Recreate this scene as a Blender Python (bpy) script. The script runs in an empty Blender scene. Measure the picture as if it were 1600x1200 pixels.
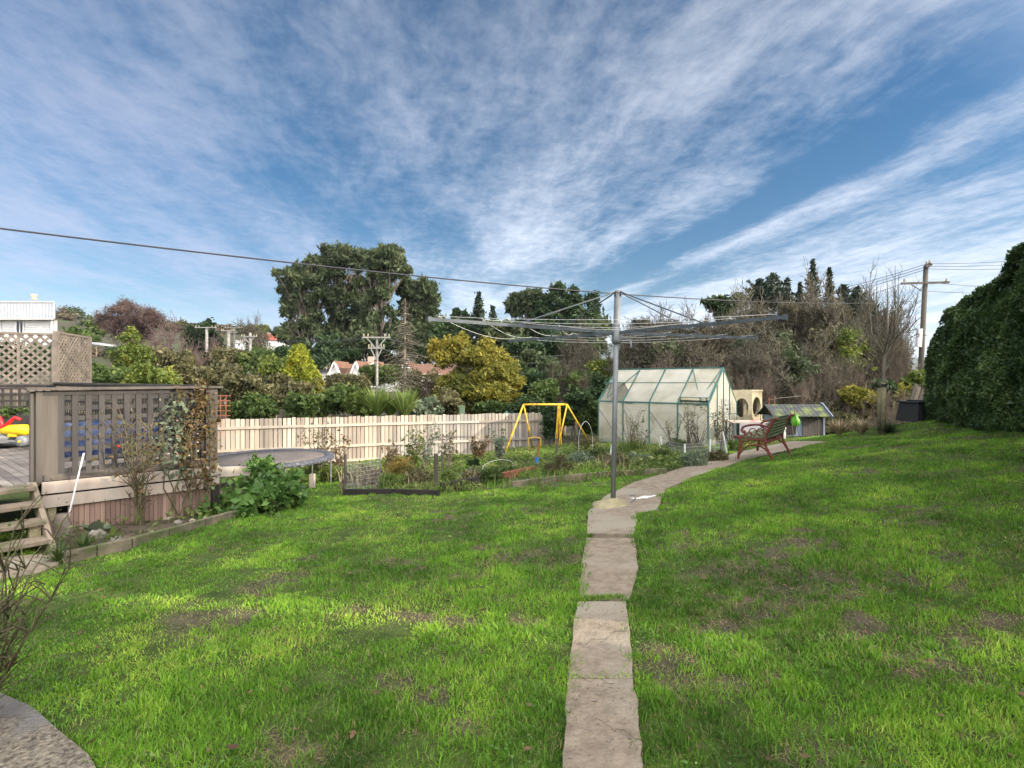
import bpy, math, random
import numpy as np
from mathutils import Vector, Matrix
R = math.radians
random.seed(7); rng = np.random.default_rng(7)
scene = bpy.context.scene
C = scene.collection

# ------------------------------------------------------------------ camera
HZ = 596.0; F = 800.0          # horizon row and focal length of the photograph (1600 px wide)
cam_d = bpy.data.cameras.new('camera'); cam = bpy.data.objects.new('camera', cam_d); C.objects.link(cam)
cam.location = (0, 0, 0); cam.rotation_euler = (R(90), 0, 0)
cam_d.sensor_width = 36; cam_d.lens = 18.0; cam_d.shift_y = -0.0025
cam_d.clip_start = 0.05; cam_d.clip_end = 9000
scene.camera = cam
# ------------------------------------------------------------------ light
SUN_AZ, SUN_EL = 105.0, 20.0   # azimuth clockwise from +Y
to_sun = Vector((math.sin(R(SUN_AZ))*math.cos(R(SUN_EL)), math.cos(R(SUN_AZ))*math.cos(R(SUN_EL)), math.sin(R(SUN_EL))))
sd = bpy.data.lights.new('sun', 'SUN'); sun = bpy.data.objects.new('sun', sd); C.objects.link(sun)
sd.energy = 3.8; sd.angle = R(0.5); sd.color = (1.0, 0.88, 0.72)
sun.rotation_euler = to_sun.to_track_quat('Z', 'Y').to_euler(); sun.location = (20, -6, 20)
scene.view_settings.view_transform = 'Standard'; scene.view_settings.look = 'None'
scene.view_settings.exposure = 1.12; scene.view_settings.gamma = 1.0

def ramp(nt, pts, interp='LINEAR'):
    n = nt.nodes.new('ShaderNodeValToRGB'); e = n.color_ramp.elements
    n.color_ramp.interpolation = interp
    while len(e) > 1: e.remove(e[-1])
    e[0].position = pts[0][0]; e[0].color = tuple(pts[0][1])[:3] + (1,)
    for p, c in pts[1:]:
        x = e.new(p); x.color = tuple(c)[:3] + (1,)
    return n
def math_n(nt, op, a, b=None, c=None, clamp=False):
    n = nt.nodes.new('ShaderNodeMath'); n.operation = op; n.use_clamp = clamp
    for i, v in enumerate((a, b, c)):
        if v is None: continue
        if isinstance(v, (int, float)): n.inputs[i].default_value = v
        else: nt.links.new(v, n.inputs[i])
    return n.outputs[0]
def g3(v): return (v, v, v)

world = bpy.data.worlds.new('World'); scene.world = world; world.use_nodes = True
nt = world.node_tree; nt.nodes.clear(); L = nt.links.new
out = nt.nodes.new('ShaderNodeOutputWorld'); bg = nt.nodes.new('ShaderNodeBackground')
sky = nt.nodes.new('ShaderNodeTexSky'); sky.sky_type = 'NISHITA'; sky.sun_disc = False
sky.sun_elevation = R(SUN_EL); sky.sun_rotation = R(SUN_AZ); sky.air_density = 1.0; sky.dust_density = 0.3; sky.ozone_density = 2.2
hs = nt.nodes.new('ShaderNodeHueSaturation'); hs.inputs['Saturation'].default_value = 1.36; hs.inputs['Value'].default_value = 0.56
L(sky.outputs[0], hs.inputs['Color'])
tc = nt.nodes.new('ShaderNodeTexCoord'); sp = nt.nodes.new('ShaderNodeSeparateXYZ'); L(tc.outputs['Generated'], sp.inputs[0])
X, Y, Z = sp.outputs
zz = math_n(nt, 'MAXIMUM', math_n(nt, 'ADD', Z, 0.03), 0.02)
u = math_n(nt, 'DIVIDE', math_n(nt, 'ADD', math_n(nt, 'MULTIPLY', X, 0.98), math_n(nt, 'MULTIPLY', Y, 0.18)), zz)
v = math_n(nt, 'DIVIDE', math_n(nt, 'ADD', math_n(nt, 'MULTIPLY', X, -0.18), math_n(nt, 'MULTIPLY', Y, 0.98)), zz)
def comb(a, b, c=0.0):
    n = nt.nodes.new('ShaderNodeCombineXYZ')
    for i, w in enumerate((a, b, c)):
        if isinstance(w, (int, float)): n.inputs[i].default_value = w
        else: L(w, n.inputs[i])
    return n.outputs[0]
def noise(vec, scale, detail=5, rough=0.55, dist=0.0):
    n = nt.nodes.new('ShaderNodeTexNoise'); n.inputs['Scale'].default_value = scale; n.inputs['Detail'].default_value = detail
    n.inputs['Roughness'].default_value = rough; n.inputs['Distortion'].default_value = dist; L(vec, n.inputs['Vector']); return n.outputs[0]
warp = noise(comb(u, v), 0.7, 3)
uw = math_n(nt, 'ADD', u, math_n(nt, 'MULTIPLY', math_n(nt, 'SUBTRACT', warp, 0.5), 0.4))
streak = noise(comb(math_n(nt, 'MULTIPLY', uw, 2.6), math_n(nt, 'MULTIPLY', v, 0.85), 3.1), 1.0, 9, 0.62, 0.15)
ripple = noise(comb(math_n(nt, 'MULTIPLY', uw, 7.0), math_n(nt, 'MULTIPLY', v, 5.6), 8.0), 1.5, 9, 0.7, 0.0)
big = noise(comb(math_n(nt, 'MULTIPLY', u, 0.5), math_n(nt, 'MULTIPLY', v, 0.25), 5.5), 1.2, 3)
# coverage by position across the streaks: u in -4..5 mapped to 0..1
um = math_n(nt, 'MULTIPLY_ADD', uw, 1/9.0, 4/9.0, clamp=True)
def U(x): return (x+4)/9.0
cov = ramp(nt, [(0, g3(.62)), (U(-2.2), g3(.66)), (U(-1.0), g3(.60)), (U(-.35), g3(.40)), (U(0.15), g3(.48)), (U(.65), g3(.66)), (U(1.15), g3(.62)), (U(1.42), g3(.32)), (U(1.72), g3(.12)),
                (U(1.98), g3(.50)), (U(2.2), g3(.26)), (U(2.7), g3(.60)), (U(4), g3(.72)), (1, g3(.75))], 'EASE')
L(um, cov.inputs[0])
dens = math_n(nt, 'ADD', math_n(nt, 'MULTIPLY', streak, 1.45), math_n(nt, 'MULTIPLY', ripple, 0.75))
dens = math_n(nt, 'ADD', dens, math_n(nt, 'MULTIPLY', math_n(nt, 'MULTIPLY_ADD', big, 1.8, -0.65), 0.6))
dens = math_n(nt, 'ADD', dens, cov.outputs[0])
mr = nt.nodes.new('ShaderNodeMapRange'); mr.interpolation_type = 'SMOOTHSTEP'
mr.inputs['From Min'].default_value = 1.36; mr.inputs['From Max'].default_value = 2.38; L(dens, mr.inputs['Value'])
cf = math_n(nt, 'MULTIPLY', mr.outputs[0], 0.92)
# the clouds towards the sun side are whiter, away from it bluish grey
ccol = ramp(nt, [(0.0, (1.9, 2.25, 3.1)), (0.33, (1.7, 2.05, 2.9)), (0.52, (3.2, 3.5, 4.05)), (1.0, (3.1, 3.3, 3.8))]); L(um, ccol.inputs[0])
lowb = math_n(nt, 'MULTIPLY_ADD', math_n(nt, 'SUBTRACT', 0.75, Z, clamp=True), 1.25, 0.72)
csc = nt.nodes.new('ShaderNodeVectorMath'); csc.operation = 'SCALE'; L(ccol.outputs[0], csc.inputs[0]); L(lowb, csc.inputs['Scale'])
mix = nt.nodes.new('ShaderNodeMix'); mix.data_type = 'RGBA'; L(cf, mix.inputs[0]); L(hs.outputs[0], mix.inputs[6]); L(csc.outputs[0], mix.inputs[7])
# unseen bright sky lobe added behind the camera, fill light for the lawn
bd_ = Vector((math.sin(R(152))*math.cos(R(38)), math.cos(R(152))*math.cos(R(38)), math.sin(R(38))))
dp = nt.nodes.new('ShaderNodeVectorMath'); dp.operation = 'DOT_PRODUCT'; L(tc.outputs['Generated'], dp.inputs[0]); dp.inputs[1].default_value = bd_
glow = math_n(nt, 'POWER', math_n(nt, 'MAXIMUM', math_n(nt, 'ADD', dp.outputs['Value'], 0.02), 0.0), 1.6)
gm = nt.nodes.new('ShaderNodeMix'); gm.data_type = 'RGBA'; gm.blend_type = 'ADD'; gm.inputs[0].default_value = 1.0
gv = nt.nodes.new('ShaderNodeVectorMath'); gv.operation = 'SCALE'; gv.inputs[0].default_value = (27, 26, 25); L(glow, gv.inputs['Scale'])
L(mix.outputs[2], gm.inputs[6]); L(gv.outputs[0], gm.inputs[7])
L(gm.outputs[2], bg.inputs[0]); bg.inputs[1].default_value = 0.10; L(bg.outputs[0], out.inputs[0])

# ------------------------------------------------------------------ helpers
def P(px, py, d): return Vector(((px-800)/F*d, d, (HZ-py)/F*d))
CT = np.array([(0,0,-1.5),(-2,2,-1.56),(2,2,-1.38),(0,3,-1.5),(1.2,6.2,-1.5),(-5.4,5.9,-1.74),(-4.3,7.3,-1.9),(-7,4,-1.72),(-8.8,15,-2.65),
 (-3,17.3,-2.65),(1.4,19,-2.6),(5.56,14.5,-1.88),(2.7,17,-2.1),(7.1,16.2,-1.8),(4.5,9.2,-1.42),(5.7,10.5,-1.42),(8,11,-1.16),(7.5,7.5,-.80),(9.75,12,-.9),
 (4.8,2,-1.08),(-9,9,-2.1),(-12,18,-2.9),(12,8,-.55),(9.5,15,-1.6),(12,20,-2.0),(2.5,8.4,-1.5),(-3.08,9.3,-2.02),(-6,0,-1.65),(-4.6,5.0,-1.77),(6,-3,-1.1),(0,-4,-1.5),(-14,5,-2.5),(-5,22,-3.2),(6,22,-2.4)], float)
def tps(r): 
    r = np.maximum(r, 1e-6); return r*r*np.log(r)
_n = len(CT); _K = tps(np.hypot(CT[:,None,0]-CT[None,:,0], CT[:,None,1]-CT[None,:,1])) + np.eye(_n)*0.6
_A = np.zeros((_n+3, _n+3)); _A[:_n,:_n] = _K; _A[:_n,_n] = 1; _A[:_n,_n+1:] = CT[:,:2]; _A[_n,:_n] = 1; _A[_n+1:,:_n] = CT[:,:2].T
_w = np.linalg.solve(_A, np.concatenate([CT[:,2], [0,0,0]]))
def Gv(x, y):
    x = np.asarray(x, float); y = np.asarray(y, float); o = _w[_n] + _w[_n+1]*x + _w[_n+2]*y
    for i in range(_n): o = o + _w[i]*tps(np.hypot(x-CT[i,0], y-CT[i,1]))
    return o
def G(x, y): return float(Gv(x, y))
def gp(px, py):
    lo = None; d = 1.2
    while d < 24:
        if G((px-800)/F*d, d) > (HZ-py)/F*d: break
        d += 0.15
    a, b = d-0.15, d
    for _ in range(20):
        m = (a+b)/2
        if G((px-800)/F*m, m) > (HZ-py)/F*m: b = m
        else: a = m
    return Vector(((px-800)/F*b, b, G((px-800)/F*b, b)))
def vnoise(x, y, s, seed=0):
    x = np.asarray(x)*s; y = np.asarray(y)*s
    xi = np.floor(x).astype(np.int64); yi = np.floor(y).astype(np.int64); fx = x-xi; fy = y-yi
    fx = fx*fx*(3-2*fx); fy = fy*fy*(3-2*fy)
    def h(a, b):
        q = (a*374761393 + b*668265263 + seed*1442695041) & 0x7fffffff
        q = ((q ^ (q >> 13))*1274126177) & 0x7fffffff
        return ((q ^ (q >> 16)) & 0xffff)/65535.0
    return (h(xi,yi)*(1-fx)+h(xi+1,yi)*fx)*(1-fy)+(h(xi,yi+1)*(1-fx)+h(xi+1,yi+1)*fx)*fy

WO = {}
def W(o): return WO.get(o.name, Vector((0,0,0)))
def tag(o, label=None, cat=None, group=None, kind=None):
    if label: o['label'] = label
    if cat: o['category'] = cat
    if group: o['group'] = group
    if kind: o['kind'] = kind
    return o
def thing(name, label, cat, loc=(0,0,0), group=None):
    o = bpy.data.objects.new(name, None); C.objects.link(o); o.location = loc; o.empty_display_size = 0.2
    WO[o.name] = Vector(loc); return tag(o, label, cat, group)
def npobj(name, V, Fc, mat, parent=None, origin=None, smooth=False):
    """V (n,3), Fc list of (m,k) index arrays; one mesh object"""
    V = np.asarray(V, np.float64)
    org = W(parent) if parent is not None else Vector(origin if origin is not None else (0,0,0))
    V = V - np.array(org)
    me = bpy.data.meshes.new(name); me.vertices.add(len(V)); me.vertices.foreach_set('co', V.astype(np.float32).ravel())
    Fc = [f for f in Fc if len(f)]
    loops = np.concatenate([f.ravel() for f in Fc]).astype(np.int32)
    tot = np.concatenate([np.full(len(f), f.shape[1], np.int32) for f in Fc])
    st = np.concatenate([[0], np.cumsum(tot)[:-1]]).astype(np.int32)
    me.loops.add(len(loops)); me.loops.foreach_set('vertex_index', loops)
    me.polygons.add(len(tot)); me.polygons.foreach_set('loop_start', st); me.polygons.foreach_set('loop_total', tot)
    if smooth: me.polygons.foreach_set('use_smooth', np.ones(len(tot), bool))
    me.update(calc_edges=True); me.validate()
    me.materials.append(mat)
    o = bpy.data.objects.new(name, me); C.objects.link(o)
    if parent is not None: o.parent = parent; WO[o.name] = org.copy()
    else: o.location = org; WO[o.name] = org.copy()
    return o
class MB:
    def __init__(s): s.v = []; s.f = []; s.sm = False
    def add(s, vs, fs):
        b = len(s.v); s.v += [tuple(q) for q in vs]; s.f += [tuple(i+b for i in f) for f in fs]; return s
    def box(s, c, size, rz=0.0, m=None):
        x, y, z = size[0]/2, size[1]/2, size[2]/2
        M = Matrix.Translation(Vector(c)) @ (m if m else Matrix.Rotation(rz, 4, 'Z'))
        vs = [M @ Vector(p) for p in ((-x,-y,-z),(x,-y,-z),(x,y,-z),(-x,y,-z),(-x,-y,z),(x,-y,z),(x,y,z),(-x,y,z))]
        return s.add(vs, [(0,3,2,1),(4,5,6,7),(0,1,5,4),(1,2,6,5),(2,3,7,6),(3,0,4,7)])
    def beam(s, a, b, w, h, up=(0,0,1)):
        a = Vector(a); b = Vector(b); d = (b-a).normalized(); up = Vector(up)
        sd_ = d.cross(up)
        if sd_.length < 1e-4: sd_ = d.cross(Vector((1,0,0)))
        sd_.normalize(); u_ = sd_.cross(d).normalized()
        vs = []
        for p in (a, b):
            for q, r in ((-1,-1),(1,-1),(1,1),(-1,1)): vs.append(p + sd_*(q*w/2) + u_*(r*h/2))
        return s.add(vs, [(0,1,2,3),(7,6,5,4),(0,4,5,1),(1,5,6,2),(2,6,7,3),(3,7,4,0)])
    def tube(s, pts, r, n=8, cap=True):
        pts = [Vector(p) for p in pts]; m = len(pts)
        rs = r if isinstance(r, (list, tuple)) else [r]*m
        vs = []; fs = []
        ref = None
        for i, p in enumerate(pts):
            d = (pts[min(i+1,m-1)] - pts[max(i-1,0)])
            if d.length < 1e-9: d = Vector((0,0,1))
            d.normalize()
            if ref is None: ref = d.orthogonal().normalized()
            a_ = (ref - d*ref.dot(d)); a_ = a_.normalized() if a_.length > 1e-6 else d.orthogonal().normalized()
            ref = a_; b_ = d.cross(a_)
            for k in range(n):
                t = 2*math.pi*k/n; vs.append(p + (a_*math.cos(t)+b_*math.sin(t))*rs[i])
        for i in range(m-1):
            for k in range(n): fs.append((i*n+k, i*n+(k+1)%n, (i+1)*n+(k+1)%n, (i+1)*n+k))
        if cap: fs.append(tuple(range(n-1,-1,-1))); fs.append(tuple((m-1)*n+k for k in range(n)))
        return s.add(vs, fs)
    def lathe(s, c, prof, n=24):
        c = Vector(c); vs = []; fs = []
        for r, z in prof:
            for k in range(n): t = 2*math.pi*k/n; vs.append(c + Vector((r*math.cos(t), r*math.sin(t), z)))
        for i in range(len(prof)-1):
            for k in range(n): fs.append((i*n+k, i*n+(k+1)%n, (i+1)*n+(k+1)%n, (i+1)*n+k))
        return s.add(vs, fs)
    def prism(s, poly, vec):
        poly = [Vector(p) for p in poly]; vec = Vector(vec); n = len(poly)
        vs = poly + [p+vec for p in poly]
        fs = [tuple(range(n-1,-1,-1)), tuple(range(n,2*n))] + [(i,(i+1)%n,(i+1)%n+n,i+n) for i in range(n)]
        return s.add(vs, fs)
    def blob(s, c, r, seed=0, amp=0.2, n=10, flat=1.0):
        rr = random.Random(seed); c = Vector(c); vs = []; fs = []; m = n
        for i in range(m+1):
            th = math.pi*i/m
            for k in range(n):
                ph = 2*math.pi*k/n
                q = r*(1+rr.uniform(-amp, amp)) if 0 < i < m else r
                vs.append(c + Vector((math.sin(th)*math.cos(ph)*q, math.sin(th)*math.sin(ph)*q, math.cos(th)*q*flat)))
        for i in range(m):
            for k in range(n): fs.append((i*n+k, (i+1)*n+k, (i+1)*n+(k+1)%n, i*n+(k+1)%n))
        return s.add(vs, fs)
    def build(s, name, mat, parent=None, origin=None, smooth=False, bevel=0.0):
        if not s.v: return None
        org = W(parent) if parent is not None else Vector(origin if origin is not None else (0,0,0))
        me = bpy.data.meshes.new(name); me.from_pydata([tuple(Vector(q)-org) for q in s.v], [], s.f)
        me.materials.append(mat)
        if smooth: me.polygons.foreach_set('use_smooth', np.ones(len(me.polygons), bool))
        me.update()
        o = bpy.data.objects.new(name, me); C.objects.link(o)
        if parent is not None: o.parent = parent
        else: o.location = org
        WO[o.name] = org.copy()
        if bevel:
            b = o.modifiers.new('bevel', 'BEVEL'); b.width = bevel; b.segments = 2; b.limit_method = 'ANGLE'
        return o
def copy_tree(o, parent=None):
    c = o.copy(); C.objects.link(c)
    if parent is not None: c.parent = parent
    for ch in list(o.children): copy_tree(ch, c)
    return c

# ------------------------------------------------------------------ materials
def mat(name, c1, c2=None, rough=0.8, scale=4.0, stretch=(1,1,1), bump=0.0, bscale=None, island=0.0, metal=0.0, coords='Object', c3=None, s3=1.5, lo=0.35, hi=0.65, spec=0.35, trans=0.0, bdist=0.02):
    m = bpy.data.materials.new(name); m.use_nodes = True; nt = m.node_tree; L = nt.links.new
    b = nt.nodes['Principled BSDF']; b.inputs['Roughness'].default_value = rough; b.inputs['Metallic'].default_value = metal
    b.inputs['Specular IOR Level'].default_value = spec
    c2 = c2 or tuple(k*0.7 for k in c1)
    tc = nt.nodes.new('ShaderNodeTexCoord'); mp = nt.nodes.new('ShaderNodeMapping'); mp.inputs['Scale'].default_value = stretch
    L(tc.outputs[coords], mp.inputs[0])
    n = nt.nodes.new('ShaderNodeTexNoise'); n.inputs['Scale'].default_value = scale; n.inputs['Detail'].default_value = 6; n.inputs['Roughness'].default_value = 0.65; L(mp.outputs[0], n.inputs['Vector'])
    r = ramp(nt, [(lo, c1), (hi, c2)]); L(n.outputs[0], r.inputs[0]); col = r.outputs[0]
    if c3:
        n3 = nt.nodes.new('ShaderNodeTexNoise'); n3.inputs['Scale'].default_value = s3; n3.inputs['Detail'].default_value = 4; L(tc.outputs[coords], n3.inputs['Vector'])
        r3 = ramp(nt, [(0.48, g3(0)), (0.62, g3(1))]); L(n3.outputs[0], r3.inputs[0])
        mx = nt.nodes.new('ShaderNodeMix'); mx.data_type = 'RGBA'; L(r3.outputs[0], mx.inputs[0]); L(col, mx.inputs[6]); mx.inputs[7].default_value = tuple(c3)+(1,); col = mx.outputs[2]
    if island:
        ge = nt.nodes.new('ShaderNodeNewGeometry'); hv = nt.nodes.new('ShaderNodeHueSaturation')
        v_ = math_n(nt, 'MULTIPLY_ADD', ge.outputs['Random Per Island'], 2*island, 1-island); L(v_, hv.inputs['Value'])
        h_ = math_n(nt, 'MULTIPLY_ADD', ge.outputs['Random Per Island'], 0.05*island, 0.5-0.025*island); L(h_, hv.inputs['Hue'])
        L(col, hv.inputs['Color']); col = hv.outputs[0]
    L(col, b.inputs['Base Color'])
    if bump:
        n2 = nt.nodes.new('ShaderNodeTexNoise'); n2.inputs['Scale'].default_value = bscale or scale*3; n2.inputs['Detail'].default_value = 6; L(mp.outputs[0], n2.inputs['Vector'])
        bp = nt.nodes.new('ShaderNodeBump'); bp.inputs['Strength'].default_value = bump; bp.inputs['Distance'].default_value = bdist; L(n2.outputs[0], bp.inputs['Height']); L(bp.outputs[0], b.inputs['Normal'])
    if trans:
        tr = nt.nodes.new('ShaderNodeBsdfTranslucent'); L(col, tr.inputs[0]); ms = nt.nodes.new('ShaderNodeMixShader'); ms.inputs[0].default_value = trans
        o = nt.nodes['Material Output']; L(b.outputs[0], ms.inputs[1]); L(tr.outputs[0], ms.inputs[2]); L(ms.outputs[0], o.inputs[0])
    return m
def leafmat(name, a, b, c=None, scale=0.6, trans=0.35, rough=0.6, cl=None):
    """random colour per leaf between a, b (and c); a slower noise shifts whole clumps"""
    m = bpy.data.materials.new(name); m.use_nodes = True; nt = m.node_tree; L = nt.links.new
    p = nt.nodes['Principled BSDF']; p.inputs['Roughness'].default_value = rough; p.inputs['Specular IOR Level'].default_value = 0.3
    ge = nt.nodes.new('ShaderNodeNewGeometry')
    pts = [(0, a), (0.75, b)] + ([(1.0, c)] if c else [])
    r = ramp(nt, pts); 
    tc = nt.nodes.new('ShaderNodeTexCoord'); n = nt.nodes.new('ShaderNodeTexNoise'); n.inputs['Scale'].default_value = scale; n.inputs['Detail'].default_value = 3; L(tc.outputs['Object'], n.inputs['Vector'])
    f = math_n(nt, 'ADD', math_n(nt, 'MULTIPLY', ge.outputs['Random Per Island'], 0.6), math_n(nt, 'MULTIPLY_ADD', n.outputs[0], 1.6, -0.6), clamp=True)
    L(f, r.inputs[0]); L(r.outputs[0], p.inputs['Base Color'])
    tr = nt.nodes.new('ShaderNodeBsdfTranslucent'); L(r.outputs[0], tr.inputs[0]); ms = nt.nodes.new('ShaderNodeMixShader'); ms.inputs[0].default_value = trans
    o = nt.nodes['Material Output']; L(p.outputs[0], ms.inputs[1]); L(tr.outputs[0], ms.inputs[2]); L(ms.outputs[0], o.inputs[0])
    return m
M = {}
M['old_wood'] = mat('weathered_wood', (.10,.084,.07), (.045,.039,.034), .85, 3, (1,1,.12), .4, 20, .25)
M['pole_wood'] = mat('pole_wood', (.085,.075,.055), (.05,.045,.035), .85, 3, (1,1,.15), .3, 20)
M['tread_wood'] = mat('tread_timber', (.25,.195,.135), (.12,.095,.07), .85, 4, (1,1,1), .4, 18, .2, c3=(.12,.12,.06), s3=4)
M['deck_wood'] = mat('deck_wood', (.24,.21,.18), (.12,.10,.09), .8, 3, (1,1,.3), .3, 12, .25)
M['screen_wood'] = mat('screen_wood', (.058,.052,.048), (.030,.027,.025), .85, 4, (1,1,.15), .4, 20, .25)
M['pale_wood'] = mat('pale_timber', (.46,.375,.31), (.32,.255,.205), .8, 3, (1,1,.15), .25, 14, .18, c3=(.33,.29,.24), s3=2.5)
M['paling'] = mat('paling_timber', (.38,.315,.245), (.25,.21,.165), .85, 2.2, (2,2,.15), .3, 10, .34, c3=(.26,.235,.205), s3=.7)
M['skirt'] = mat('skirting_timber', (.33,.215,.165), (.17,.11,.085), .85, 3, (3,3,.12), .3, 10, .22)
M['edging'] = mat('edging_timber', (.22,.175,.12), (.10,.085,.06), .9, 5, (1,1,1), .5, 25, c3=(.08,.09,.035), s3=4)
M['lattice_tan'] = mat('tan_lattice', (.17,.14,.115), (.10,.083,.068), .85, 5, (1,1,1), .2, 20, .2)
M['galv'] = mat('galvanised_steel', (.19,.20,.20), (.12,.125,.13), .55, 9, (1,1,.4), .1, 40, metal=.25)
M['pale_concrete'] = mat('pale_concrete', (.28,.265,.24), (.19,.18,.165), .85, 3)
M['arm'] = mat('painted_steel_arm', (.085,.10,.11), (.045,.055,.06), .6, 9)
M['line'] = mat('clothes_line', (.55,.55,.53), (.35,.35,.34), .6)
M['cable'] = mat('black_cable', (.025,.025,.028), (.035,.035,.04), .6)
M['wire'] = mat('grey_wire', (.09,.09,.10), (.07,.07,.08), .6)
M['concrete'] = mat('old_concrete', (.27,.215,.155), (.155,.122,.088), .92, 11, (1,1,1), .7, 55, c3=(.26,.225,.17), s3=1.7, bdist=.015)
M['aggregate'] = mat('rough_concrete', (.28,.235,.175), (.05,.042,.032), .95, 45, (1,1,1), 1.0, 60, c3=(.17,.16,.15), s3=3, bdist=.02)
M['collar'] = mat('mossy_concrete', (.33,.28,.17), (.21,.19,.10), .9, 9, bump=.6, bscale=40)
M['soil'] = mat('garden_soil', (.075,.052,.038), (.035,.026,.02), .95, 9, bump=.8, bscale=30)
M['stone'] = mat('rock', (.26,.22,.18), (.11,.10,.085), .9, 6, bump=.6, bscale=20)
M['white_paint'] = mat('white_paint', (.72,.70,.66), (.58,.56,.53), .6, 2, bump=.05)
M['green_frame'] = mat('green_painted_aluminium', (.055,.14,.12), (.04,.10,.09), .45, 5)
M['red_iron'] = mat('rusty_red_iron', (.17,.035,.026), (.09,.022,.017), .55, 14, bump=.3, bscale=40)
M['green_slat'] = mat('mossy_green_slat', (.15,.19,.09), (.07,.085,.045), .8, 12, bump=.3, bscale=30, island=.2)
M['yellow_steel'] = mat('yellow_painted_steel', (.70,.45,.015), (.58,.36,.015), .5, 8, c3=(.40,.22,.05), s3=9)
M['blue'] = mat('blue_plastic', (.03,.13,.50), (.02,.09,.36), .4)
M['red_plastic'] = mat('red_plastic', (.55,.015,.02), (.42,.012,.015), .35)
M['yellow_plastic'] = mat('yellow_plastic', (.70,.48,.01), (.6,.40,.01), .35)
M['black_plastic'] = mat('black_plastic', (.018,.019,.022), (.011,.012,.014), .5, 4)
M['rubber'] = mat('trampoline_mat', (.13,.11,.10), (.09,.077,.07), .8, 6)
M['pad'] = mat('worn_blue_pad', (.045,.048,.06), (.16,.165,.175), .7, 26, lo=.5, hi=.66)
M['white_pvc'] = mat('white_pvc', (.72,.72,.72), (.6,.6,.6), .5)
M['lime'] = mat('lime_plastic_bag', (.17,.50,.02), (.11,.38,.02), .4, trans=.4)
M['cream'] = mat('cream_plastic', (.33,.29,.19), (.20,.175,.11), .6, 4, bump=.15)
M['blue_paint'] = mat('faded_blue_paint', (.20,.25,.33), (.14,.17,.22), .75, 6)
M['moss_tin'] = mat('mossy_tin', (.06,.066,.064), (.04,.044,.045), .8, 4, c3=(.13,.16,.045), s3=3, bump=.4)
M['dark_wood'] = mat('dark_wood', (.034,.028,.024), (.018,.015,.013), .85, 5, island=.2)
M['rust_wood'] = mat('rusty_wood', (.26,.09,.05), (.15,.055,.035), .8, 6)
M['straw'] = mat('dry_straw', (.42,.34,.21), (.28,.22,.13), .9, 5, island=.3)
M['bark'] = mat('grey_bark', (.20,.165,.13), (.10,.08,.065), .9, 6, (1,1,.3), .5, 20)
M['gum_bark'] = mat('gum_bark', (.19,.16,.125), (.10,.08,.065), .85, 1.5, (1,1,.3), .3, 6)
M['twig'] = mat('bare_twig', (.125,.108,.074), (.045,.04,.029), .9, .8, island=.8)
M['twig_red'] = mat('red_brown_twig', (.14,.105,.075), (.06,.046,.036), .9, .8, island=.7)
M['twig_purple'] = mat('purple_brown_twig', (.12,.078,.07), (.075,.048,.045), .9, .5, island=.4)
M['mossy_bark'] = mat('mossy_bark', (.22,.20,.10), (.12,.10,.06), .9, 8, bump=.4, bscale=30)
M['thorn'] = mat('green_brown_stem', (.085,.10,.035), (.09,.05,.04), .8, 8, island=.3)
M['brick_tile'] = mat('orange_roof_tile', (.19,.10,.065), (.10,.055,.04), .85, 3, (1,1,1), .4, 10)
M['red_roof'] = mat('red_roof', (.30,.07,.04), (.22,.05,.03), .7, 2)
M['grey_roof'] = mat('grey_metal_roof', (.42,.43,.45), (.33,.34,.36), .5, 2)
M['dark_roof'] = mat('dark_roof', (.07,.065,.065), (.045,.042,.04), .7, 2)
M['glass'] = mat('window_glass', (.035,.045,.055), (.02,.025,.03), .12, 2, spec=.6)
M['wboard'] = mat('weatherboard', (.74,.72,.68), (.66,.64,.60), .6, 2)
M['tan_wall'] = mat('tan_wall', (.40,.32,.24), (.33,.26,.2), .8, 2)
M['leaf_gum'] = leafmat('gum_foliage', (.02,.034,.014), (.08,.105,.042), (.17,.185,.085), .5)
M['leaf_dark'] = leafmat('dark_foliage', (.014,.03,.011), (.045,.08,.026), (.10,.14,.05), .5)
M['leaf_pine'] = leafmat('pine_foliage', (.012,.024,.014), (.03,.05,.026), (.05,.075,.035), .8, .1)
M['leaf_green'] = leafmat('green_foliage', (.03,.055,.014), (.08,.12,.026), (.20,.21,.05), .7)
M['leaf_olive'] = leafmat('olive_foliage', (.045,.047,.022), (.13,.12,.05), (.27,.22,.11), .9)
M['leaf_yellow'] = leafmat('yellow_foliage', (.075,.095,.018), (.24,.21,.028), (.46,.31,.035), .45)
M['leaf_gold'] = leafmat('golden_conifer', (.07,.11,.012), (.26,.28,.022), (.50,.36,.03), .5)
M['leaf_lime'] = leafmat('lime_foliage', (.045,.075,.014), (.12,.155,.024), (.28,.26,.035), .6)
M['leaf_hedge'] = leafmat('hedge_foliage', (.026,.052,.014), (.07,.125,.034), (.22,.30,.10), .9, .25, .3)
M['leaf_shrub'] = leafmat('broad_green_leaves', (.045,.10,.022), (.11,.21,.045), (.24,.34,.08), 3, .35, .45)
M['leaf_red'] = leafmat('red_brown_leaves', (.09,.055,.025), (.17,.11,.045), (.12,.16,.045), 9)
M['leaf_dead'] = leafmat('dead_leaf', (.10,.06,.03), (.20,.13,.07), (.30,.21,.12), 3)
M['leaf_grey'] = leafmat('grey_green_leaves', (.09,.12,.07), (.18,.22,.14), (.30,.33,.22), 3)
M['leaf_weed'] = leafmat('weeds', (.06,.10,.02), (.15,.20,.045), (.32,.30,.12), 1.2)
M['leaf_flax'] = leafmat('strap_leaves', (.09,.13,.03), (.20,.27,.06), (.40,.42,.16), 2)
M['leaf_orange'] = leafmat('orange_leaves', (.10,.12,.03), (.22,.15,.04), (.55,.25,.03), 6)

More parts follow.
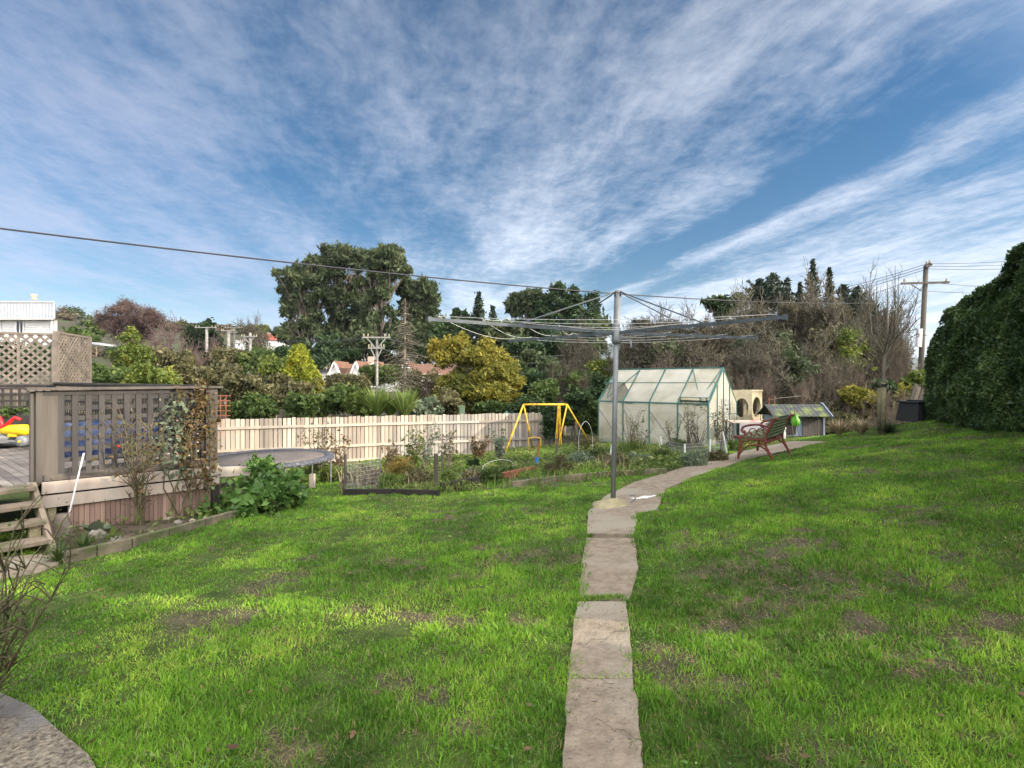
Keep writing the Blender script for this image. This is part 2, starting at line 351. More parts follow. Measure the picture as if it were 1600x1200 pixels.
M['twig_fuzz0'] = leafmat('dry_scrub', (.05,.04,.026), (.11,.085,.055), (.19,.15,.095), .5, .1, .9)
# grass blades
def grass_material():
    m = bpy.data.materials.new('grass_blades'); m.use_nodes = True; nt = m.node_tree; L = nt.links.new
    p = nt.nodes['Principled BSDF']; p.inputs['Roughness'].default_value = .5; p.inputs['Specular IOR Level'].default_value = .3
    ge = nt.nodes.new('ShaderNodeNewGeometry'); at = nt.nodes.new('ShaderNodeAttribute'); at.attribute_name = 'tone'
    tc = nt.nodes.new('ShaderNodeTexCoord')
    n = nt.nodes.new('ShaderNodeTexNoise'); n.inputs['Scale'].default_value = 1.1; n.inputs['Detail'].default_value = 6; L(tc.outputs['Object'], n.inputs['Vector'])
    n2 = nt.nodes.new('ShaderNodeTexNoise'); n2.inputs['Scale'].default_value = 5; n2.inputs['Detail'].default_value = 2; L(tc.outputs['Object'], n2.inputs['Vector'])
    f = math_n(nt, 'ADD', math_n(nt, 'MULTIPLY', ge.outputs['Random Per Island'], .45), math_n(nt, 'MULTIPLY_ADD', n.outputs[0], 2.4, -1.10))
    f = math_n(nt, 'ADD', f, math_n(nt, 'MULTIPLY_ADD', n2.outputs[0], .7, -.28), clamp=True)
    r = ramp(nt, [(0, (.055,.125,.016)), (.35, (.13,.285,.025)), (.7, (.24,.44,.038)), (1, (.48,.60,.09))]); L(f, r.inputs[0])
    mx = nt.nodes.new('ShaderNodeMix'); mx.data_type = 'RGBA'; L(at.outputs['Fac'], mx.inputs[0]); L(r.outputs[0], mx.inputs[6]); mx.inputs[7].default_value = (.36,.27,.14,1)
    L(mx.outputs[2], p.inputs['Base Color'])
    tr = nt.nodes.new('ShaderNodeBsdfTranslucent'); L(mx.outputs[2], tr.inputs[0]); ms = nt.nodes.new('ShaderNodeMixShader'); ms.inputs[0].default_value = .4
    o = nt.nodes['Material Output']; L(p.outputs[0], ms.inputs[1]); L(tr.outputs[0], ms.inputs[2]); L(ms.outputs[0], o.inputs[0])
    return m
M['grass'] = grass_material()
def lawn_material():
    m = bpy.data.materials.new('lawn_ground'); m.use_nodes = True; nt = m.node_tree; L = nt.links.new
    p = nt.nodes['Principled BSDF']; p.inputs['Roughness'].default_value = .95; p.inputs['Specular IOR Level'].default_value = .2
    at = nt.nodes.new('ShaderNodeAttribute'); at.attribute_name = 'soil'; tc = nt.nodes.new('ShaderNodeTexCoord')
    n = nt.nodes.new('ShaderNodeTexNoise'); n.inputs['Scale'].default_value = 5; n.inputs['Detail'].default_value = 8; n.inputs['Roughness'].default_value = .7; L(tc.outputs['Object'], n.inputs['Vector'])
    nb = nt.nodes.new('ShaderNodeTexNoise'); nb.inputs['Scale'].default_value = 40; nb.inputs['Detail'].default_value = 6; L(tc.outputs['Object'], nb.inputs['Vector'])
    r1 = ramp(nt, [(.3, (.028,.045,.009)), (.7, (.07,.095,.022))]); L(n.outputs[0], r1.inputs[0])
    r2 = ramp(nt, [(.3, (.032,.026,.02)), (.55, (.085,.066,.046)), (.78, (.17,.115,.07))]); L(n.outputs[0], r2.inputs[0])
    mx = nt.nodes.new('ShaderNodeMix'); mx.data_type = 'RGBA'; L(at.outputs['Fac'], mx.inputs[0]); L(r1.outputs[0], mx.inputs[6]); L(r2.outputs[0], mx.inputs[7])
    L(mx.outputs[2], p.inputs['Base Color'])
    bp = nt.nodes.new('ShaderNodeBump'); bp.inputs['Strength'].default_value = .9; bp.inputs['Distance'].default_value = .02; L(nb.outputs[0], bp.inputs['Height']); L(bp.outputs[0], p.inputs['Normal'])
    return m
M['lawn'] = lawn_material()
M['farland'] = mat('hill_scrub', (.06,.05,.03), (.028,.034,.017), .95, .2, (1,1,1), .8, 1.2, c3=(.05,.06,.025), s3=.1, bdist=.5)
M['far_hill'] = mat('far_hill', (.035,.05,.04), (.05,.06,.04), .95, .004)

# ------------------------------------------------------------------ ground
def inpoly(px, py, poly):
    r = np.zeros(np.shape(px), bool); n = len(poly); j = n-1
    for i in range(n):
        xi, yi = poly[i]; xj, yj = poly[j]
        r ^= ((yi > py) != (yj > py)) & (px < (xj-xi)*(py-yi)/(yj-yi+1e-12)+xi); j = i
    return r
def gpoly(pts): return [tuple(gp(*p)[:2]) for p in pts]
path_edges = [((876,1300),(1016,1300)),((880,1200),(1003,1200)),((884,1110),(998,1110)),((888,1064),(989,1064)),((894,1000),(985,1000)),((902,942),(978,942)),((905,938),(983,938)),((908,890),(997,890)),
              ((917,842),(992,842)),((917,836),(990,836)),((919,800),(998,806)),((946,776),(1027,797)),((990,755),(1040,766)),((1036,741),(1080,748)),((1080,728),(1124,733)),
              ((1120,718),(1160,721)),((1150,708),(1195,712)),((1190,699),(1240,702)),((1235,690),(1290,690))]
PL = [gp(*a) for a, b in path_edges]; PR = [gp(*b) for a, b in path_edges]
path_poly = [tuple(p[:2]) for p in PL] + [tuple(p[:2]) for p in reversed(PR)]
pad_pts = [(-260,1010),(-60,1052),(0,1088),(50,1110),(92,1148),(138,1186),(168,1240),(230,1400),(-400,1400)]
pad_poly = gpoly(pad_pts)
step_slab = gpoly([(-60,905),(0,908),(60,898),(92,884),(88,868),(0,872),(-60,880)])
bed_poly = gpoly([(60,880),(105,870),(200,848),(290,826),(372,806),(430,802),(470,785),(475,760),(340,735)]) + [(-4.6,7.6),(-5.6,6.2)]
veg_poly = gpoly([(535,771),(690,773),(860,757),(1042,741),(1110,716)]) + [(5.4,13.2),(5.6,14.6),(2.5,17.2),(1.4,18.9),(-8.8,15),(-6,13)] + gpoly([(520,735)])
patches = [(550,955,32,10),(640,962,42,10),(700,972,35,9),(690,1028,45,15),(650,1078,38,24),(545,1150,60,22),(465,1168,45,28),(740,1140,28,14),(1052,897,40,9),(1100,982,55,14),(1185,957,48,12),
 (1130,1078,50,20),(1200,1062,30,14),(1268,1184,52,22),(1400,902,75,16),(1530,912,60,13),(1556,975,60,24),(1440,1040,65,15),(1550,1060,60,18),(1180,898,35,7),(1262,848,32,7),(1050,832,24,5),(1290,1010,30,9),
 (1330,1000,24,8),(1400,780,45,4),(1340,745,40,3),(1250,828,20,4),(1340,975,30,12),(1480,870,35,6),(1160,930,40,8),(1570,1150,45,16),(840,970,30,6),(780,935,25,5),(1470,760,40,4),(1160,1020,22,10),(590,880,30,4),(1500,1010,60,10),(1240,1090,28,10)]
def soil_mask(x, y, z):
    yy = np.maximum(y, .4); px = 800+x/yy*F; py = HZ-z/yy*F
    w = (vnoise(x, y, 3.1, 3)-.5)*.8 + (vnoise(x, y, 9, 4)-.5)*.8 + (vnoise(x, y, 27, 6)-.5)*.5
    m = np.zeros_like(x)
    for cx, cy, a, b in patches:
        q = np.hypot((px-cx)/a, (py-cy)/b)
        m = np.maximum(m, np.clip((1.08-q+w*1.9)*1.5, 0, 1)*(y > 1))
    gn = vnoise(x, y, 1.1, 9)*.6+vnoise(x, y, 3.7, 10)*.4
    thr = np.where(x > .3, .66, .70)
    m = np.maximum(m, np.clip((gn+w*.12-thr)*9, 0, .8)*(y < 11)); 
    return m
xs = np.arange(-13, 14.01, .07); ys = np.arange(-3, 21.01, .07)
gx, gy = np.meshgrid(xs, ys); gz = Gv(gx, gy)
gz = gz + (vnoise(gx, gy, 2.2, 1)-.5)*.035 + (vnoise(gx, gy, 6, 2)-.5)*.014
soil = soil_mask(gx, gy, gz)
vm = inpoly(gx, gy, veg_poly); bm_ = inpoly(gx, gy, bed_poly)
soil = np.where(vm, np.clip(vnoise(gx, gy, 1.3, 5)*1.6-.3, 0, 1), soil); soil = np.where(bm_, 1, soil)
pm = inpoly(gx, gy, path_poly) | inpoly(gx, gy, pad_poly) | inpoly(gx, gy, step_slab)
gz = np.where(pm, gz-.03, gz)
gz = np.where((gx < -5.8) & (gy > 6.8), gz-.1, gz)
ny, nx = gx.shape; idx = np.arange(nx*ny).reshape(ny, nx)
Q = np.stack([idx[:-1,:-1], idx[:-1,1:], idx[1:,1:], idx[1:,:-1]], -1).reshape(-1, 4)
lawn = npobj('lawn', np.stack([gx, gy, gz], -1).reshape(-1, 3), [Q], M['lawn'], smooth=True); tag(lawn, kind='structure')
a_ = lawn.data.attributes.new('soil', 'FLOAT', 'POINT'); a_.data.foreach_set('value', soil.astype(np.float32).ravel())

def Hfar(x, y):
    r = np.hypot(x, y)
    near = Gv(np.clip(x, -13, 14), np.clip(y, -3, 21))
    ang = x/np.maximum(y, 1.0)                        # direction seen from the garden
    left = np.clip((-.28-ang)/.25, 0, 1); left = left*left*(3-2*left)
    vall = -2.9-2.6*np.clip((r-25)/25, 0, 1)
    rise = np.clip((r-55)/150, 0, 1); rise = rise*rise*(3-2*rise)
    far = vall + left*rise*24 + (1-left)*rise*9 + (vnoise(x, y, .03, 8)-.5)*3*np.clip((r-50)/60, 0, 1)
    t = np.clip((r-20)/14, 0, 1); t = np.where(y < 10, np.clip((r-22)/30, 0, 1), t)
    back = near*(1-t)+far*t
    back = np.where(y < 0, near, back)
    inside = (x > -12.8) & (x < 13.8) & (y > -2.8) & (y < 20.8)
    return np.where(inside, near-.35, back)
ax = np.concatenate([-np.geomspace(3000, 16, 60), np.arange(-15, 16.1, 1.0), np.geomspace(17, 3000, 60)])
ay = np.concatenate([-np.geomspace(1500, 5, 25), np.arange(-4, 24.1, 1.0), np.geomspace(25, 3500, 90)])
hx, hy = np.meshgrid(ax, ay); hz = Hfar(hx, hy)
ny, nx = hx.shape; idx = np.arange(nx*ny).reshape(ny, nx)
Q = np.stack([idx[:-1,:-1], idx[:-1,1:], idx[1:,1:], idx[1:,:-1]], -1).reshape(-1, 4)
tag(npobj('ground', np.stack([hx, hy, hz], -1).reshape(-1, 3), [Q], M['farland'], smooth=True), kind='structure')
def HF(x, y): return float(Hfar(np.array([x]), np.array([y]))[0]) if (x < -12.8 or x > 13.8 or y > 20.8) else G(x, y)
# far hill seen between the bare trees and the hedge
t = np.linspace(0, 1, 60); pxs = 700+t*1300; hgt = 42+14*np.sin(t*5+1)+10*(vnoise(t*9, t*0, 1, 3))+6*vnoise(t*30, t*0, 1, 5)
V = []; 
for k, (dd, s_) in enumerate(((1500, 0), (1900, .75), (2300, 1), (2900, .6), (3400, 0))):
    for p_, h_ in zip(pxs, hgt): V.append(((p_-800)/F*dd, dd, -8+s_*(h_/F*2300+8)+(vnoise(np.array([p_*.05]), np.array([k*1.]), 1, 7)[0]-.5)*18*(0 < s_)))
idx = np.arange(300).reshape(5, 60)
tag(npobj('hills', V, [np.stack([idx[:-1,:-1], idx[:-1,1:], idx[1:,1:], idx[1:,:-1]], -1).reshape(-1, 4)], M['far_hill'], smooth=True), kind='structure')

# path: concrete slabs with open joints
def strip(edgesL, edgesR, mbx, top=.012, sub=6, wob=.006):
    L_ = []; R_ = []
    for i in range(len(edgesL)-1):
        for k in range(sub+(i == len(edgesL)-2)):
            t = k/sub; L_.append(edgesL[i].lerp(edgesL[i+1], t)); R_.append(edgesR[i].lerp(edgesR[i+1], t))
    n = 7; vs = []
    for a, b in zip(L_, R_):
        dv = (b-a).normalized()
        a = a+dv*random.uniform(-wob, wob); b = b+dv*random.uniform(-wob, wob)
        for k in range(n):
            p = a.lerp(b, k/(n-1)); vs.append(Vector((p.x, p.y, G(p.x, p.y)+top)))
    m = len(L_); fs = [(i*n+k, i*n+k+1, (i+1)*n+k+1, (i+1)*n+k) for i in range(m-1) for k in range(n-1)]
    b0 = len(vs)
    rim = [i*n for i in range(m)] + [(m-1)*n+k for k in range(1, n)] + [i*n+n-1 for i in range(m-2, -1, -1)] + [k for k in range(n-2, 0, -1)]
    for q in rim: vs.append(vs[q]-Vector((0, 0, .07)))
    for i in range(len(rim)): j = (i+1) % len(rim); fs.append((rim[j], rim[i], b0+i, b0+j))
    mbx.add(vs, fs)
pb = MB()
cuts = [0, 3, 5, 8, 18]
def shrink(lst, i0, i1): 
    s = [q.copy() for q in lst[i0:i1+1]]
    if i0: s[0] = s[0].lerp(s[1], .008)
    s[-1] = s[-1].lerp(s[-2], .008); return s
for i0, i1 in ((0,3),(3,5),(6,8),(9,18)): strip(shrink(PL, i0, i1), shrink(PR, i0, i1), pb)
tag(pb.build('path', M['concrete'], smooth=False), kind='structure')
def flat_slab(name, poly, m, top=.015, th=.08):
    b = MB(); c = Vector((sum(p[0] for p in poly)/len(poly), sum(p[1] for p in poly)/len(poly), 0)); n = len(poly)
    vs = [Vector((c.x, c.y, G(c.x, c.y)+top))] + [Vector((x, y, G(x, y)+top)) for x, y in poly] + [Vector((x, y, G(x, y)+top-th)) for x, y in poly]
    fs = [(0, 1+i, 1+(i+1) % n) for i in range(n)] + [(1+(i+1) % n, 1+i, 1+n+i, 1+n+(i+1) % n) for i in range(n)]
    return tag(b.add(vs, fs).build(name, m), kind='structure')
flat_slab('patio', pad_poly, M['aggregate'], .02)
flat_slab('step_landing', step_slab, M['concrete'], .02)

# grass
def make_blades(x, y, z, h, w, lean, tone, seed=1, seg2=True):
    n = len(x); r = np.random.default_rng(seed)
    th = r.uniform(0, 2*np.pi, n); cx, sx = np.cos(th), np.sin(th)
    la = r.uniform(0, 2*np.pi, n); lm = lean*h
    lx, ly = np.cos(la)*lm, np.sin(la)*lm
    hz_ = np.sqrt(np.maximum(h*h-lm*lm*.8, (h*.25)**2))
    b = np.stack([x, y, z-.004], 1); s = np.stack([cx*w, sx*w, np.zeros(n)], 1)
    l = np.stack([lx, ly, np.zeros(n)], 1); up = np.stack([np.zeros(n)]*2+[hz_], 1)
    mid = b+l*.3+up*.6; tip = b+l+up
    V = np.stack([b-s, b+s, mid-s*.75, mid+s*.75, tip], 1).reshape(-1, 3)
    i0 = np.arange(n)*5
    q = np.stack([i0, i0+1, i0+3, i0+2], 1); t = np.stack([i0+2, i0+3, i0+4], 1)
    return V, q, t, np.repeat(tone, 5)
def scatter(n, y0, y1, k, seed):
    r = np.random.default_rng(seed); uu = r.uniform(0, 1, n)
    # pdf ~ width(y)*y^-k
    yg = np.linspace(y0, y1, 400); pdf = (2.3*yg+1.5)*yg**(-k); cdf = np.cumsum(pdf); cdf /= cdf[-1]
    y = np.interp(uu, cdf, yg); x = r.uniform(-1, 1, n)*(1.15*y+.75); return x, y
gxs, gys = scatter(780000, 1.25, 17, 1.55, 11)
hedge_x = lambda y: 3.75+.5*y
keep = (gxs < hedge_x(gys)+.15) & ~inpoly(gxs, gys, bed_poly) & ~inpoly(gxs, gys, veg_poly)
keep &= ~((gys > 15.4) & (gxs > 6)) & ~((gys > 13) & (gxs > 8.6)) & ~((gxs < -5.2) & (gys > 5.9)) & (gxs > -8)
gxs, gys = gxs[keep], gys[keep]; gzs = Gv(gxs, gys)
wob = (vnoise(gxs, gys, 9, 21)-.5)*.09
solid = lambda ox, oy: inpoly(gxs+wob+ox, gys+oy, path_poly) | inpoly(gxs+wob+ox, gys+oy, pad_poly) | inpoly(gxs+ox, gys+oy, step_slab)
ins = solid(0, 0); deep = ins & solid(.055, 0) & solid(-.055, 0) & solid(0, .04) & solid(0, -.04)
ins = deep | (ins & (np.random.default_rng(4).uniform(0, 1, len(gxs)) > .4))
sm = soil_mask(gxs, gys, gzs)
rr = np.random.default_rng(5).uniform(0, 1, len(gxs))
tuft = vnoise(gxs, gys, 4.2, 31)*.55+vnoise(gxs, gys, 11, 32)*.45
keep = ~ins & (rr > sm*.95) & (rr < .36+1.2*tuft)
rs5 = np.random.default_rng(51); k2 = ~ins & ~keep & (sm > .3) & (rs5.uniform(0, 1, len(gxs)) < .30) & (gys < 9)
jx = np.concatenate([rs5.uniform(-.45, .45, 700)*0+PL[5].x+rs5.uniform(0, 1, 700)*(PR[5].x-PL[5].x), PL[8].x+rs5.uniform(0, .15, 300)*(PR[8].x-PL[8].x), PL[3].x+rs5.uniform(0, 1, 120)*(PR[3].x-PL[3].x)])
jy = np.concatenate([np.full(700, (PL[5].y+PL[6].y)/2), np.full(300, (PL[8].y+PL[9].y)/2), np.full(120, PL[3].y)])+rs5.normal(size=1120)*.012
dx_, dy_ = np.concatenate([gxs[k2], jx]), np.concatenate([gys[k2], jy]); nd_ = len(dx_); n2_ = int(k2.sum())
dh_ = rs5.uniform(.015, .045, nd_); dt_ = np.where(np.arange(nd_) < n2_, rs5.uniform(.2, 1, nd_), .15)
gxs, gys, gzs, tuft, sm, rr = (q[keep] for q in (gxs, gys, gzs, tuft, sm, rr))
rg = np.random.default_rng(6); n = len(gxs)
base = np.where(gys < 4.5, .034, .031)
# worn, shorter turf in the middle distance and on the right
short = np.clip(.55+.75*vnoise(gxs, gys, .7, 41), .5, 1.15)
tuft = np.clip((tuft-.5)*1.5+.5, 0, 1); hh = base*(.34+1.15*tuft)*rg.uniform(.6, 1.35, n)*short*(1-.5*sm)
ww = (.0013+.00045*gys)*rg.uniform(.7, 1.4, n)
dry = (rg.uniform(0, 1, n) < .09+.4*(sm > .12)+.16*np.clip(vnoise(gxs, gys, 1.6, 51)*.6+vnoise(gxs, gys, .6, 52)*.4-.5, 0, 1)*5)*rg.uniform(.4, 1, n)
# longer brighter tufts standing out of the worn turf
tx_, ty_ = scatter(15000, 1.25, 11, 1.1, 12); kk = (tx_ < hedge_x(ty_)) & ~inpoly(tx_, ty_, bed_poly) & ~inpoly(tx_, ty_, veg_poly) & ~inpoly(tx_, ty_, path_poly) & ~inpoly(tx_, ty_, pad_poly) & ~inpoly(tx_, ty_, step_slab) & ~((tx_ < -5.0) & (ty_ > 5.7)) & (tx_ > -8)
kk &= vnoise(tx_, ty_, 1.4, 55)+.35*vnoise(tx_, ty_, 5, 56) > .55
tx_, ty_ = tx_[kk], ty_[kk]; nt_ = len(tx_); bl = 20; rt = np.random.default_rng(13); sp_t = rt.uniform(.012, .04, nt_)
hx_ = np.repeat(rt.uniform(.028, .060, nt_), bl)*rt.uniform(.6, 1.2, nt_*bl)
ax_ = np.repeat(tx_, bl)+rt.normal(size=nt_*bl)*np.repeat(sp_t, bl); ay_ = np.repeat(ty_, bl)+rt.normal(size=nt_*bl)*np.repeat(sp_t, bl)
gxs = np.concatenate([gxs, ax_]); gys = np.concatenate([gys, ay_]); gzs = np.concatenate([gzs, Gv(ax_, ay_)]); hh = np.concatenate([hh, hx_]); ww = np.concatenate([ww, (.0013+.0004*ay_)*rt.uniform(.8, 1.3, nt_*bl)])
dry = np.concatenate([dry, (rt.uniform(0, 1, nt_*bl) < .06)*.6]); n = len(gxs)
leanv = rg.uniform(.15, .95, n)
gxs = np.concatenate([gxs, dx_]); gys = np.concatenate([gys, dy_]); gzs = np.concatenate([gzs, Gv(dx_, dy_)+.006]); hh = np.concatenate([hh, dh_]); ww = np.concatenate([ww, np.full(nd_, .0022)]); dry = np.concatenate([dry, dt_]); leanv = np.concatenate([leanv, np.where(np.arange(nd_) < n2_, 1.05, .6)]); n = len(gxs)
V, q, t_, tone = make_blades(gxs, gys, gzs+(vnoise(gxs, gys, 2.2, 1)-.5)*.035, hh, ww, leanv, dry, 3)
grass = npobj('grass', V, [q, t_], M['grass']); tag(grass, 'short tufty green lawn grass with worn bare patches', 'grass', kind='stuff')
a_ = grass.data.attributes.new('tone', 'FLOAT', 'POINT'); a_.data.foreach_set('value', tone.astype(np.float32))
print('blades', n)

# ------------------------------------------------------------------ foliage generators
def leaves(cent, size, r, elong=1.8, droop=0.0):
    """rhombic leaves at cent (n,3)"""
    n = len(cent); d = r.normal(size=(n, 3)); d[:, 2] -= droop; d /= np.linalg.norm(d, axis=1)[:, None]
    e = r.normal(size=(n, 3)); s = np.cross(d, e); s /= np.linalg.norm(s, axis=1)[:, None]
    nn = np.cross(d, s)
    sz = (size*np.exp(r.normal(0, .38, n)))[:, None]; elong = elong*r.uniform(.7, 1.3, (n, 1))
    a = cent-d*sz*elong*.5; c = cent+d*sz*elong*.5; b = cent+s*sz*.5+nn*sz*.12; e2 = cent-s*sz*.5+nn*sz*.12
    V = np.stack([a, b, c, e2], 1).reshape(-1, 3); i0 = np.arange(n)*4
    return V, np.stack([i0, i0+1, i0+2, i0+3], 1)
def lobe_pts(lobes, per, r, clump=.22, shell=.55, sub=14):
    """lobes: (x,y,z,rx,ry,rz); leaves gather in sub-clumps near each lobe's surface"""
    out = []
    for (x, y, z, a, b, c) in lobes:
        k = max(4, int(sub)); d = r.normal(size=(k, 3)); d /= np.linalg.norm(d, axis=1)[:, None]
        rad = shell+(1-shell)*r.uniform(0, 1, (k, 1))**.6
        cc = d*rad*np.array([a, b, c]); s = min(a, b, c)*clump*r.uniform(.6, 1.5, (k, 1, 1))
        m = max(1, per//k); pts = cc[:, None, :]+r.normal(size=(k, m, 3))*s*np.array([1, 1, .75])
        out.append(pts.reshape(-1, 3)+np.array([x, y, z]))
    return np.concatenate(out)
def limb_mesh(mb, base, lobes, r0, rnd, nseg=5, n=6, tiptop=None):
    base = Vector(base); top = Vector(tiptop) if tiptop else Vector((sum(l[0] for l in lobes)/len(lobes), sum(l[1] for l in lobes)/len(lobes), max(l[2] for l in lobes)))
    tr = []
    for i in range(nseg+1):
        t = i/nseg; p = base.lerp(top, t); p += Vector((rnd.uniform(-1, 1), rnd.uniform(-1, 1), 0))*r0*1.2*math.sin(math.pi*t); tr.append(p)
    mb.tube(tr, [r0*(1-.85*i/nseg) for i in range(nseg+1)], n)
    lm = MB()
    for l in lobes:
        c = Vector(l[:3]); H = top.z-base.z
        t = max(.15, min(.85, (c.z-base.z)/max(H, .1)-.28)); k = t*nseg; i = int(k); s = tr[i].lerp(tr[min(i+1, nseg)], k-i)
        m1 = s.lerp(c, .5)+Vector((rnd.uniform(-1, 1), rnd.uniform(-1, 1), rnd.uniform(-.6, .2)))*(c-s).length*.12
        rb = r0*.24*(1-t*.5); lm.tube([s, m1, c], [rb, rb*.6, rb*.2], 5)
        for _ in range(2):
            e = c+Vector((rnd.uniform(-1, 1)*l[3], rnd.uniform(-1, 1)*l[4], rnd.uniform(-.3, 1)*l[5]))*.8
            lm.tube([m1, m1.lerp(e, .5)+Vector((0, 0, .05)), e], [rb*.5, rb*.3, rb*.1], 4)
    return lm
def pl(px, py, d, rpx, rpy=None, dj=0.0, rnd=random):
    s = d/F; p = P(px, py, d+rnd.uniform(-dj, dj)); rpy = rpy or rpx
    return (p.x, p.y, p.z, rpx*s, rpx*s, rpy*s)
def auto(cx, cy, rx, ry, n, r, d, dj, rnd, ratio=.8):
    o = []
    for i in range(n):
        while True:
            a, b = rnd.uniform(-1, 1), rnd.uniform(-1, 1)
            if a*a+b*b < 1: break
        o.append(pl(cx+a*rx, cy+b*ry, d, r*rnd.uniform(.7, 1.25), r*ratio*rnd.uniform(.7, 1.2), dj, rnd))
    return o
def leafy_tree(name, label, cat, base_px, d, lobes, per, lsize, lm, bark='bark', r0=.2, seed=1, group=None, base_z=None, clump=.22, shell=.5, sub=14, elong=1.8, droop=0, stem=True, part='crown', branch_mat=None):
    rnd = random.Random(seed); r = np.random.default_rng(seed)
    bx = (base_px-800)/F*d; bz = HF(bx, d) if base_z is None else base_z
    t = thing(name, label, cat, (bx, d, bz), group)
    if stem:
        mb = MB(); lb = limb_mesh(mb, (bx, d, bz-.1), lobes, r0, rnd); mb.build('trunk', M[bark], t, smooth=True)
        b_ = lb.build('branches', M[branch_mat or bark], t, smooth=True)
    pts = lobe_pts(lobes, per, r, clump, shell, sub); V, q = leaves(pts, lsize, r, elong, droop)
    npobj(part, V, [q], M[lm], t)
    return t

# ---- bare trees: recursive branches, all vectorised
def branch_segs(r, H, trunk_h, levels, spread=.9, up=.35, len0=.5, ratio=.62, r0=.1, gnarl=.25, lean=(0, 0), nsub=3):
    """returns trunk segs and twig segs arrays (p0,p1,r0,r1)"""
    segs = []
    def grow(p, d, Ln, rad):
        k = len(p); cur = p.copy(); dd = d.copy(); pts = [cur.copy()]
        for i in range(nsub):
            dd = dd+r.normal(size=(k, 3))*gnarl+np.array([0, 0, up*.25]); dd /= np.linalg.norm(dd, axis=1)[:, None]
            cur = cur+dd*(Ln/nsub)[:, None]; pts.append(cur.copy())
        pts = np.stack(pts, 1)
        for i in range(nsub):
            ra = rad*(1-.8*i/nsub); rb = rad*(1-.8*(i+1)/nsub)
            segs[-1].append((pts[:, i], pts[:, i+1], ra, rb))
        return pts, dd
    segs.append([])
    p = np.zeros((1, 3)); d = np.array([[lean[0], lean[1], 1.]]); d /= np.linalg.norm(d)
    pts, dd = grow(p, d, np.array([trunk_h*1.5]), np.array([r0])); Ln = np.array([H*len0]); rad = np.array([r0*.75])
    for li, k in enumerate(levels):
        segs.append([])
        n = len(pts)
        t = r.uniform(.35 if li else .5, 1.0, (n, k))*nsub; i = np.minimum(t.astype(int), nsub-1); f = (t-i)[..., None]
        ar = np.arange(n)[:, None]; sp_ = pts[ar, i]*(1-f)+pts[ar, i+1]*f
        dirp = pts[ar, i+1]-pts[ar, i]; dirp /= np.linalg.norm(dirp, axis=2)[..., None]
        rv = r.normal(size=(n, k, 3)); nd = dirp+rv*spread*.8+np.array([0, 0, up]); nd /= np.linalg.norm(nd, axis=2)[..., None]
        nl = (Ln[:, None]*np.ones((n, k)))*r.uniform(.6, 1.15, (n, k)); nr = np.repeat(rad[:, None], k, 1)*.55
        pts, dd = grow(sp_.reshape(-1, 3), nd.reshape(-1, 3), nl.ravel(), nr.ravel()); Ln = nl.ravel()*ratio; rad = nr.ravel()*.8
    return segs
def seg_mesh(levels, minr=0.0):
    p0 = np.concatenate([s[0] for lv in levels for s in lv]); p1 = np.concatenate([s[1] for lv in levels for s in lv])
    ra = np.maximum(np.concatenate([s[2] for lv in levels for s in lv]), minr); rb = np.maximum(np.concatenate([s[3] for lv in levels for s in lv]), minr*.6)
    d = p1-p0; d /= np.linalg.norm(d, axis=1)[:, None]+1e-9
    a = np.cross(d, np.array([.31, .77, .55])); a /= np.linalg.norm(a, axis=1)[:, None]+1e-9; b = np.cross(d, a)
    V = []
    for k in range(3):
        c, s = math.cos(k*2*math.pi/3), math.sin(k*2*math.pi/3); V.append(p0+(a*c+b*s)*ra[:, None])
    for k in range(3):
        c, s = math.cos(k*2*math.pi/3), math.sin(k*2*math.pi/3); V.append(p1+(a*c+b*s)*rb[:, None])
    V = np.stack(V, 1).reshape(-1, 3); i0 = np.arange(len(p0))*6
    return V, np.concatenate([np.stack([i0+k, i0+(k+1) % 3, i0+3+(k+1) % 3, i0+3+k], 1) for k in range(3)])
def bare_proto(name, label, cat, seed, H, trunk_h, levels, r0, minr, tm='twig', bark='bark', group=None, **kw):
    r = np.random.default_rng(seed); sg = branch_segs(r, H, trunk_h, levels, r0=r0, **kw)
    t = thing(name, label, cat, (0, 0, 0), group)
    V, q = seg_mesh(sg[:2]); npobj('trunk', V, [q], M[bark], t)
    V, q = seg_mesh(sg[2:], minr); npobj('crown', V, [q], M[tm], t)
    return t

# ================================================================== THINGS
Zu = Vector((0, 0, 1))
# ------------------------------------------------------------------ rotary clothes hoist
hb = Vector((1.222, 6.2, G(1.222, 6.2))); hub = Vector((1.263, 6.2, .589)); ptop = Vector((1.28, 6.2, 1.077))
t = thing('clothes_hoist', 'grey steel rotary clothes hoist with four arms standing in the middle of the concrete path', 'clothes hoist', hb)
MB().tube([hb-Zu*.05, hub+Zu*.02], .031, 16).build('lower_pole', M['galv'], t, smooth=True)
MB().tube([hub-Zu*.1, hub, ptop], [.040, .040, .040], 16).build('upper_pole', M['galv'], t, smooth=True)
hbm = MB().tube([hub-Zu*.13, hub-Zu*.09, hub+Zu*.05, hub+Zu*.06], [.048, .056, .056, .044], 14); hbm.build('hub', M['galv'], t, smooth=True)
cr = MB().tube([hub-Zu*.10, hub+Vector((.16, -.05, -.10))], .014, 8).tube([hub+Vector((.16, -.05, -.09)), hub+Vector((.165, -.06, -.17)), hub+Vector((.16, -.06, -.2))], .012, 8); cr.build('crank_handle', M['galv'], t, smooth=True)
MB().tube([ptop, ptop+Zu*.02], [.046, .042], 14).build('pole_cap', M['galv'], t)
arms = [Vector((1.24, -1.52, .0)), Vector((2.06, .76, -.0)), Vector((-2.05, -1.36, .0)), Vector((-1.3, 1.55, .02))]
tips = []
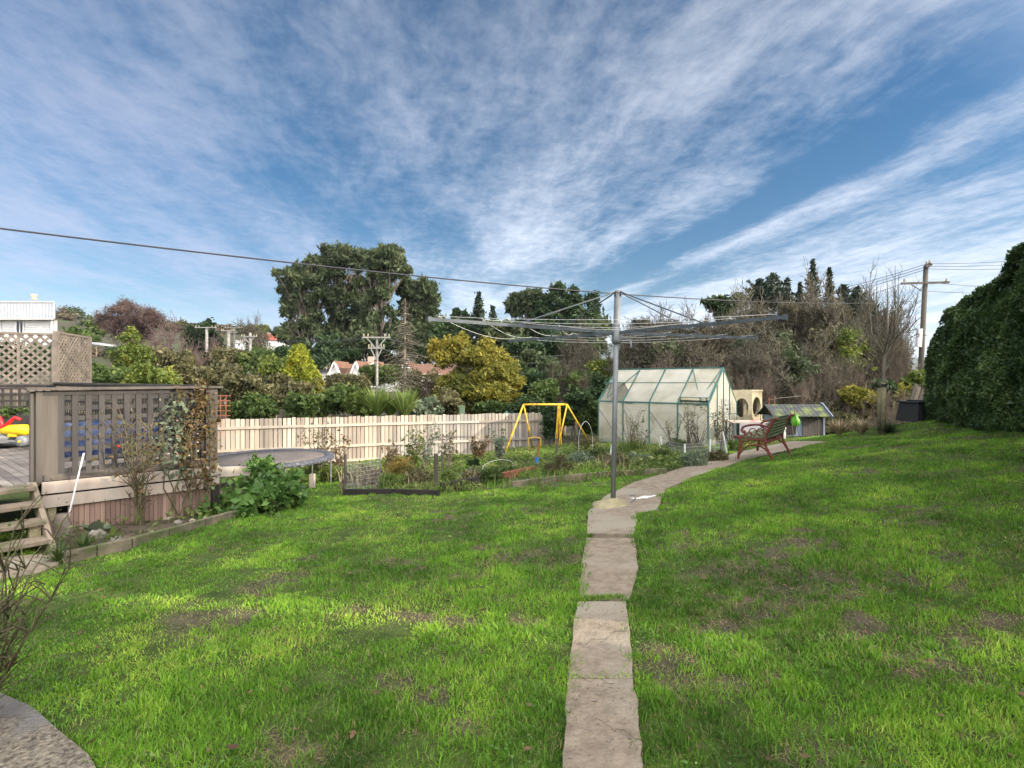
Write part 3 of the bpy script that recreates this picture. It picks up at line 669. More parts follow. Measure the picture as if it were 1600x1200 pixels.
for i, a in enumerate(arms):
    e = hub+a; d = a.normalized(); tips.append(e)
    mb = MB(); mb.beam(hub+d*.05, e, .021, .034); mb.beam(e-d*.02, e+d*.012, .03, .05)
    MB_ = mb.build('arm', M['arm'], t)
    for f in (.36, .56, .76, .96): MB().tube([hub+a*f+Zu*.02, hub+a*f+Zu*.045, hub+a*f+d*.02+Zu*.045], .004, 5).build('line_hook', M['galv'], MB_)
    s = ptop-Zu*.0+d*.045; q = hub+a*.58+Zu*.02
    MB().tube([s-Zu*.05, s+Zu*.01, s.lerp(q, .05), q, q+Zu*-.03], .0085, 6).build('stay', M['arm'], t, smooth=True)
ln = MB()
order = [0, 1, 3, 2]
for f in (.36, .56, .76, .96):
    for k in range(4):
        a = hub+arms[order[k]]*f+Zu*.035; b = hub+arms[order[(k+1) % 4]]*f+Zu*.035; sg = .035+.05*f*random.random()
        ln.tube([a.lerp(b, s/8)-Zu*sg*4*(s/8)*(1-s/8) for s in range(9)], .0028, 4)
ln.build('clothes_line', M['line'], t)
cb = MB().lathe(hb-Zu*.02, [(.26, 0), (.235, .035), (.17, .055), (.09, .085), (.05, .11), (.0, .112)], 18)
co = cb.build('concrete_collar', M['collar'], t, smooth=True)
tx = co.modifiers.new('rough', 'DISPLACE'); tn = bpy.data.textures.new('rough', 'CLOUDS'); tn.noise_scale = .12; tx.texture = tn; tx.strength = .035
MB().tube([hb+Vector((.2, -.03, .03)), hb+Vector((.26, -.05, .09)), hb+Vector((.25, -.04, .13)), hb+Vector((.2, -.02, .12))], .009, 6).build('base_hook', M['galv'], t)

# ------------------------------------------------------------------ overhead service cable
pole_b = P(1432, 640, 28); pole_t = P(1447, 415, 28)
pts = []
for i in range(41):
    s = i/40; pts.append(Vector((-9+31.6*s-6*(0), 9+19*s, 2.69+1.72*s-2.5*s*(1-s)*.92)))
e0 = Vector((-9, 9, 2.69)); dirb = (pts[0]-pts[1]).normalized()
pts = [e0+Vector((-6, -3.6, 1.1))] + pts
tag(MB().tube(pts, [.017]*24+[.011]*(len(pts)-24), 6).build('service_cable', M['cable'], smooth=True), 'long black cable sagging across the sky from upper left to the wooden pole', 'cable')

# ------------------------------------------------------------------ paling fence
FA = Vector((-11.8, 13.82, 0)); FB = Vector((1.5, 19.04, 0)); fd = (FB-FA).normalized(); fl = (FB-FA).length; fn = Vector((fd.y, -fd.x, 0))
t = thing('paling_fence', 'long pale timber paling fence behind the trampoline and vegetable beds', 'fence', (FA.x, FA.y, G(FA.x, FA.y)))
mb = MB(); n = int(fl/.128); ftop = lambda s: -1.10-.05*s/fl
fbot = lambda s: G(*(FA+fd*s)[:2])+.03
for i in range(n):
    s = (i+.5)*.128; p = FA+fd*s; tp = ftop(s)+random.uniform(-.018, .018); bz = fbot(s)
    mb.box((p.x, p.y, (tp+bz)/2), (.104+random.uniform(-.006, .008), .018, tp-bz), 0, Matrix.Rotation(math.atan2(fd.y, fd.x)+random.uniform(-.015, .015), 4, 'Z') @ Matrix.Rotation(random.uniform(-.006, .006), 4, 'Y'))
mb.build('palings', M['paling'], t)
for dz in (-.27, -.93, -1.4):
    rl = MB()
    for k in range(5):
        a = FA+fd*(fl*k/5+.004)+fn*.032; b = FA+fd*(fl*(k+1)/5-.004)+fn*.032
        a.z = ftop(fl*k/5)+dz+random.uniform(-.01, .01); b.z = ftop(fl*(k+1)/5)+dz+random.uniform(-.01, .01); rl.beam(a, b, .045, .075)
    rl.build('rail', M['paling'], t)
for k in range(7):
    p = FA+fd*(fl*k/6)*.99-fn*.06+fd*.05; MB().box((p.x, p.y, -1.95), (.1, .1, 1.6), math.atan2(fd.y, fd.x)).build('post', M['paling'], t)

# ------------------------------------------------------------------ deck with lattice screen, steps
R0 = Vector((-5.40, 5.9, 0)); R1 = Vector((-4.30, 7.3, 0)); u_ = (R1-R0).normalized(); n_ = Vector((u_.y, -u_.x, 0)); Lr = (R1-R0).length; ru = math.atan2(u_.y, u_.x)
FC = Vector((-9.8, 11.0, 0)); RL = Vector((-9.5, 1.2, 0)); RL2 = Vector((-15, 7, 0))
t = thing('deck', 'raised grey timber deck at the left with brown board skirting', 'deck', (R0.x, R0.y, G(*R0[:2])))
# floor boards
mb = MB(); bd = (FC-R1).normalized(); bn = Vector((bd.y, -bd.x, 0))
def in_deck(p): 
    return inpoly(np.array([p.x]), np.array([p.y]), [tuple(R0[:2]), tuple(R1[:2]), tuple(FC[:2]), tuple(RL2[:2]), tuple((R0-u_*5.2)[:2])])[0]
poly = [R0, R1, FC, RL2, R0-u_*5.2]
for i in range(-70, 70):
    o = R0+u_*(i*.098)
    # boards run away from the railing along -n_
    ts = [k*.05 for k in range(0, 260) if in_deck(o-n_*(k*.05+.001))]
    if ts: 
        a = o-n_*ts[0]; b = o-n_*ts[-1]
        a.z = b.z = -1.165; 
        if (b-a).length > .2: mb.beam(a, b, .09, .028)
mb.build('deck_boards', M['deck_wood'], t)
def zb(p): return G(p.x, p.y)
# fascia boards on the lawn side
for z, h in ((-1.225, .135), (-1.385, .14)):
    a = R0+n_*.035-u_*.02; b = R1+n_*.035+u_*.1; MB().beam((a.x, a.y, z), (b.x, b.y, z-.05), .03, h).build('fascia_board', M['pale_wood'], t)
# skirting
mb = MB(); k = 0; s = .2
while s < Lr+.02:
    p = R0+u_*(s+.04)+n_*.002; zt = -1.45-.05*s/Lr; z0 = zb(p)-.06; mb.box((p.x, p.y, (zt+z0)/2), (.046, .02, zt-z0), ru+random.uniform(-.03, .03)); s += .051
mb.build('skirting', M['skirt'], t)
p = R1+u_*.05; MB().box((p.x, p.y, (-1.47+zb(p))/2-.03), (.1, .12, -1.47-zb(p)+.06), ru).build('support_post', M['dark_wood'], t)
a = R1+u_*.1+n_*.02; b = FC; 
for z, h in ((-1.26, .15),): MB().beam((a.x, a.y, z), (b.x, b.y, z), .03, h).build('fascia_board', M['old_wood'], t)
a = R1+u_*.08; q = a+Vector((.32, .33, 0)); MB().beam((a.x, a.y, -1.62), (q.x, q.y, -1.64), .05, .10).beam((a.x, a.y, -1.3), (q.x, q.y-.0, -1.34), .04, .14).build('joist_end', M['pale_wood'], t)
for s_ in (0.12, .6):
    p = R0-u_*s_*0+u_*.16-n_*(.1+s_*.0); 
MB().box((R0.x+.04, R0.y+.06, -1.62), (.07, .07, .34), ru).build('support_post', M['collar'], t)
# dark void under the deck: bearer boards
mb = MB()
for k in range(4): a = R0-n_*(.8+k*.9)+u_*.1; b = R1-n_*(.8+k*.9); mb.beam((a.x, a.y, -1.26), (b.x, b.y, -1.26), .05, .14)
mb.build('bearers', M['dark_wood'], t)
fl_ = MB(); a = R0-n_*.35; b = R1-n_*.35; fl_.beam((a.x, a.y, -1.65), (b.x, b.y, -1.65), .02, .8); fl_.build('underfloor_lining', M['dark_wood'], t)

# railing screen (lawn side)
t = thing('lattice_screen', 'dark weathered square lattice screen on the lawn edge of the deck', 'lattice screen', (R0.x, R0.y, -1.15))
zt0 = -.10
p = R0+u_*.0; MB().box((p.x+.02, p.y+.03, -.64), (.20, .03, 1.06), ru).build('corner_board', M['old_wood'], t)
p = R0-n_*.07-u_*.06; MB().box((p.x, p.y, -.64), (.09, .09, 1.05), ru).build('corner_post', M['old_wood'], t)
p = R1-u_*.0; MB().box((p.x, p.y, -.66), (.15, .10, 1.09), ru).build('end_post', M['old_wood'], t)
a = R0-u_*.15; b = R1+u_*.14; MB().beam((a.x, a.y, zt0+.015), (b.x, b.y, zt0+.02), .15, .032).build('top_rail', M['old_wood'], t)
MB().beam((a.x, a.y, zt0-.02)+0*Zu if False else (R0.x, R0.y, zt0-.035), (R1.x, R1.y, zt0-.03), .04, .05).build('under_rail', M['screen_wood'], t)
MB().beam((R0.x, R0.y, -1.115), (R1.x, R1.y, -1.155), .07, .07).build('bottom_rail', M['old_wood'], t)
vb = MB(); nv = 13
for k in range(nv):
    s = .155+k*(Lr-.25)/(nv-1); p = R0+u_*s+n_*.008; vb.box((p.x, p.y, -.625), (.058, .013, 1.0), ru+random.uniform(-.02, .02))
vb.build('upright_battens', M['screen_wood'], t)
hbm = MB()
for k in range(8):
    z = -.19-k*.123; a = R0+u_*.1-n_*.007; b = R1-u_*.05-n_*.007; hbm.beam((a.x, a.y, z), (b.x, b.y, z-.01), .013, .052)
hbm.build('cross_battens', M['screen_wood'], t)

# far railing with dark lattice
def lattice(mb, a, b, z0, z1, pitch, w, th, diag=False):
    a = Vector(a); b = Vector(b); d = (b-a); Ln = d.length; d.normalize(); nn = Vector((d.y, -d.x, 0)); H = z1-z0
    if not diag:
        s = pitch/2
        while s < Ln: p = a+d*s; mb.beam((p.x, p.y, z0), (p.x, p.y, z1), w, th, up=nn); s += pitch
        z = z0+pitch/2
        while z < z1: mb.beam(Vector((a.x, a.y, z))-nn*th, Vector((b.x, b.y, z))-nn*th, th, w); z += pitch
    else:
        for sgn in (1, -1):
            s = -H if sgn > 0 else 0
            e = Ln if sgn > 0 else Ln+H
            while s < e:
                s0, s1 = s, s+sgn*H; zA, zB = z0, z1
                # clip to 0..Ln
                def cl(sa, za, sb, zb_):
                    if sa < 0: f = (0-sa)/(sb-sa); za += (zb_-za)*f; sa = 0
                    if sa > Ln: f = (Ln-sa)/(sb-sa); za += (zb_-za)*f; sa = Ln
                    return sa, za
                sa, za = cl(s0, zA, s1, zB); sb, zb_ = cl(s1, zB, s0, zA)
                if abs(sa-sb) > .02:
                    pa = a+d*sa+nn*th*(sgn*.5); pb_ = a+d*sb+nn*th*(sgn*.5)
                    mb.beam((pa.x, pa.y, za), (pb_.x, pb_.y, zb_), w, th*.96, up=nn)
                s += pitch
t = thing('far_railing', 'dark lattice railing along the far edge of the deck', 'railing', (FC.x, FC.y, -1.15))
R1b = R1+Vector((-.1, .08, 0))
for a, b in ((R1b, FC), (FC, FC+Vector((-6, -3.2, 0)))):
    mb = MB(); lattice(mb, (a.x, a.y, 0), (b.x, b.y, 0), -1.12, -.12, .13, .045, .012); mb.build('lattice', M['dark_wood'], t)
    MB().beam((a.x, a.y, -.07), (b.x, b.y, -.035), .12, .035).beam((a.x, a.y, -.11), (b.x, b.y, -.075), .04, .05).build('top_rail', M['screen_wood'], t)
for k in (0, .5, 1.0): 
    p = R1b.lerp(FC, k); MB().box((p.x, p.y, -.62), (.09, .09, 1.0), ru).build('post', M['dark_wood'], t)

# tall tan diagonal lattice beyond the deck
for nm, lab, A_, B_, pitch, zt in (('trellis_fence', 'tan diagonal trellis panel with wide open holes above the far railing', P(-90, 600, 11.2), P(86, 600, 12.0), .17, 1.08),
                        ('trellis_fence', 'tan fine-meshed trellis panel ending in a pale post, right of the open one', P(88, 600, 12.05), P(139, 600, 13.6), .145, 1.14)):
    t = thing(nm, lab, 'trellis', (A_.x, A_.y, -2.3), 'trellis panels beyond the deck')
    mb = MB(); lattice(mb, (A_.x, A_.y, 0), (B_.x, B_.y, 0), -.2, zt, pitch, .048, .01, True); mb.build('lattice', M['lattice_tan'], t)
    MB().beam((A_.x, A_.y, zt+.02), (B_.x, B_.y, zt+.02), .05, .05).build('top_rail', M['lattice_tan'], t)
    MB().beam((A_.x, A_.y, -.22), (B_.x, B_.y, -.22), .05, .07).build('bottom_rail', M['lattice_tan'], t)
    for p in (A_, B_): MB().box((p.x, p.y, (zt+.05-2.4)/2), (.09, .09, zt+.05+2.4), .3).build('post', M['lattice_tan'], t)
    for q in (.33, .66):
        p = A_.lerp(B_, q); MB().box((p.x, p.y, (zt-2.4)/2), (.05, .03, zt+2.4), .3).build('post', M['lattice_tan'], t)

# steps: open treads against the deck, running along the deck edge towards the camera
t = thing('deck_steps', 'weathered open timber steps down from the deck', 'steps', (-5.1, 5.4, -1.95))
S0 = R0-u_*.12
for k in range(4):
    c = S0+n_*(.10+.235*k); z = -1.19-.165*k if k else -1.19; z = -1.19-.15*k
    a = c+u_*.02; b = c-u_*1.7
    o = MB().beam((a.x, a.y, z), (b.x, b.y, z), .255, .045).build('tread', M['tread_wood'], t, bevel=.006)
    rz_ = MB().beam((a.x-n_.x*.11, a.y-n_.y*.11, z-.09), (b.x-n_.x*.11, b.y-n_.y*.11, z-.09), .02, .03)
for off in (.03, -1.72):
    a = S0+u_*off+n_*.0; b = S0+u_*off+n_*1.12
    MB().beam((a.x, a.y, -1.22), (b.x, b.y, -1.84), .045, .17).build('stringer', M['tread_wood'], t)
q = S0+n_*.6-u_*.05; MB().box((q.x, q.y, -1.70), (.09, .09, .45), ru).build('stringer_post', M['collar'], t)

# garden edging
ep = [gp(97, 880), gp(150, 868), gp(205, 856), gp(262, 840), gp(318, 824), gp(372, 808)]
t = thing('garden_edging', 'low mossy timber edging between the lawn and the garden bed under the deck', 'edging', ep[0])
for i in range(0, 5):
    a = ep[i].copy(); b = ep[i+1].copy(); dd = (b-a).normalized()*.004
    MB().beam(a+Zu*.035+dd, b+Zu*.035-dd, .06, .15).build('log', M['edging'], t, bevel=.012)

lawn_poly = [(-7.5, 1.3), (-4.6, 5.0), (-3.2, 8.6), (2.3, 8.2), (4.4, 10), (8, 11.6), (8.6, 10.2), (5, 2.4), (3.5, 1.3)]
# objects on the deck seen past and through the lattice
# toy tricycle
tb = P(13, 702, 8.8); tb.z = -1.15
t = thing('toy_tractor', 'red and yellow ride-on toy tractor with grey wheels standing on the deck', 'toy', tb)
def O(x, y, z): return tb+Vector((x*.95, y*.95, z*.95))
MB().tube([O(-.16, 0, .30), O(.05, 0, .34), O(.30, 0, .33), O(.36, 0, .27)], [.05, .085, .10, .05], 12).build('body', M['yellow_plastic'], t, smooth=True)
MB().box(O(.12, 0, .24), (.16, .12, .06)).build('chassis', M['yellow_plastic'], t, bevel=.015)
MB().tube([O(-.2, 0, .14), O(-.1, 0, .4), O(-.16, 0, .56), O(-.24, 0, .62)], [.03, .035, .03, .026], 10).tube([O(-.1, 0, .36), O(.05, 0, .5), O(.12, 0, .56), O(.22, 0, .52)], [.035, .03, .026, .024], 10).build('handlebars', M['red_plastic'], t, smooth=True)
for x, r_ in ((-.12, .15), (.42, .15)):
    for y in (-.17, .17):
        w = MB().tube([O(x, y-.06, r_), O(x, y-.04, r_), O(x, y+.04, r_), O(x, y+.06, r_)], [r_*.5, r_*.62, r_*.62, r_*.5], 20).build('wheel', M['galv'], t, smooth=True)
        MB().tube([O(x, y-.075, r_), O(x, y+.075, r_)], .02, 10).build('hub', M['yellow_plastic'], w)
# blue paddling pool / tarpaulin behind the screen
q = P(190, 690, 8.2)
pp = MB(); pr = []
for k in range(14):
    a = k/14*2*math.pi; pr.append((1.1+.05*math.sin(3*a), 0))
pp.lathe((q.x-.05, q.y, -1.15), [(.70, 0), (.76, .1), (.75, .42), (.70, .5), (.62, .44), (.6, .3), (.3, .34), (0, .36)], 26)
o = pp.build('paddling_pool', mat('blue_vinyl', (.012,.024,.075), (.10,.115,.15), .4, 7, lo=.45, hi=.7), origin=(q.x-.05, q.y, -1.15), smooth=True); tag(o, 'blue plastic pool on the deck seen through the lattice holes', 'pool')
# grey tarpaulin heap on the deck left
q = P(10, 662, 9.0)
mbx = MB().blob((q.x, q.y, -1.0), .38, 3, .3, 12, .4); o = mbx.build('tarpaulin', M['galv'], origin=(q.x, q.y, -1.15), smooth=True); tag(o, 'crumpled grey tarpaulin lying on the deck behind the toy tractor', 'tarpaulin')
r_ = np.random.default_rng(2); q = P(14, 648, 9.8)
tp = thing('pot_plant', 'low bright green plant in a box on the deck behind the toy tractor', 'plant', (q.x, q.y, -1.15))
MB().box((q.x, q.y, -.9), (1.5, .3, .5), .2).build('planter', M['dark_wood'], tp)
V, f_ = leaves(lobe_pts([(q.x, q.y, -.6, .35, .2, .08)], 700, r_), .04, r_); npobj('foliage', V, [f_], M['leaf_green'], tp)

# climbers on the lattice
def climber(name, label, area, n, lm, seed, d_off=.05, stems=8, size=.045):
    r = np.random.default_rng(seed); rnd = random.Random(seed)
    s0, s1, z0, z1 = area; c = R0+u_*((s0+s1)/2)
    t = thing(name, label, 'climber', (c.x, c.y, G(c.x, c.y)))
    mb = MB(); pts = []
    for k in range(stems):
        s = rnd.uniform(s0+.1*(s1-s0), s1); z = zb(c)+.0; pl_ = []
        for j in range(9):
            p = R0+u_*s+n_*(d_off+.03*rnd.random()); pl_.append(Vector((p.x, p.y, z))); z += (z1-zb(c))/8*rnd.uniform(.8, 1.12); s = min(max(s+rnd.uniform(-.1, .1), s0), s1)
        mb.tube(pl_, [.009-.0007*j for j in range(9)], 5)
        pts.append(np.array([tuple(q) for q in pl_]))
    mb.build('stems', M['thorn'], t)
    A = np.concatenate(pts); i = r.integers(0, len(A)-1, n); f = r.uniform(0, 1, (n, 1)); same = (np.abs(A[i]-A[i+1]).sum(1) < .6)[:, None]
    c_ = np.where(same, A[i]*(1-f)+A[i+1]*f, A[i])+r.normal(size=(n, 3))*np.array([.055, .055, .06]); c_ = c_[c_[:, 2] > z0]
    V, q = leaves(c_, size, r, 1.5); npobj('leaves', V, [q], M[lm], t); return t
climber('climbing_plant', 'autumn-brown climbing plant covering the right end of the dark lattice', (1.34, 1.76, -1.5, -.12), 1500, 'leaf_red', 4, stems=8, size=.030)
climber('climbing_plant', 'sparse green vine on the lattice just left of the brown climber', (1.15, 1.45, -1.3, -.25), 420, 'leaf_grey', 5, stems=4, size=.04)
# bare rose bush
def stem_bush(name, label, cat, base, H, n, spread, m, seed, thick=.008, leaves_n=0, lm=None, lsize=.03, twigs=5, group=None, lean=(0, 0)):
    r = np.random.default_rng(seed); rnd = random.Random(seed); b = Vector(base); t = thing(name, label, cat, b, group); mb = MB(); tips_ = []
    for k in range(n):
        a = rnd.uniform(0, 2*math.pi); sp_ = spread*rnd.uniform(.3, 1); h = H*rnd.uniform(.6, 1)
        pts = [b+Vector((math.cos(a)*.04, math.sin(a)*.04, -.02))]
        for j in range(1, 6):
            f = j/5; pts.append(b+Vector((math.cos(a)*sp_*f**1.3+rnd.uniform(-.02, .02)+lean[0]*f, math.sin(a)*sp_*f**1.3+rnd.uniform(-.02, .02)+lean[1]*f, h*f)))
        mb.tube(pts, [thick*(1-.14*j) for j in range(6)], 5); tips_ += pts[2:]
        for _ in range(twigs):
            j = rnd.randint(1, 5); p = pts[j]; e = p+Vector((rnd.uniform(-1, 1), rnd.uniform(-1, 1), rnd.uniform(.2, 1.2)))*H*.16
            mb.tube([p, p.lerp(e, .5)+Vector((rnd.uniform(-.01, .01), 0, .01)), e], [thick*.5, thick*.4, thick*.25], 4); tips_.append(e)
    mb.build('stems', M[m], t)
    if leaves_n:
        A = np.array([tuple(q) for q in tips_]); i = r.integers(0, len(A), leaves_n); c_ = A[i]+r.normal(size=(leaves_n, 3))*H*.05
        V, q = leaves(c_, lsize, r, 1.5); npobj('leaves', V, [q], M[lm], t)
    return t
b = R0+u_*.85+n_*.22; b.z = G(b.x, b.y); stem_bush('rose_bush', 'leggy bare rose bush with reddish stems in front of the deck skirting', 'rose bush', (b.x+.02, b.y, b.z), 1.35, 11, .24, 'thorn', 8, .010, 450, 'leaf_red', .020, 12)
rb = b+Vector((-.22, -.02, 1.0)); tag(MB().blob(rb, .02, 3, .2, 6).build('rose_bloom', M['red_plastic'], origin=rb, smooth=True), 'small red rose bloom high on the bare rose bush', 'flower')
# second bush at the right end with broad leaves
q = gp(400, 800)
lobes = [pl(px, py, d, r_, None) for px, py, d, r_ in ((345, 790, 7.3, 26), (375, 775, 7.5, 32), (410, 758, 7.7, 34), (440, 755, 7.8, 26), (425, 780, 7.5, 26), (385, 795, 7.2, 24), (455, 772, 7.8, 16), (405, 733, 7.8, 16))]
leafy_tree('leafy_shrub', 'broad-leaved bright green shrub at the right end of the deck beside the trampoline', 'shrub', 400, 7.5, lobes, 330, .062, 'leaf_shrub', r0=.03, seed=12, base_z=q.z, clump=.3, shell=.35, elong=1.25, droop=.4, part='foliage')
# white garden stake, stump, rhubarb
a = R0+u_*.16+n_*.14; a.z = G(a.x, a.y); tag(MB().tube([a, P(131, 708, a.y+.1)], .009, 8).build('garden_stake', M['white_pvc']), 'thin white stake leaning against the deck skirting left of the rose bush', 'stake')
q = R0+u_*.12+n_*.2; q.z = G(q.x, q.y); tag(MB().lathe(q-Zu*.05, [(.14, 0), (.11, .08), (.10, .16), (.07, .24), (.06, .29), (0, .27)], 9).build('tree_stump', M['bark'], smooth=True), 'rough brown tree stump beside the stringer of the deck steps', 'stump')
def fan_plant(name, label, base, n, Ln, w, m, seed, cat='plant', group=None, up=.5, bend=.6):
    """strap or paddle leaves, each a bent tapered blade"""
    rnd = random.Random(seed); b = Vector(base); V = []; Q_ = []
    for k in range(n):
        a = rnd.uniform(0, 2*math.pi); el = rnd.uniform(up, 1.45); l = Ln*rnd.uniform(.6, 1.1); dirh = Vector((math.cos(a), math.sin(a), 0)); s = dirh.cross(Zu)
        p = b.copy(); i0 = len(V); e = el; ww = (.45, 1, 1.05, .7, .08)
        for j in range(5):
            V += [tuple(p-s*w*ww[j]/2), tuple(p+Zu*w*-.1), tuple(p+s*w*ww[j]/2)]
            p = p+(dirh*math.cos(e)+Zu*math.sin(e))*l/4; e -= bend*rnd.uniform(.15, .5)
        for j in range(4):
            for c_ in (0, 1): Q_.append((i0+j*3+c_, i0+j*3+c_+1, i0+j*3+c_+4, i0+j*3+c_+3))
    o = npobj(name, V, [np.array(Q_)], M[m], origin=b); return tag(o, label, cat, group)
fan_plant('rhubarb_plant', 'large blue-green leaves of a plant on the soil below the skirting', gp(150, 838), 9, .28, .13, 'leaf_grey', 3, up=.5, bend=1.0)
fan_plant('grass_tuft', 'tall grass tuft at the foot of the deck steps beside the edging log', gp(92, 880)+Zu*.0, 90, .26, .010, 'leaf_green', 4, cat='grass tuft')
fan_plant('grass_tuft', 'grass tuft just inside the edging in the deck garden bed', gp(130, 860), 90, .24, .010, 'leaf_green', 5, cat='grass tuft')
fan_plant('grass_tuft', 'grass tuft below the broad-leaved shrub at the lawn edge', gp(425, 802), 90, .26, .010, 'leaf_green', 6, cat='grass tuft')
# low weeds in the bed (ground cover)
rw = np.random.default_rng(31)
def cover(name, label, poly, n, size, m, seed, hmax=.08, thr=.45, ns=2.5, z_up=0):
    r = np.random.default_rng(seed); P_ = np.array(poly); lo = P_.min(0); hi = P_.max(0)
    x = r.uniform(lo[0], hi[0], n); y = r.uniform(lo[1], hi[1], n); k = inpoly(x, y, poly) & (vnoise(x, y, ns, seed) > thr); x, y = x[k], y[k]
    nn = vnoise(x, y, ns, seed)-thr
    c = np.stack([x, y, Gv(x, y)+r.uniform(0, 1, len(x))*hmax*(1+3*nn)+z_up], 1); V, q = leaves(c, size, r, 2.2)
    return tag(npobj(name, V, [q], M[m]), label, 'ground cover', kind='stuff')
cover('bed_weeds', 'low green weeds covering the soil of the deck garden bed', bed_poly, 26000, .02, 'leaf_weed', 61, .09, .48)
for i, (px, py, s_) in enumerate(((262, 812, .05), (277, 820, .06), (150, 842, .10), (182, 848, .07), (300, 815, .04), (320, 812, .035), (236, 834, .035))):
    q = gp(px, py); lab = ['small pale stone in the middle of the deck bed', 'brown rounded stone beside the middle pale stone', 'large brown rock at the left of the deck bed', 'dark rock to the right of the large brown rock', 'whitish pebble near the right end of the bed', 'tiny pale pebble beside the shrub end of the bed', 'small pale pebble at the edging in front of the rose bush'][i]
    tag(MB().blob(q+Zu*s_*.3, s_, i, .25, 8, .7).build('rock', M['stone'] if i in (1, 2, 3) else M['pale_wood'], origin=q, smooth=True), lab, 'rock', 'rocks in the deck garden bed')

# foreground twiggy shrub at the left frame edge
t = stem_bush('twiggy_shrub', 'green-stemmed twiggy shrub at the left edge of the photo in front of the lawn', 'shrub', (-2.42, 2.3, -1.60), .92, 34, .38, 'thorn', 17, .007, 500, 'leaf_weed', .010, 14)
lf = Vector((-2.12, 2.32, -1.05)); 

# ------------------------------------------------------------------ trampoline
tc_ = Vector((-4.99, 10.5, -1.55)); tg = G(tc_.x, tc_.y)
t = thing('trampoline', 'round low trampoline with dark mat and worn edge pad in front of the fence', 'trampoline', (tc_.x, tc_.y, tg))
MB().lathe(tc_, [(0, -.02), (.5, -.018), (1.14, -.005), (1.14, -.012), (0, -.03)], 48).build('jumping_mat', M['rubber'], t, smooth=True)
o = MB().lathe(tc_, [(1.10, .0), (1.12, .012), (1.25, .014), (1.275, -.055), (1.265, -.06), (1.24, .004), (1.13, .004), (1.10, .0)], 64).build('edge_pad', M['pad'], t, smooth=True)
MB().tube([tc_+Vector((1.24*math.cos(k*math.pi/24), 1.24*math.sin(k*math.pi/24), -.03)) for k in range(49)], .022, 8, False).build('ring', M['galv'], t, smooth=True)
for k in range(6):
    a = k*math.pi/3+.15; p = tc_+Vector((1.22*math.cos(a), 1.22*math.sin(a), -.03)); q = Vector((p.x, p.y, tg if tg else -2.2)); q.z = G(p.x, p.y)
    MB().tube([p, q], .019, 8).build('leg', M['galv'], t)

# ------------------------------------------------------------------ swing set
sw = 16.6
L0 = P(818, 632, sw); R0s = P(886, 632, sw+.5); base = -2.42
t = thing('swing_set', 'yellow metal childs swing set in front of the dark bushes at the fence end', 'swing set', ((L0.x+R0s.x)/2, sw, base))
MB().tube([L0, R0s], .032, 10).build('top_bar', M['yellow_steel'], t, smooth=True)
for top, feet in ((L0, ((787, 708, sw-.5), (834, 706, sw+1.0))), (R0s, ((871, 706, sw+.1), (924, 700, sw+.9)))):
    for px, py, d in feet:
        f_ = P(px, py, d); MB().tube([top, Vector((f_.x, f_.y, G(f_.x, f_.y)-.02))], .027, 10).build('leg', M['yellow_steel'], t, smooth=True)
# folded glider hanging from the top bar
gl = MB()
for dx in (-.04, .0, .05, .09): a = L0.lerp(R0s, .80); gl.tube([a+Vector((dx*.5, 0, -.03)), a+Vector((dx*1.6-.04, .05, -1.45))], .015, 6)
g_ = gl.build('glider_frame', M['yellow_steel'], t)
a = L0.lerp(R0s, .82); MB().box(a+Vector((.1, 0, -1.43)), (.5, .14, .03)).build('glider_seat', M['rust_wood'], g_)
sg_ = MB(); a = L0.lerp(R0s, .15); b = a+Vector((.28, 0, 0))
MB().tube([a, a-Zu*1.12], .006, 4).tube([b, b-Zu*1.12], .006, 4).build('swing_chain', M['wire'], t)
seat = MB().box((a+b)/2-Zu*1.45, (.46, .2, .03)).build('swing_seat', M['rust_wood'], t)
MB().tube([(a+b)/2+Vector((-.2, 0, -1.44)), (a+b)/2+Vector((-.2, 0, -1.1)), (a+b)/2+Vector((.0, 0, -1.06)), (a+b)/2+Vector((.2, 0, -1.1)), (a+b)/2+Vector((.2, 0, -1.44))], .014, 6).build('seat_guard', M['yellow_steel'], t)

# ------------------------------------------------------------------ greenhouse
th = R(42); wd = Vector((math.sin(th), math.cos(th), 0)); ld = Vector((-math.cos(th), math.sin(th), 0))
GC = Vector((5.56, 14.5, 0)); GW, GL = 2.3, 3.63; zE, zR, z0 = -.65, .40, -1.98
t = thing('greenhouse', 'translucent greenhouse with a green metal frame and open roof vents', 'greenhouse', (GC.x, GC.y, z0))
def gpt(w, l, z): q = GC+wd*w+ld*l; return Vector((q.x, q.y, z))
m = bpy.data.materials.new('milky_pane'); m.use_nodes = True; nt = m.node_tree; pb_ = nt.nodes['Principled BSDF']
n1 = nt.nodes.new('ShaderNodeTexNoise'); tcn = nt.nodes.new('ShaderNodeTexCoord'); n1.inputs['Scale'].default_value = 1.6; n1.inputs['Detail'].default_value = 6; nt.links.new(tcn.outputs['Object'], n1.inputs['Vector'])
rr_ = ramp(nt, [(.3, (.78,.77,.71)), (.52, (.69,.67,.58)), (.72, (.50,.48,.36))]); nt.links.new(n1.outputs[0], rr_.inputs[0]); nt.links.new(rr_.outputs[0], pb_.inputs['Base Color']); pb_.inputs['Roughness'].default_value = .25
tr = nt.nodes.new('ShaderNodeBsdfTranslucent'); nt.links.new(rr_.outputs[0], tr.inputs[0]); tp_ = nt.nodes.new('ShaderNodeBsdfTransparent')
s1 = nt.nodes.new('ShaderNodeMixShader'); s1.inputs[0].default_value = .6; nt.links.new(pb_.outputs[0], s1.inputs[1]); nt.links.new(tr.outputs[0], s1.inputs[2])
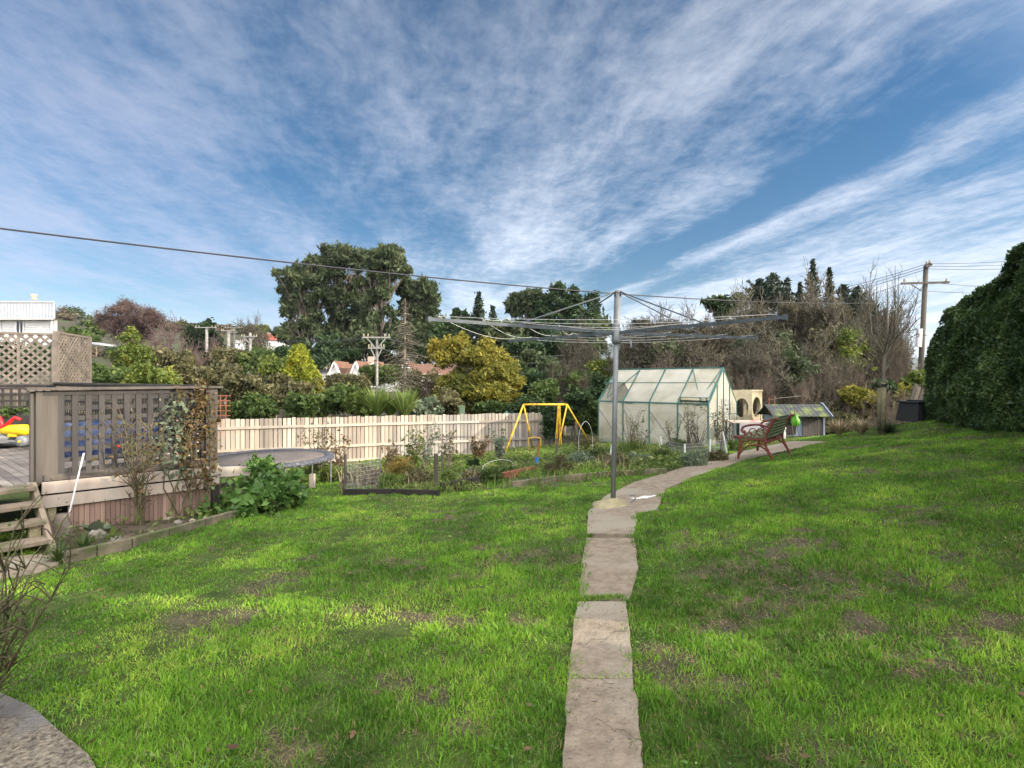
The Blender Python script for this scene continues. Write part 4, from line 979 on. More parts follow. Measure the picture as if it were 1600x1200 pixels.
s2 = nt.nodes.new('ShaderNodeMixShader'); s2.inputs[0].default_value = .32; nt.links.new(s1.outputs[0], s2.inputs[1]); nt.links.new(tp_.outputs[0], s2.inputs[2]); nt.links.new(s2.outputs[0], nt.nodes['Material Output'].inputs[0])
M['pane'] = m
def pane(pts, th_=.006, parent=t, nm='pane'):
    pts = [Vector(p) for p in pts]; c = sum(pts, Vector())/len(pts); nrm = (pts[1]-pts[0]).cross(pts[2]-pts[0]).normalized()
    pts = [p+(c-p).normalized()*.008-nrm*th_/2 for p in pts]; return MB().prism(pts, nrm*th_).build(nm, M['pane'], parent)
nb = 4; fr = .03
def bar(a, b, w=.034, nm='frame_bar', p=t): return MB().beam(a, b, w, w).build(nm, M['green_frame'], p)
fr_l = MB(); fr_s = MB(); fr_r = MB(); fr_b = MB(); br = MB()
for k in range(nb+1):
    l = GL*k/nb
    fr_s.beam(gpt(0, l, z0), gpt(0, l, zE), .042, .042); fr_s.beam(gpt(GW, l, z0), gpt(GW, l, zE), .03, .03)
    fr_r.beam(gpt(0, l, zE), gpt(GW/2, l, zR), .042, .045); fr_r.beam(gpt(GW, l, zE), gpt(GW/2, l, zR), .03, .032)
    if k < nb:
        l1 = GL*(k+1)/nb
        pane([gpt(0, l, z0), gpt(0, l1, z0), gpt(0, l1, zE-.04), gpt(0, l, zE-.04)], nm='wall_pane')
        pane([gpt(GW, l, z0), gpt(GW, l1, z0), gpt(GW, l1, zE-.04), gpt(GW, l, zE-.04)], nm='wall_pane')
        br.beam(gpt(-.016, l1-.02, zE-.25), gpt(-.016, l+.1, z0+.1), .012, .018)
        for side in (0, GW):
            mid = GW/2
            fw = lambda f: side+(mid-side)*f; fz = lambda f: zE+(zR-zE)*f
            vent = (side == 0 and k == 0) or (side == GW and k == 2) or (side == 0 and k == nb-1)
            if side == 0 and k == 0 or side == 0 and k == nb-1:
                pane([gpt(fw(.57), l, fz(.57)), gpt(fw(.57), l1, fz(.57)), gpt(fw(1), l1, fz(1)), gpt(fw(1), l, fz(1))], nm='roof_pane')
            else:
                pane([gpt(fw(0), l, fz(0)), gpt(fw(0), l1, fz(0)), gpt(fw(.57), l1, fz(.57)), gpt(fw(.57), l, fz(.57))], nm='roof_pane')
                pane([gpt(fw(.58), l, fz(.58)), gpt(fw(.58), l1, fz(.58)), gpt(fw(1), l1, fz(1)), gpt(fw(1), l, fz(1))], nm='roof_pane')
            fr_b.beam(gpt(fw(.575), l+.015, fz(.575)+.004), gpt(fw(.575), l1-.015, fz(.575)+.004), .025, .025)
rbz = MB()
for la, lb in ((0, GL/nb), (GL, GL*(nb-1)/nb)):
    lm_ = la+(lb-la)*.3; rbz.beam(gpt(GW/2-.08, la+.02, zR-.03), gpt(.09, lm_, zE+.12), .022, .022).beam(gpt(GW/2-.08, lb-.02, zR-.03), gpt(.09, lm_, zE+.12), .022, .022)
rbz.build('roof_braces', M['green_frame'], t)
fr_s.build('side_posts', M['green_frame'], t); fr_r.build('rafters', M['green_frame'], t); fr_b.build('roof_crossbars', M['green_frame'], t); br.build('wall_braces', M['galv'], t)
for w in (0, GW): MB().beam(gpt(w, -.02, zE), gpt(w, GL+.02, zE), .05, .05).build('gutter', M['green_frame'], t)
MB().beam(gpt(GW/2, -.02, zR+.015), gpt(GW/2, GL+.02, zR+.015), .05, .04).build('ridge_bar', M['green_frame'], t)
for l in (0, GL):
    off = -.012 if l == 0 else .012
    pane([gpt(0, l, z0), gpt(GW, l, z0), gpt(GW, l, zE), gpt(GW/2, l, zR), gpt(0, l, zE)], nm='gable_pane')
    ge_ = MB()
    for f in ((.28, .5, .72) if l == 0 else (.3, .7)):
        top = zE+(zR-zE)*(1-abs(f-.5)*2); ge_.beam(gpt(GW*f, l+off*1.5, z0), gpt(GW*f, l+off*1.5, top-.03), .024, .02)
    ge_.beam(gpt(.02, l+off*1.5, -1.0), gpt(GW*.27, l+off*1.5, -1.0), .02, .02); ge_.beam(gpt(GW*.73, l+off*1.5, -1.0), gpt(GW-.02, l+off*1.5, -1.0), .02, .02)
    ge_.build('gable_bars', M['green_frame'], t)
# open vents: hinged at the upper crossbar
for k in (0, nb-1):
    l, l1 = GL*k/nb+.02, GL*(k+1)/nb-.02
    hp0 = gpt(GW/2*.57, l, zE+(zR-zE)*.57+.02); hp1 = gpt(GW/2*.57, l1, hp0.z); dn = (-wd*.94+Vector((0, 0, -.02 if k else -.75))).normalized()*(.42 if k else .7)
    vp = pane([hp0, hp1, hp1+dn, hp0+dn], nm='roof_vent')
    vf = MB()
    for a, b in ((hp0, hp1), (hp1, hp1+dn), (hp1+dn, hp0+dn), (hp0+dn, hp0)): vf.beam(a, b, .02, .02)
    vf.build('vent_frame', M['green_frame'], vp)
    MB().tube([hp0+dn, gpt(.05, (l+l1)/2, zE+.05)], .007, 5).build('vent_arm', M['wire'], vp)
MB().beam(gpt(.02, .02, z0+.06), gpt(.02, GL, z0+.06), .04, .12).beam(gpt(0, -.02, z0+.06), gpt(GW, -.02, z0+.06), .04, .12).build('base_rail', M['green_frame'], t)
for k, (w_, l_, hh_, lab) in enumerate(((1.1, .8, 1.1, 'leafy tomato plant inside the greenhouse near the gable'), (1.5, 2.0, .9, 'green plant inside the middle of the greenhouse'), (.8, 3.0, 1.2, 'tall green plant inside the far end of the greenhouse'))):
    q = gpt(w_, l_, z0+.1); rq = np.random.default_rng(900+k); tq = thing('potted_plant', lab, 'plant', q, 'plants inside the greenhouse')
    MB().lathe(q, [(0, 0), (.14, 0), (.18, .3), (.16, .3), (0, .26)], 12).build('pot', M['black_plastic'], tq)
    V, f_ = leaves(lobe_pts([(q.x, q.y, q.z+.3+hh_*.35, .28, .28, hh_*.4)], 500, rq), .07, rq); npobj('foliage', V, [f_], M['leaf_green'], tq)
# black wire trellis leaning on the gable
t = thing('wire_trellis', 'dark wire mesh trellis standing against the right gable of the greenhouse', 'trellis', gpt(1.0, -.2, -1.85))
mb = MB()
for k in range(7): mb.tube([gpt(.55+k*.11, -.32, -1.85), gpt(.55+k*.11, -.16, -.5)], .004, 4)
for k in range(12): mb.tube([gpt(.55, -.32+.16*k/12, -1.8+k*.112), gpt(1.21, -.32+.16*k/12, -1.8+k*.112)], .004, 4)
mb.build('mesh', M['wire'], t)
MB().tube([gpt(.55, -.32, -1.87), gpt(.55, -.16, -.5)], .008, 5).tube([gpt(1.21, -.32, -1.87), gpt(1.21, -.16, -.5)], .008, 5).build('side_rods', M['wire'], t)

# ------------------------------------------------------------------ garden bench
bn0 = Vector((4.50, 8.95, 0)); bl = Vector((.63, .777, 0)).normalized(); bf = Vector((-.777, .63, 0)).normalized(); BL = 1.36
b0 = bn0+bl*BL/2; b0.z = G(b0.x, b0.y)
t = thing('garden_bench', 'garden bench with ornate rusty red iron ends and green timber slats beside the path', 'bench', b0)
def bp_(l, f, z): q = bn0+bl*l+bf*f; return Vector((q.x, q.y, G(bn0.x+bl.x*BL*.5, bn0.y+bl.y*BL*.5)+z))
def Cc(pts, n=8):
    out_ = []; pts = [Vector(p) for p in pts]
    for i in range(len(pts)-1):
        p0 = pts[max(i-1, 0)]; p1 = pts[i]; p2 = pts[i+1]; p3 = pts[min(i+2, len(pts)-1)]
        for k in range(n):
            s = k/n; out_.append(.5*((2*p1)+(p2-p0)*s+(2*p0-5*p1+4*p2-p3)*s*s+(3*p1-p0-3*p2+p3)*s**3))
    out_.append(pts[-1]); return out_
for l in (0, BL):
    mb = MB()
    def cur(pts, w): 
        c = Cc([bp_(l, f, z) for f, z in pts]); 
        mb.tube(c, w, 6)
    cur([(-.06, 0), (.0, .14), (.06, .27), (.06, .40), (.01, .55), (-.045, .68), (-.10, .745), (-.145, .74)], .022)       # back leg and stile
    cur([(.52, 0), (.50, .15), (.47, .28), (.50, .38), (.56, .40), (.585, .36)], .022)                        # front leg
    cur([(-.03, .06), (.06, .20), (.22, .27), (.38, .22), (.50, .08)], .017)                                  # arch
    cur([(.06, .38), (.2, .365), (.36, .37), (.52, .41)], .016)
    cur([(.03, .60), (.18, .63), (.34, .61), (.42, .58), (.46, .52), (.43, .48), (.39, .50)], .019)            # arm with scroll
    cur([(.42, .52), (.40, .45), (.44, .38)], .015)
    for cx, cz, rr2 in ((.14, .50, .065), (.27, .50, .06), (.20, .43, .045), (.33, .45, .045), (.12, .31, .035), (.22, .315, .035), (.32, .315, .035), (.42, .30, .035), (.07, .52, .04)):
        mb.tube([bp_(l, cx+rr2*math.cos(k*math.pi/6), cz+rr2*math.sin(k*math.pi/6)) for k in range(13)], .0095, 5)
    mb.build('end_frame', M['red_iron'], t, smooth=True)
for f, z in ((.06, .415), (.14, .405), (.22, .40), (.30, .40), (.38, .405), (.46, .42)):
    MB().beam(bp_(-.01, f, z), bp_(BL+.01, f, z), .062, .022).build('seat_slat', M['green_slat'], t, bevel=.004)
for k in range(6):
    z = .46+k*.055; f = .04-.036*((z-.42)/.1)*.62; up_ = (bf*-.5+Zu)
    MB().beam(bp_(-.01, f+.0, z), bp_(BL+.01, f+.0, z), .02, .054, up=up_).build('back_slat', M['green_slat'], t, bevel=.004)
mb = MB(); mb.tube([bp_(.0, .06, .30), bp_(BL, .06, .30)], .011, 6)
for k in range(12):
    cx = .08+k*(BL-.16)/11; mb.tube([bp_(cx+.045*math.cos(a*math.pi/5), .06, .345+.04*math.sin(a*math.pi/5)) for a in range(11)], .007, 5)
mb.build('lace_rail', M['red_iron'], t)

# ------------------------------------------------------------------ sapling, stakes, compost bin
def pl_base(px, py): return gp(px, py)
sb = Vector(((1378-800)/F*11.2, 11.2, 0)); sb.z = G(sb.x, sb.y)
def sap():
    t = thing('young_tree', 'bare young tree tied to a mossy stake on the lawn', 'tree', sb)
    h = .0; tr = [sb+Vector((.02, 0, 0)), sb+Vector((.03, 0, .8)), sb+Vector((.05, .0, 1.6)), sb+Vector((.12, 0, 2.1)), sb+Vector((.13, 0, 3.0)), sb+Vector((.1, 0, 3.55))]
    MB().tube(tr, [.045, .04, .036, .026, .013, .005], 8).build('trunk', M['gum_bark'], t, smooth=True)
    rnd = random.Random(5); mb = MB()
    def br_(p, d, L_, r_, lv):
        pts = [p]; 
        for k in range(4): d = (d+Vector((rnd.uniform(-.15, .15), rnd.uniform(-.15, .15), .16))).normalized(); pts.append(pts[-1]+d*L_/4)
        mb.tube(pts, [r_, r_*.8, r_*.6, r_*.45, r_*.3], 5)
        if lv:
            for _ in range(6): q = pts[rnd.randint(1, 4)]; br_(q, (d+Vector((rnd.uniform(-1, 1), rnd.uniform(-1, 1), rnd.uniform(-.2, .8)))).normalized(), L_*.5, r_*.5, lv-1)
    for k in range(11):
        z = rnd.uniform(.95, 2.6); a = k*2.4+rnd.uniform(-.4, .4); br_(sb+Vector((.05, 0, z)), Vector((math.cos(a), math.sin(a), rnd.uniform(.3, 1.2))).normalized(), rnd.uniform(.6, 1.1), .013, 2)
    for dx, h in ((-.14, 3.55), (-.06, 3.35), (.16, 3.7), (.20, 3.5)):
        pts = [sb+Vector((.08, 0, 1.7)), sb+Vector((dx*1.6, 0, 2.2)), sb+Vector((dx*1.9, .02, 2.8)), sb+Vector((dx*1.8, 0, h))]; mb.tube(pts, [.018, .014, .01, .004], 5)
        for _ in range(8): p = pts[1].lerp(pts[3], rnd.random()); br_(p, Vector((rnd.uniform(-1, 1), rnd.uniform(-1, 1), 1)).normalized(), .3, .006, 1)
    mb.build('crown', M['twig'], t)
sap()
t = thing('tree_stake', 'mossy round stake with a black rubber tie beside the young tree trunk', 'stake', sb+Vector((-.03, -.08, 0)))
MB().tube([sb+Vector((-.03, -.08, -.05)), sb+Vector((-.02, -.08, 1.13))], .045, 10).build('pole', M['mossy_bark'], t, smooth=True); MB().tube([sb+Vector((-.02, -.08, 1.04)), sb+Vector((-.02, -.08, 1.10))], .052, 12).build('tie', M['black_plastic'], t)
tag(MB().tube([sb+Vector((.19, .35, -.05)), sb+Vector((.19, .35, 1.0))], .035, 10).build('tree_stake', M['mossy_bark'], smooth=True), 'second mossy stake, shorter and without a tie, behind the young tree', 'stake')
tag(MB().tube([sb+Vector((.34, .1, -.05)), sb+Vector((.34, .1, .72))], .022, 8).build('tree_stake', M['mossy_bark'], smooth=True), 'thin short stake right of the two mossy stakes at the young tree', 'stake')
fan_plant('grass_tuft', 'dark long grass tuft growing around the young tree and its stakes', sb+Vector((.05, -.1, 0)), 260, .34, .014, 'leaf_dark', 9, cat='grass tuft', up=.6)

cbp = Vector(((1439-800)/F*12.3, 12.3, 0)); cbp.z = G(cbp.x, cbp.y)
t = thing('compost_bin', 'square black plastic compost bin at the foot of the hedge end', 'compost bin', cbp)
mb = MB(); w0, w1, hB = .36, .30, .44
vs = [Vector((cbp.x+sx*w0, cbp.y+sy*w0, cbp.z)) for sx, sy in ((-1,-1),(1,-1),(1,1),(-1,1))]+[Vector((cbp.x+sx*w1, cbp.y+sy*w1, cbp.z+hB)) for sx, sy in ((-1,-1),(1,-1),(1,1),(-1,1))]
mb.add(vs, [(0,3,2,1),(4,5,6,7),(0,1,5,4),(1,2,6,5),(2,3,7,6),(3,0,4,7)])
for s_ in (-1, 0, 1): mb.box((cbp.x+s_*.26, cbp.y-.335, cbp.z+.21), (.05, .03, .40), 0, Matrix.Rotation(-.12, 4, 'X'))
mb.build('body', M['black_plastic'], t, bevel=.02)
MB().box((cbp.x, cbp.y, cbp.z+hB+.025), (.68, .68, .045)).box((cbp.x, cbp.y, cbp.z+hB+.06), (.4, .4, .04)).build('lid', M['black_plastic'], t, bevel=.015)
q = cbp+Vector((.33, -.55, 0)); q.z = G(q.x, q.y)
t = thing('black_tub', 'low black tub lying in front of the compost bin', 'tub', q)
MB().lathe(q, [(.0, .02), (.30, .02), (.36, .17), (.38, .18), (.33, .16), (.27, .04), (0, .04)], 20).build('tub', M['black_plastic'], t, smooth=True)
tag(MB().tube([q+Vector((-.45, -.1, .16)), q+Vector((0, -.05, .2)), q+Vector((.2, 0, .27))], .02, 6).build('branch', M['bark']), 'short cut branch lying across the low black tub', 'branch')
for k, (a, b, lab) in enumerate(((-.02, .12, 'grey plank leaning behind the compost bin, leftmost of three'), (.08, .2, 'brown plank leaning behind the compost bin, middle of three'), (.2, .3, 'short pale plank leaning into the hedge behind the bin, rightmost of three'))):
    p0 = cbp+Vector((a, .5, 0)); p1 = cbp+Vector((b+.26, .62, .90-.07*k)); tag(MB().beam(p0, p1, .09, .025, up=(0, 1, 0)).build('plank', M['old_wood'] if k != 1 else M['bark']), lab, 'plank', 'planks behind the compost bin')

# ------------------------------------------------------------------ hedge
def hedge(name, label, y0, y1, seed, n, hz0, hz1, thick=1.1, lsize=.032, front=None):
    r = np.random.default_rng(seed); f = hedge_x if front is None else front
    cy = (y0+y1)/2; t = thing(name, label, 'hedge', (f(cy), cy, G(f(cy), cy)))
    # dense foliage skin: left face, top and ends
    def H(y): return hz0+(hz1-hz0)*(y-y0)/(y1-y0)
    m1 = int(n*.72); y = r.uniform(y0, y1, m1); v_ = r.uniform(0, 1, m1)
    g = Gv(f(y), y); top = H(y); z = g+(top-g)*v_
    bulge = (vnoise(y, z, 1.3, 5)-.5)*.42+(vnoise(y, z, 4, 6)-.5)*.24
    dep = r.exponential(.07, m1)
    x = f(y)-.10+bulge*-1+dep+(v_**4)*.55+((1-v_)**6)*.15
    A = np.stack([x, y-bulge*.3, z], 1)
    m2 = int(n*.2); y = r.uniform(y0, y1, m2); w_ = r.uniform(0, thick, m2); z = H(y)-r.exponential(.06, m2)+(vnoise(f(y)+w_, y, 2, 7)-.5)*.3
    B = np.stack([f(y)+w_+.25, y, z], 1)
    m3 = n-m1-m2; w_ = r.uniform(-.1, thick+.3, m3); v_ = r.uniform(0, .95, m3); e = np.where(r.uniform(0, 1, m3) < .65, y1, y0); g = Gv(f(e), e); z = g+(H(e)-g)*v_
    bl_ = (vnoise(w_*2, z, 2, 8)-.5)*.4; dq = np.abs(r.exponential(.08, m3)); w_ = w_+(v_**4)*.55; C_ = np.stack([f(e)+w_, np.where(e > cy, e-dq+bl_, e+dq), z], 1)
    V, q = leaves(np.concatenate([A, B, C_]), lsize, r, 1.7); npobj('foliage', V, [q], M['leaf_hedge'], t)
    # twiggy core
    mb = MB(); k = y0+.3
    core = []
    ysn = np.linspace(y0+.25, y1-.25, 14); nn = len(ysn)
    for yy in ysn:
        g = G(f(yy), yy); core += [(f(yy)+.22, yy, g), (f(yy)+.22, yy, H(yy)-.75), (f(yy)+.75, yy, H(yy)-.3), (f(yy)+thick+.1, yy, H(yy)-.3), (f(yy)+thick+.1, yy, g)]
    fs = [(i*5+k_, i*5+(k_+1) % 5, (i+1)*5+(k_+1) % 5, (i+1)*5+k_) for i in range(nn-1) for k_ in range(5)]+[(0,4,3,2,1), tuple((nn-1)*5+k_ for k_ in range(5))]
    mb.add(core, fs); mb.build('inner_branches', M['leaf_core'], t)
    # stray shoots on top
    sh = MB(); rnd = random.Random(seed)
    for _ in range(int((y1-y0)*9)):
        yy = rnd.uniform(y0, y1); p = Vector((f(yy)+rnd.uniform(.3, .9), yy, H(yy)-.1)); sh.tube([p, p+Vector((rnd.uniform(-.1, .05), rnd.uniform(-.1, .1), rnd.uniform(.12, .38)))], [.005, .002], 4)
    tag(sh.build('shoots', M['thorn'], t), kind='stuff'); return t
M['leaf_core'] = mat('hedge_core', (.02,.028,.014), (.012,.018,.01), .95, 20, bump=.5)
hedge('hedge', 'tall dense dark green clipped hedge along the right side of the lawn', 2.02, 12.0, 71, 340000, 3.12, 1.42, lsize=.030)
hedge('hedge', 'unseen hedge added behind the camera on the right to shade the lawn', -9.5, 1.50, 72, 26000, 2.9, 2.75, lsize=.10, front=lambda y: 3.75+.12*y)  # out of view; added to cast shade, its gap set for the sun streaks

# ------------------------------------------------------------------ right pole and wires
t = thing('power_pole', 'leaning wooden power pole with one crossarm rising behind the hedge end', 'power pole', (pole_b.x, pole_b.y, HF(pole_b.x, 28)))
pb0 = Vector((pole_b.x, 28, HF(pole_b.x, 28)))
MB().tube([pb0, pole_t], [.15, .115], 10).build('pole', M['pole_wood'], t, smooth=True)
a = P(1437, 514, 27.95); b = P(1435, 542, 27.95); MB().tube([a, b], [.135, .14], 12).build('sheath', M['white_pvc'], t)
a = P(1408, 443, 27.8); b = P(1483, 441, 27.8); MB().beam(a, b, .09, .11).build('crossarm', M['pole_wood'], t)
MB().beam(P(1424, 445, 27.75), P(1441, 455, 27.75), .03, .04).beam(P(1446, 418, 27.9), P(1454, 412, 27.9), .16, .2).build('brace', M['old_wood'], t)
for px, py in ((1413, 440), (1479, 440), (1453, 411), (1448, 413)):
    p = P(px, py, 27.75); MB().lathe(p, [(.045, 0), (.06, .05), (.04, .09), (.05, .13), (.02, .17)], 8).build('insulator', M['cream'], t)
def wire(name, label, a, b, sag, r_=.012, group=None, cat='wire', n=16):
    a = Vector(a); b = Vector(b); tag(MB().tube([a.lerp(b, s/n)-Zu*sag*4*(s/n)*(1-s/n) for s in range(n+1)], r_, 4).build(name, M['wire'], origin=a), label, cat, group)
for k, (y0_, x1, y1_, lab) in enumerate(((412, 1585, 402, 'topmost wire leaving the leaning pole to the right'), (416, 1590, 408, 'second wire leaving the leaning pole to the right'), (420, 1590, 416, 'third wire leaving the leaning pole to the right'), (441, 1590, 450, 'wire leaving the right end of the leaning pole crossarm'), (455, 1590, 456, 'lowest wire leaving the leaning pole to the right'))):
    wire('power_wire', lab, P(1450, y0_, 27.8), P(x1+60, y1_, 27.5), .1, .016, 'wires on the leaning power pole')
for k, (y0_, d1, x1, y1_, lab) in enumerate(((413, 55, 1180, 470, 'upper long wire running left from the leaning pole over the bare trees'), (417, 55, 1180, 474, 'second long wire running left from the leaning pole over the bare trees'), (421, 55, 1185, 479, 'third long wire running left from the leaning pole over the bare trees'), (443, 50, 1190, 490, 'lower long wire from the crossarm left over the bare trees'))):
    wire('power_wire', lab, P(1412 if k == 3 else 1446, y0_, 27.8), P(x1, y1_, d1), .5, .016, 'wires on the leaning power pole')

# ------------------------------------------------------------------ hutch, cube and clutter on the right of the greenhouse
hd = 15.4
ha = P(1208, 683, hd); hc = P(1284, 683, hd+.2); hz = G(9.0, 15.2); x0, x1 = ha.x, hc.x
t = thing('rabbit_hutch', 'low blue-grey wooden hutch with a mossy ribbed roof near the sapling', 'hutch', ((x0+x1)/2, hd, hz))
hzE, hzR = P(0, 650, hd).z, P(0, 633, hd).z
MB().box((x0+(x1-x0)*.30, hd+.35, (hz+hzE)/2), ((x1-x0)*.56, .6, hzE-hz)).build('wall', M['blue_paint'], t)
MB().box((x0+(x1-x0)*.27, hd+.04, hz+.35), (.55, .03, .6)).build('hutch_opening', M['dark_wood'], t)
for k in range(7):
    x = x0+(x1-x0)*(.60+k*.055); MB().box((x, hd+.03, hz+.33), ((x1-x0)*.052, .025, .66)).build('board', M['old_wood'], t)
MB().box((x1-.12, hd+.5, hz+.28), (.22, .25, .5)).build('crate', M['pale_wood'], t)
for x in (x0+.02, x1-.05): MB().box((x, hd+.02, (hz+hzE)/2), (.05, .05, hzE-hz)).build('post', M['blue_paint'], t)
rf = MB(); nr = 26
for side in (-1, 1):
    for k in range(nr):
        f0, f1 = k/nr, (k+1)/nr; xa = x0-.08+(x1-x0+.14)*f0; xb = x0-.08+(x1-x0+.14)*f1; yb = hd+.35+side*.52; dz = .009 if k % 2 else 0
        rf.add([(xa, yb, hzE+dz), (xb, yb, hzE-dz+.018), (xb, hd+.35, hzR-dz+.018), (xa, hd+.35, hzR+dz), (xa, yb, hzE+dz-.02), (xb, yb, hzE-dz-.002), (xb, hd+.35, hzR-dz-.002), (xa, hd+.35, hzR+dz-.02)],
               [(0,1,2,3), (7,6,5,4), (0,4,5,1), (1,5,6,2), (2,6,7,3), (3,7,4,0)])
rf.build('roof', M['moss_tin'], t)
MB().beam((x1+.09, hd-.19, hzE-.03), (x1+.09, hd+.35, hzR+.03), .03, .09).beam((x1+.09, hd+.89, hzE-.03), (x1+.09, hd+.35, hzR+.03), .03, .09).build('bargeboard', M['blue_paint'], t)
# lime bag
q = P(1243, 650, hd-.25)
bg_ = MB().lathe(q-Zu*.3, [(.0, 0), (.10, .02), (.14, .12), (.12, .22), (.05, .28), (.07, .33), (0, .33)], 12); o = bg_.build('plastic_bag', M['lime'], origin=q, smooth=True)
o.modifiers.new('r', 'DISPLACE').texture = tn; o.modifiers['r'].strength = .12; tag(o, 'bright lime green plastic bag hanging on the hutch front', 'bag')
# drum
q = P(1218, 680, hd-.5); q.z = G(q.x, q.y); tag(MB().lathe(q, [(0, 0), (.16, 0), (.165, .3), (.17, .32), (.16, .5), (.13, .53), (0, .54)], 16).build('white_drum', M['white_pvc'], smooth=True), 'white plastic drum left of the lime bag behind the bench', 'drum')
for k in range(4):
    px = 1222+k*9; p = P(px, 690, hd-.9); p.z = G(p.x, p.y)
    tag(MB().tube([p, p+Vector((random.uniform(-.12, .12), .1, random.uniform(.55, .8)))], .011, 5).build('bamboo_cane', M['old_wood']), ['thin cane just right of the bench back', 'thin leaning cane left of the lime bag', 'thin cane under the lime bag', 'thin cane right of the lime bag'][k], 'cane', 'canes in front of the hutch')
# cream play cube with round holes
cd = 16.2; ca = P(1143, 656, cd); cr_ = P(1175, 656, cd); cz0, cz1 = P(0, 657, cd).z, P(0, 612, cd).z; s_ = cr_.x-ca.x
t = thing('play_cube', 'cream plastic play cube with big round holes standing right of the greenhouse', 'play cube', ((ca.x+cr_.x)/2, cd+.4, cz0))
def face_with_hole(o_, du, dv, dn, nm, rx=.33, slot=True):
    n = 24; ring = []; outer = []
    for k in range(n):
        a = 2*math.pi*k/n+math.pi/4; ring.append((.5+rx*math.cos(a), .44+rx*math.sin(a)))
        m_ = max(abs(math.cos(a)), abs(math.sin(a))); outer.append((.5+.5*math.cos(a)/m_, .44+(.56 if math.sin(a) > 0 else .44)*math.sin(a)/m_))
    def Q(uv, off): return Vector(o_)+Vector(du)*uv[0]+Vector(dv)*uv[1]+Vector(dn)*off
    vs = [Q(x, 0) for x in outer]+[Q(x, 0) for x in ring]+[Q(x, .06) for x in ring]+[Q(x, .06) for x in outer]
    fs = []
    for k in range(n): j = (k+1) % n; fs += [(k, j, n+j, n+k), (n+k, n+j, 2*n+j, 2*n+k), (2*n+k, 2*n+j, 3*n+j, 3*n+k), (3*n+k, 3*n+j, j, k)]
    return MB().add(vs, fs).build(nm, M['cream'], t)
hh_ = cz1-cz0; A_ = Vector((ca.x, cd, cz0)); B_ = Vector((cr_.x, cd, cz0)); D_ = Vector((cr_.x+.72, cd+.75, cz0)); E_ = A_+(D_-B_)
cn = Vector((0, 1, 0))
face_with_hole(A_, B_-A_, Zu*hh_, cn, 'front_panel'); face_with_hole(B_+Vector((.0, .062, 0)), D_-B_, Zu*hh_, Vector((-.9, .42, 0)), 'side_panel', .36); face_with_hole(E_, D_-E_-Vector((.1, 0, 0)), Zu*hh_, cn, 'back_panel')
MB().prism([A_+Zu*hh_, B_+Zu*hh_, D_+Zu*hh_, E_+Zu*hh_], Zu*.05).build('top', M['cream'], t)
MB().prism([A_+Zu*-.04, B_-Zu*.04, D_-Zu*.04, E_-Zu*.04], Zu*.038).build('floor_panel', M['cream'], t)
# table with white cloth below
q = P(1165, 690, 14.6); q.z = G(q.x, q.y); t = thing('garden_table', 'small table with a pale cloth beneath the cream play cube', 'table', q)
MB().box(q+Zu*.62, (1.0, .6, .04)).build('tabletop', M['pale_wood'], t)
MB().box(q+Vector((.05, -.31, .44)), (.72, .02, .34)).build('cloth', mat('dirty_cloth', (.38,.36,.37), (.26,.25,.26), .9, 5), t)
for sx in (-.45, .45):
    for sy in (-.25, .25): MB().box(q+Vector((sx, sy, .3)), (.05, .05, .6)).build('leg', M['galv'], t)
MB_p = MB().box((A_.x+.5, cd+.4, (cz0-.04+G(A_.x+.5, cd+.4))/2), (1.1, .7, cz0-.05-G(A_.x+.5, cd+.4))); tag(MB_p.build('crate_stack', M['dark_wood'], origin=(A_.x+.5, cd+.4, G(A_.x+.5, cd+.4))), 'dark timber crate under the cream play cube', 'crate')
tag(MB().tube([P(1174, 658, 14.5), P(1186, 654, 14.6)], .02, 6).build('pink_toy', mat('pink_plastic', (.55,.16,.17), (.45,.12,.13), .5)), 'faded pink plastic piece lying on the table beside the bench', 'toy')
# hoop and netting poles
for k, (px, y1_) in enumerate(((1201, 621), (1210, 619))):
    a = P(px, 690, 15.8); a.z = G(a.x, a.y); b = P(px, y1_, 15.8)
    tag(MB().tube([a, b], .018, 6).build('metal_rod', M['rust_wood']), ['rusty upright rod left of the hutch roof', 'rusty upright rod at the left corner of the hutch roof'][k], 'rod', 'rusty rods by the hutch')
t_pts = Cc([P(1188, 680, 16.5), P(1190, 640, 16.5), P(1203, 625, 16.5), P(1240, 620, 17), P(1265, 618, 17.5)], 6)
tag(MB().tube(t_pts, .013, 5).build('wire_hoop', M['old_wood']), 'bent pale hoop rising behind the hutch', 'hoop')

# ------------------------------------------------------------------ vegetable garden
def board_run(name, label, pts, h=.13, w=.05, m='edging', group=None, cat='edging', lift=.03):
    g = [gp(*p) for p in pts]; t = thing(name, label, cat, g[0], group)
    for i in range(len(g)-1):
        dd = (g[i+1]-g[i]).normalized()*.004; MB().beam(g[i]+Zu*lift+dd, g[i+1]+Zu*lift-dd, w, h).build('board', M[m], t, bevel=.006)
board_run('bed_edging', 'long dark timber edging along the front of the vegetable garden left part', [(537, 773), (610, 773), (686, 776)], .14, m='dark_wood')
board_run('bed_edging', 'dark timber edging of the vegetable garden reaching the path on the right', [(800, 762), (870, 753), (960, 745), (1042, 741)], .14, m='edging')
board_run('bed_edging', 'dark board edging the bare soil bed behind the first post', [(688, 770), (750, 760)], .18, m='dark_wood', lift=.08)
board_run('bed_edging', 'brown board edging the second soil bed beside the blue post', [(782, 751), (838, 738)], .14, m='rust_wood', lift=.07)
board_run('bed_edging', 'low timber edging at the foot of the fence', [(640, 727), (720, 721), (756, 719)], .1, m='old_wood')
def post(px, py_top, py_bot, r_, m, label, cat='post', group=None, lean=0):
    b = gp(px, py_bot); p = P(px+lean, py_top, b.y); tag(MB().tube([b-Zu*.05, p], r_, 8).build('garden_post', M[m]), label, cat, group)
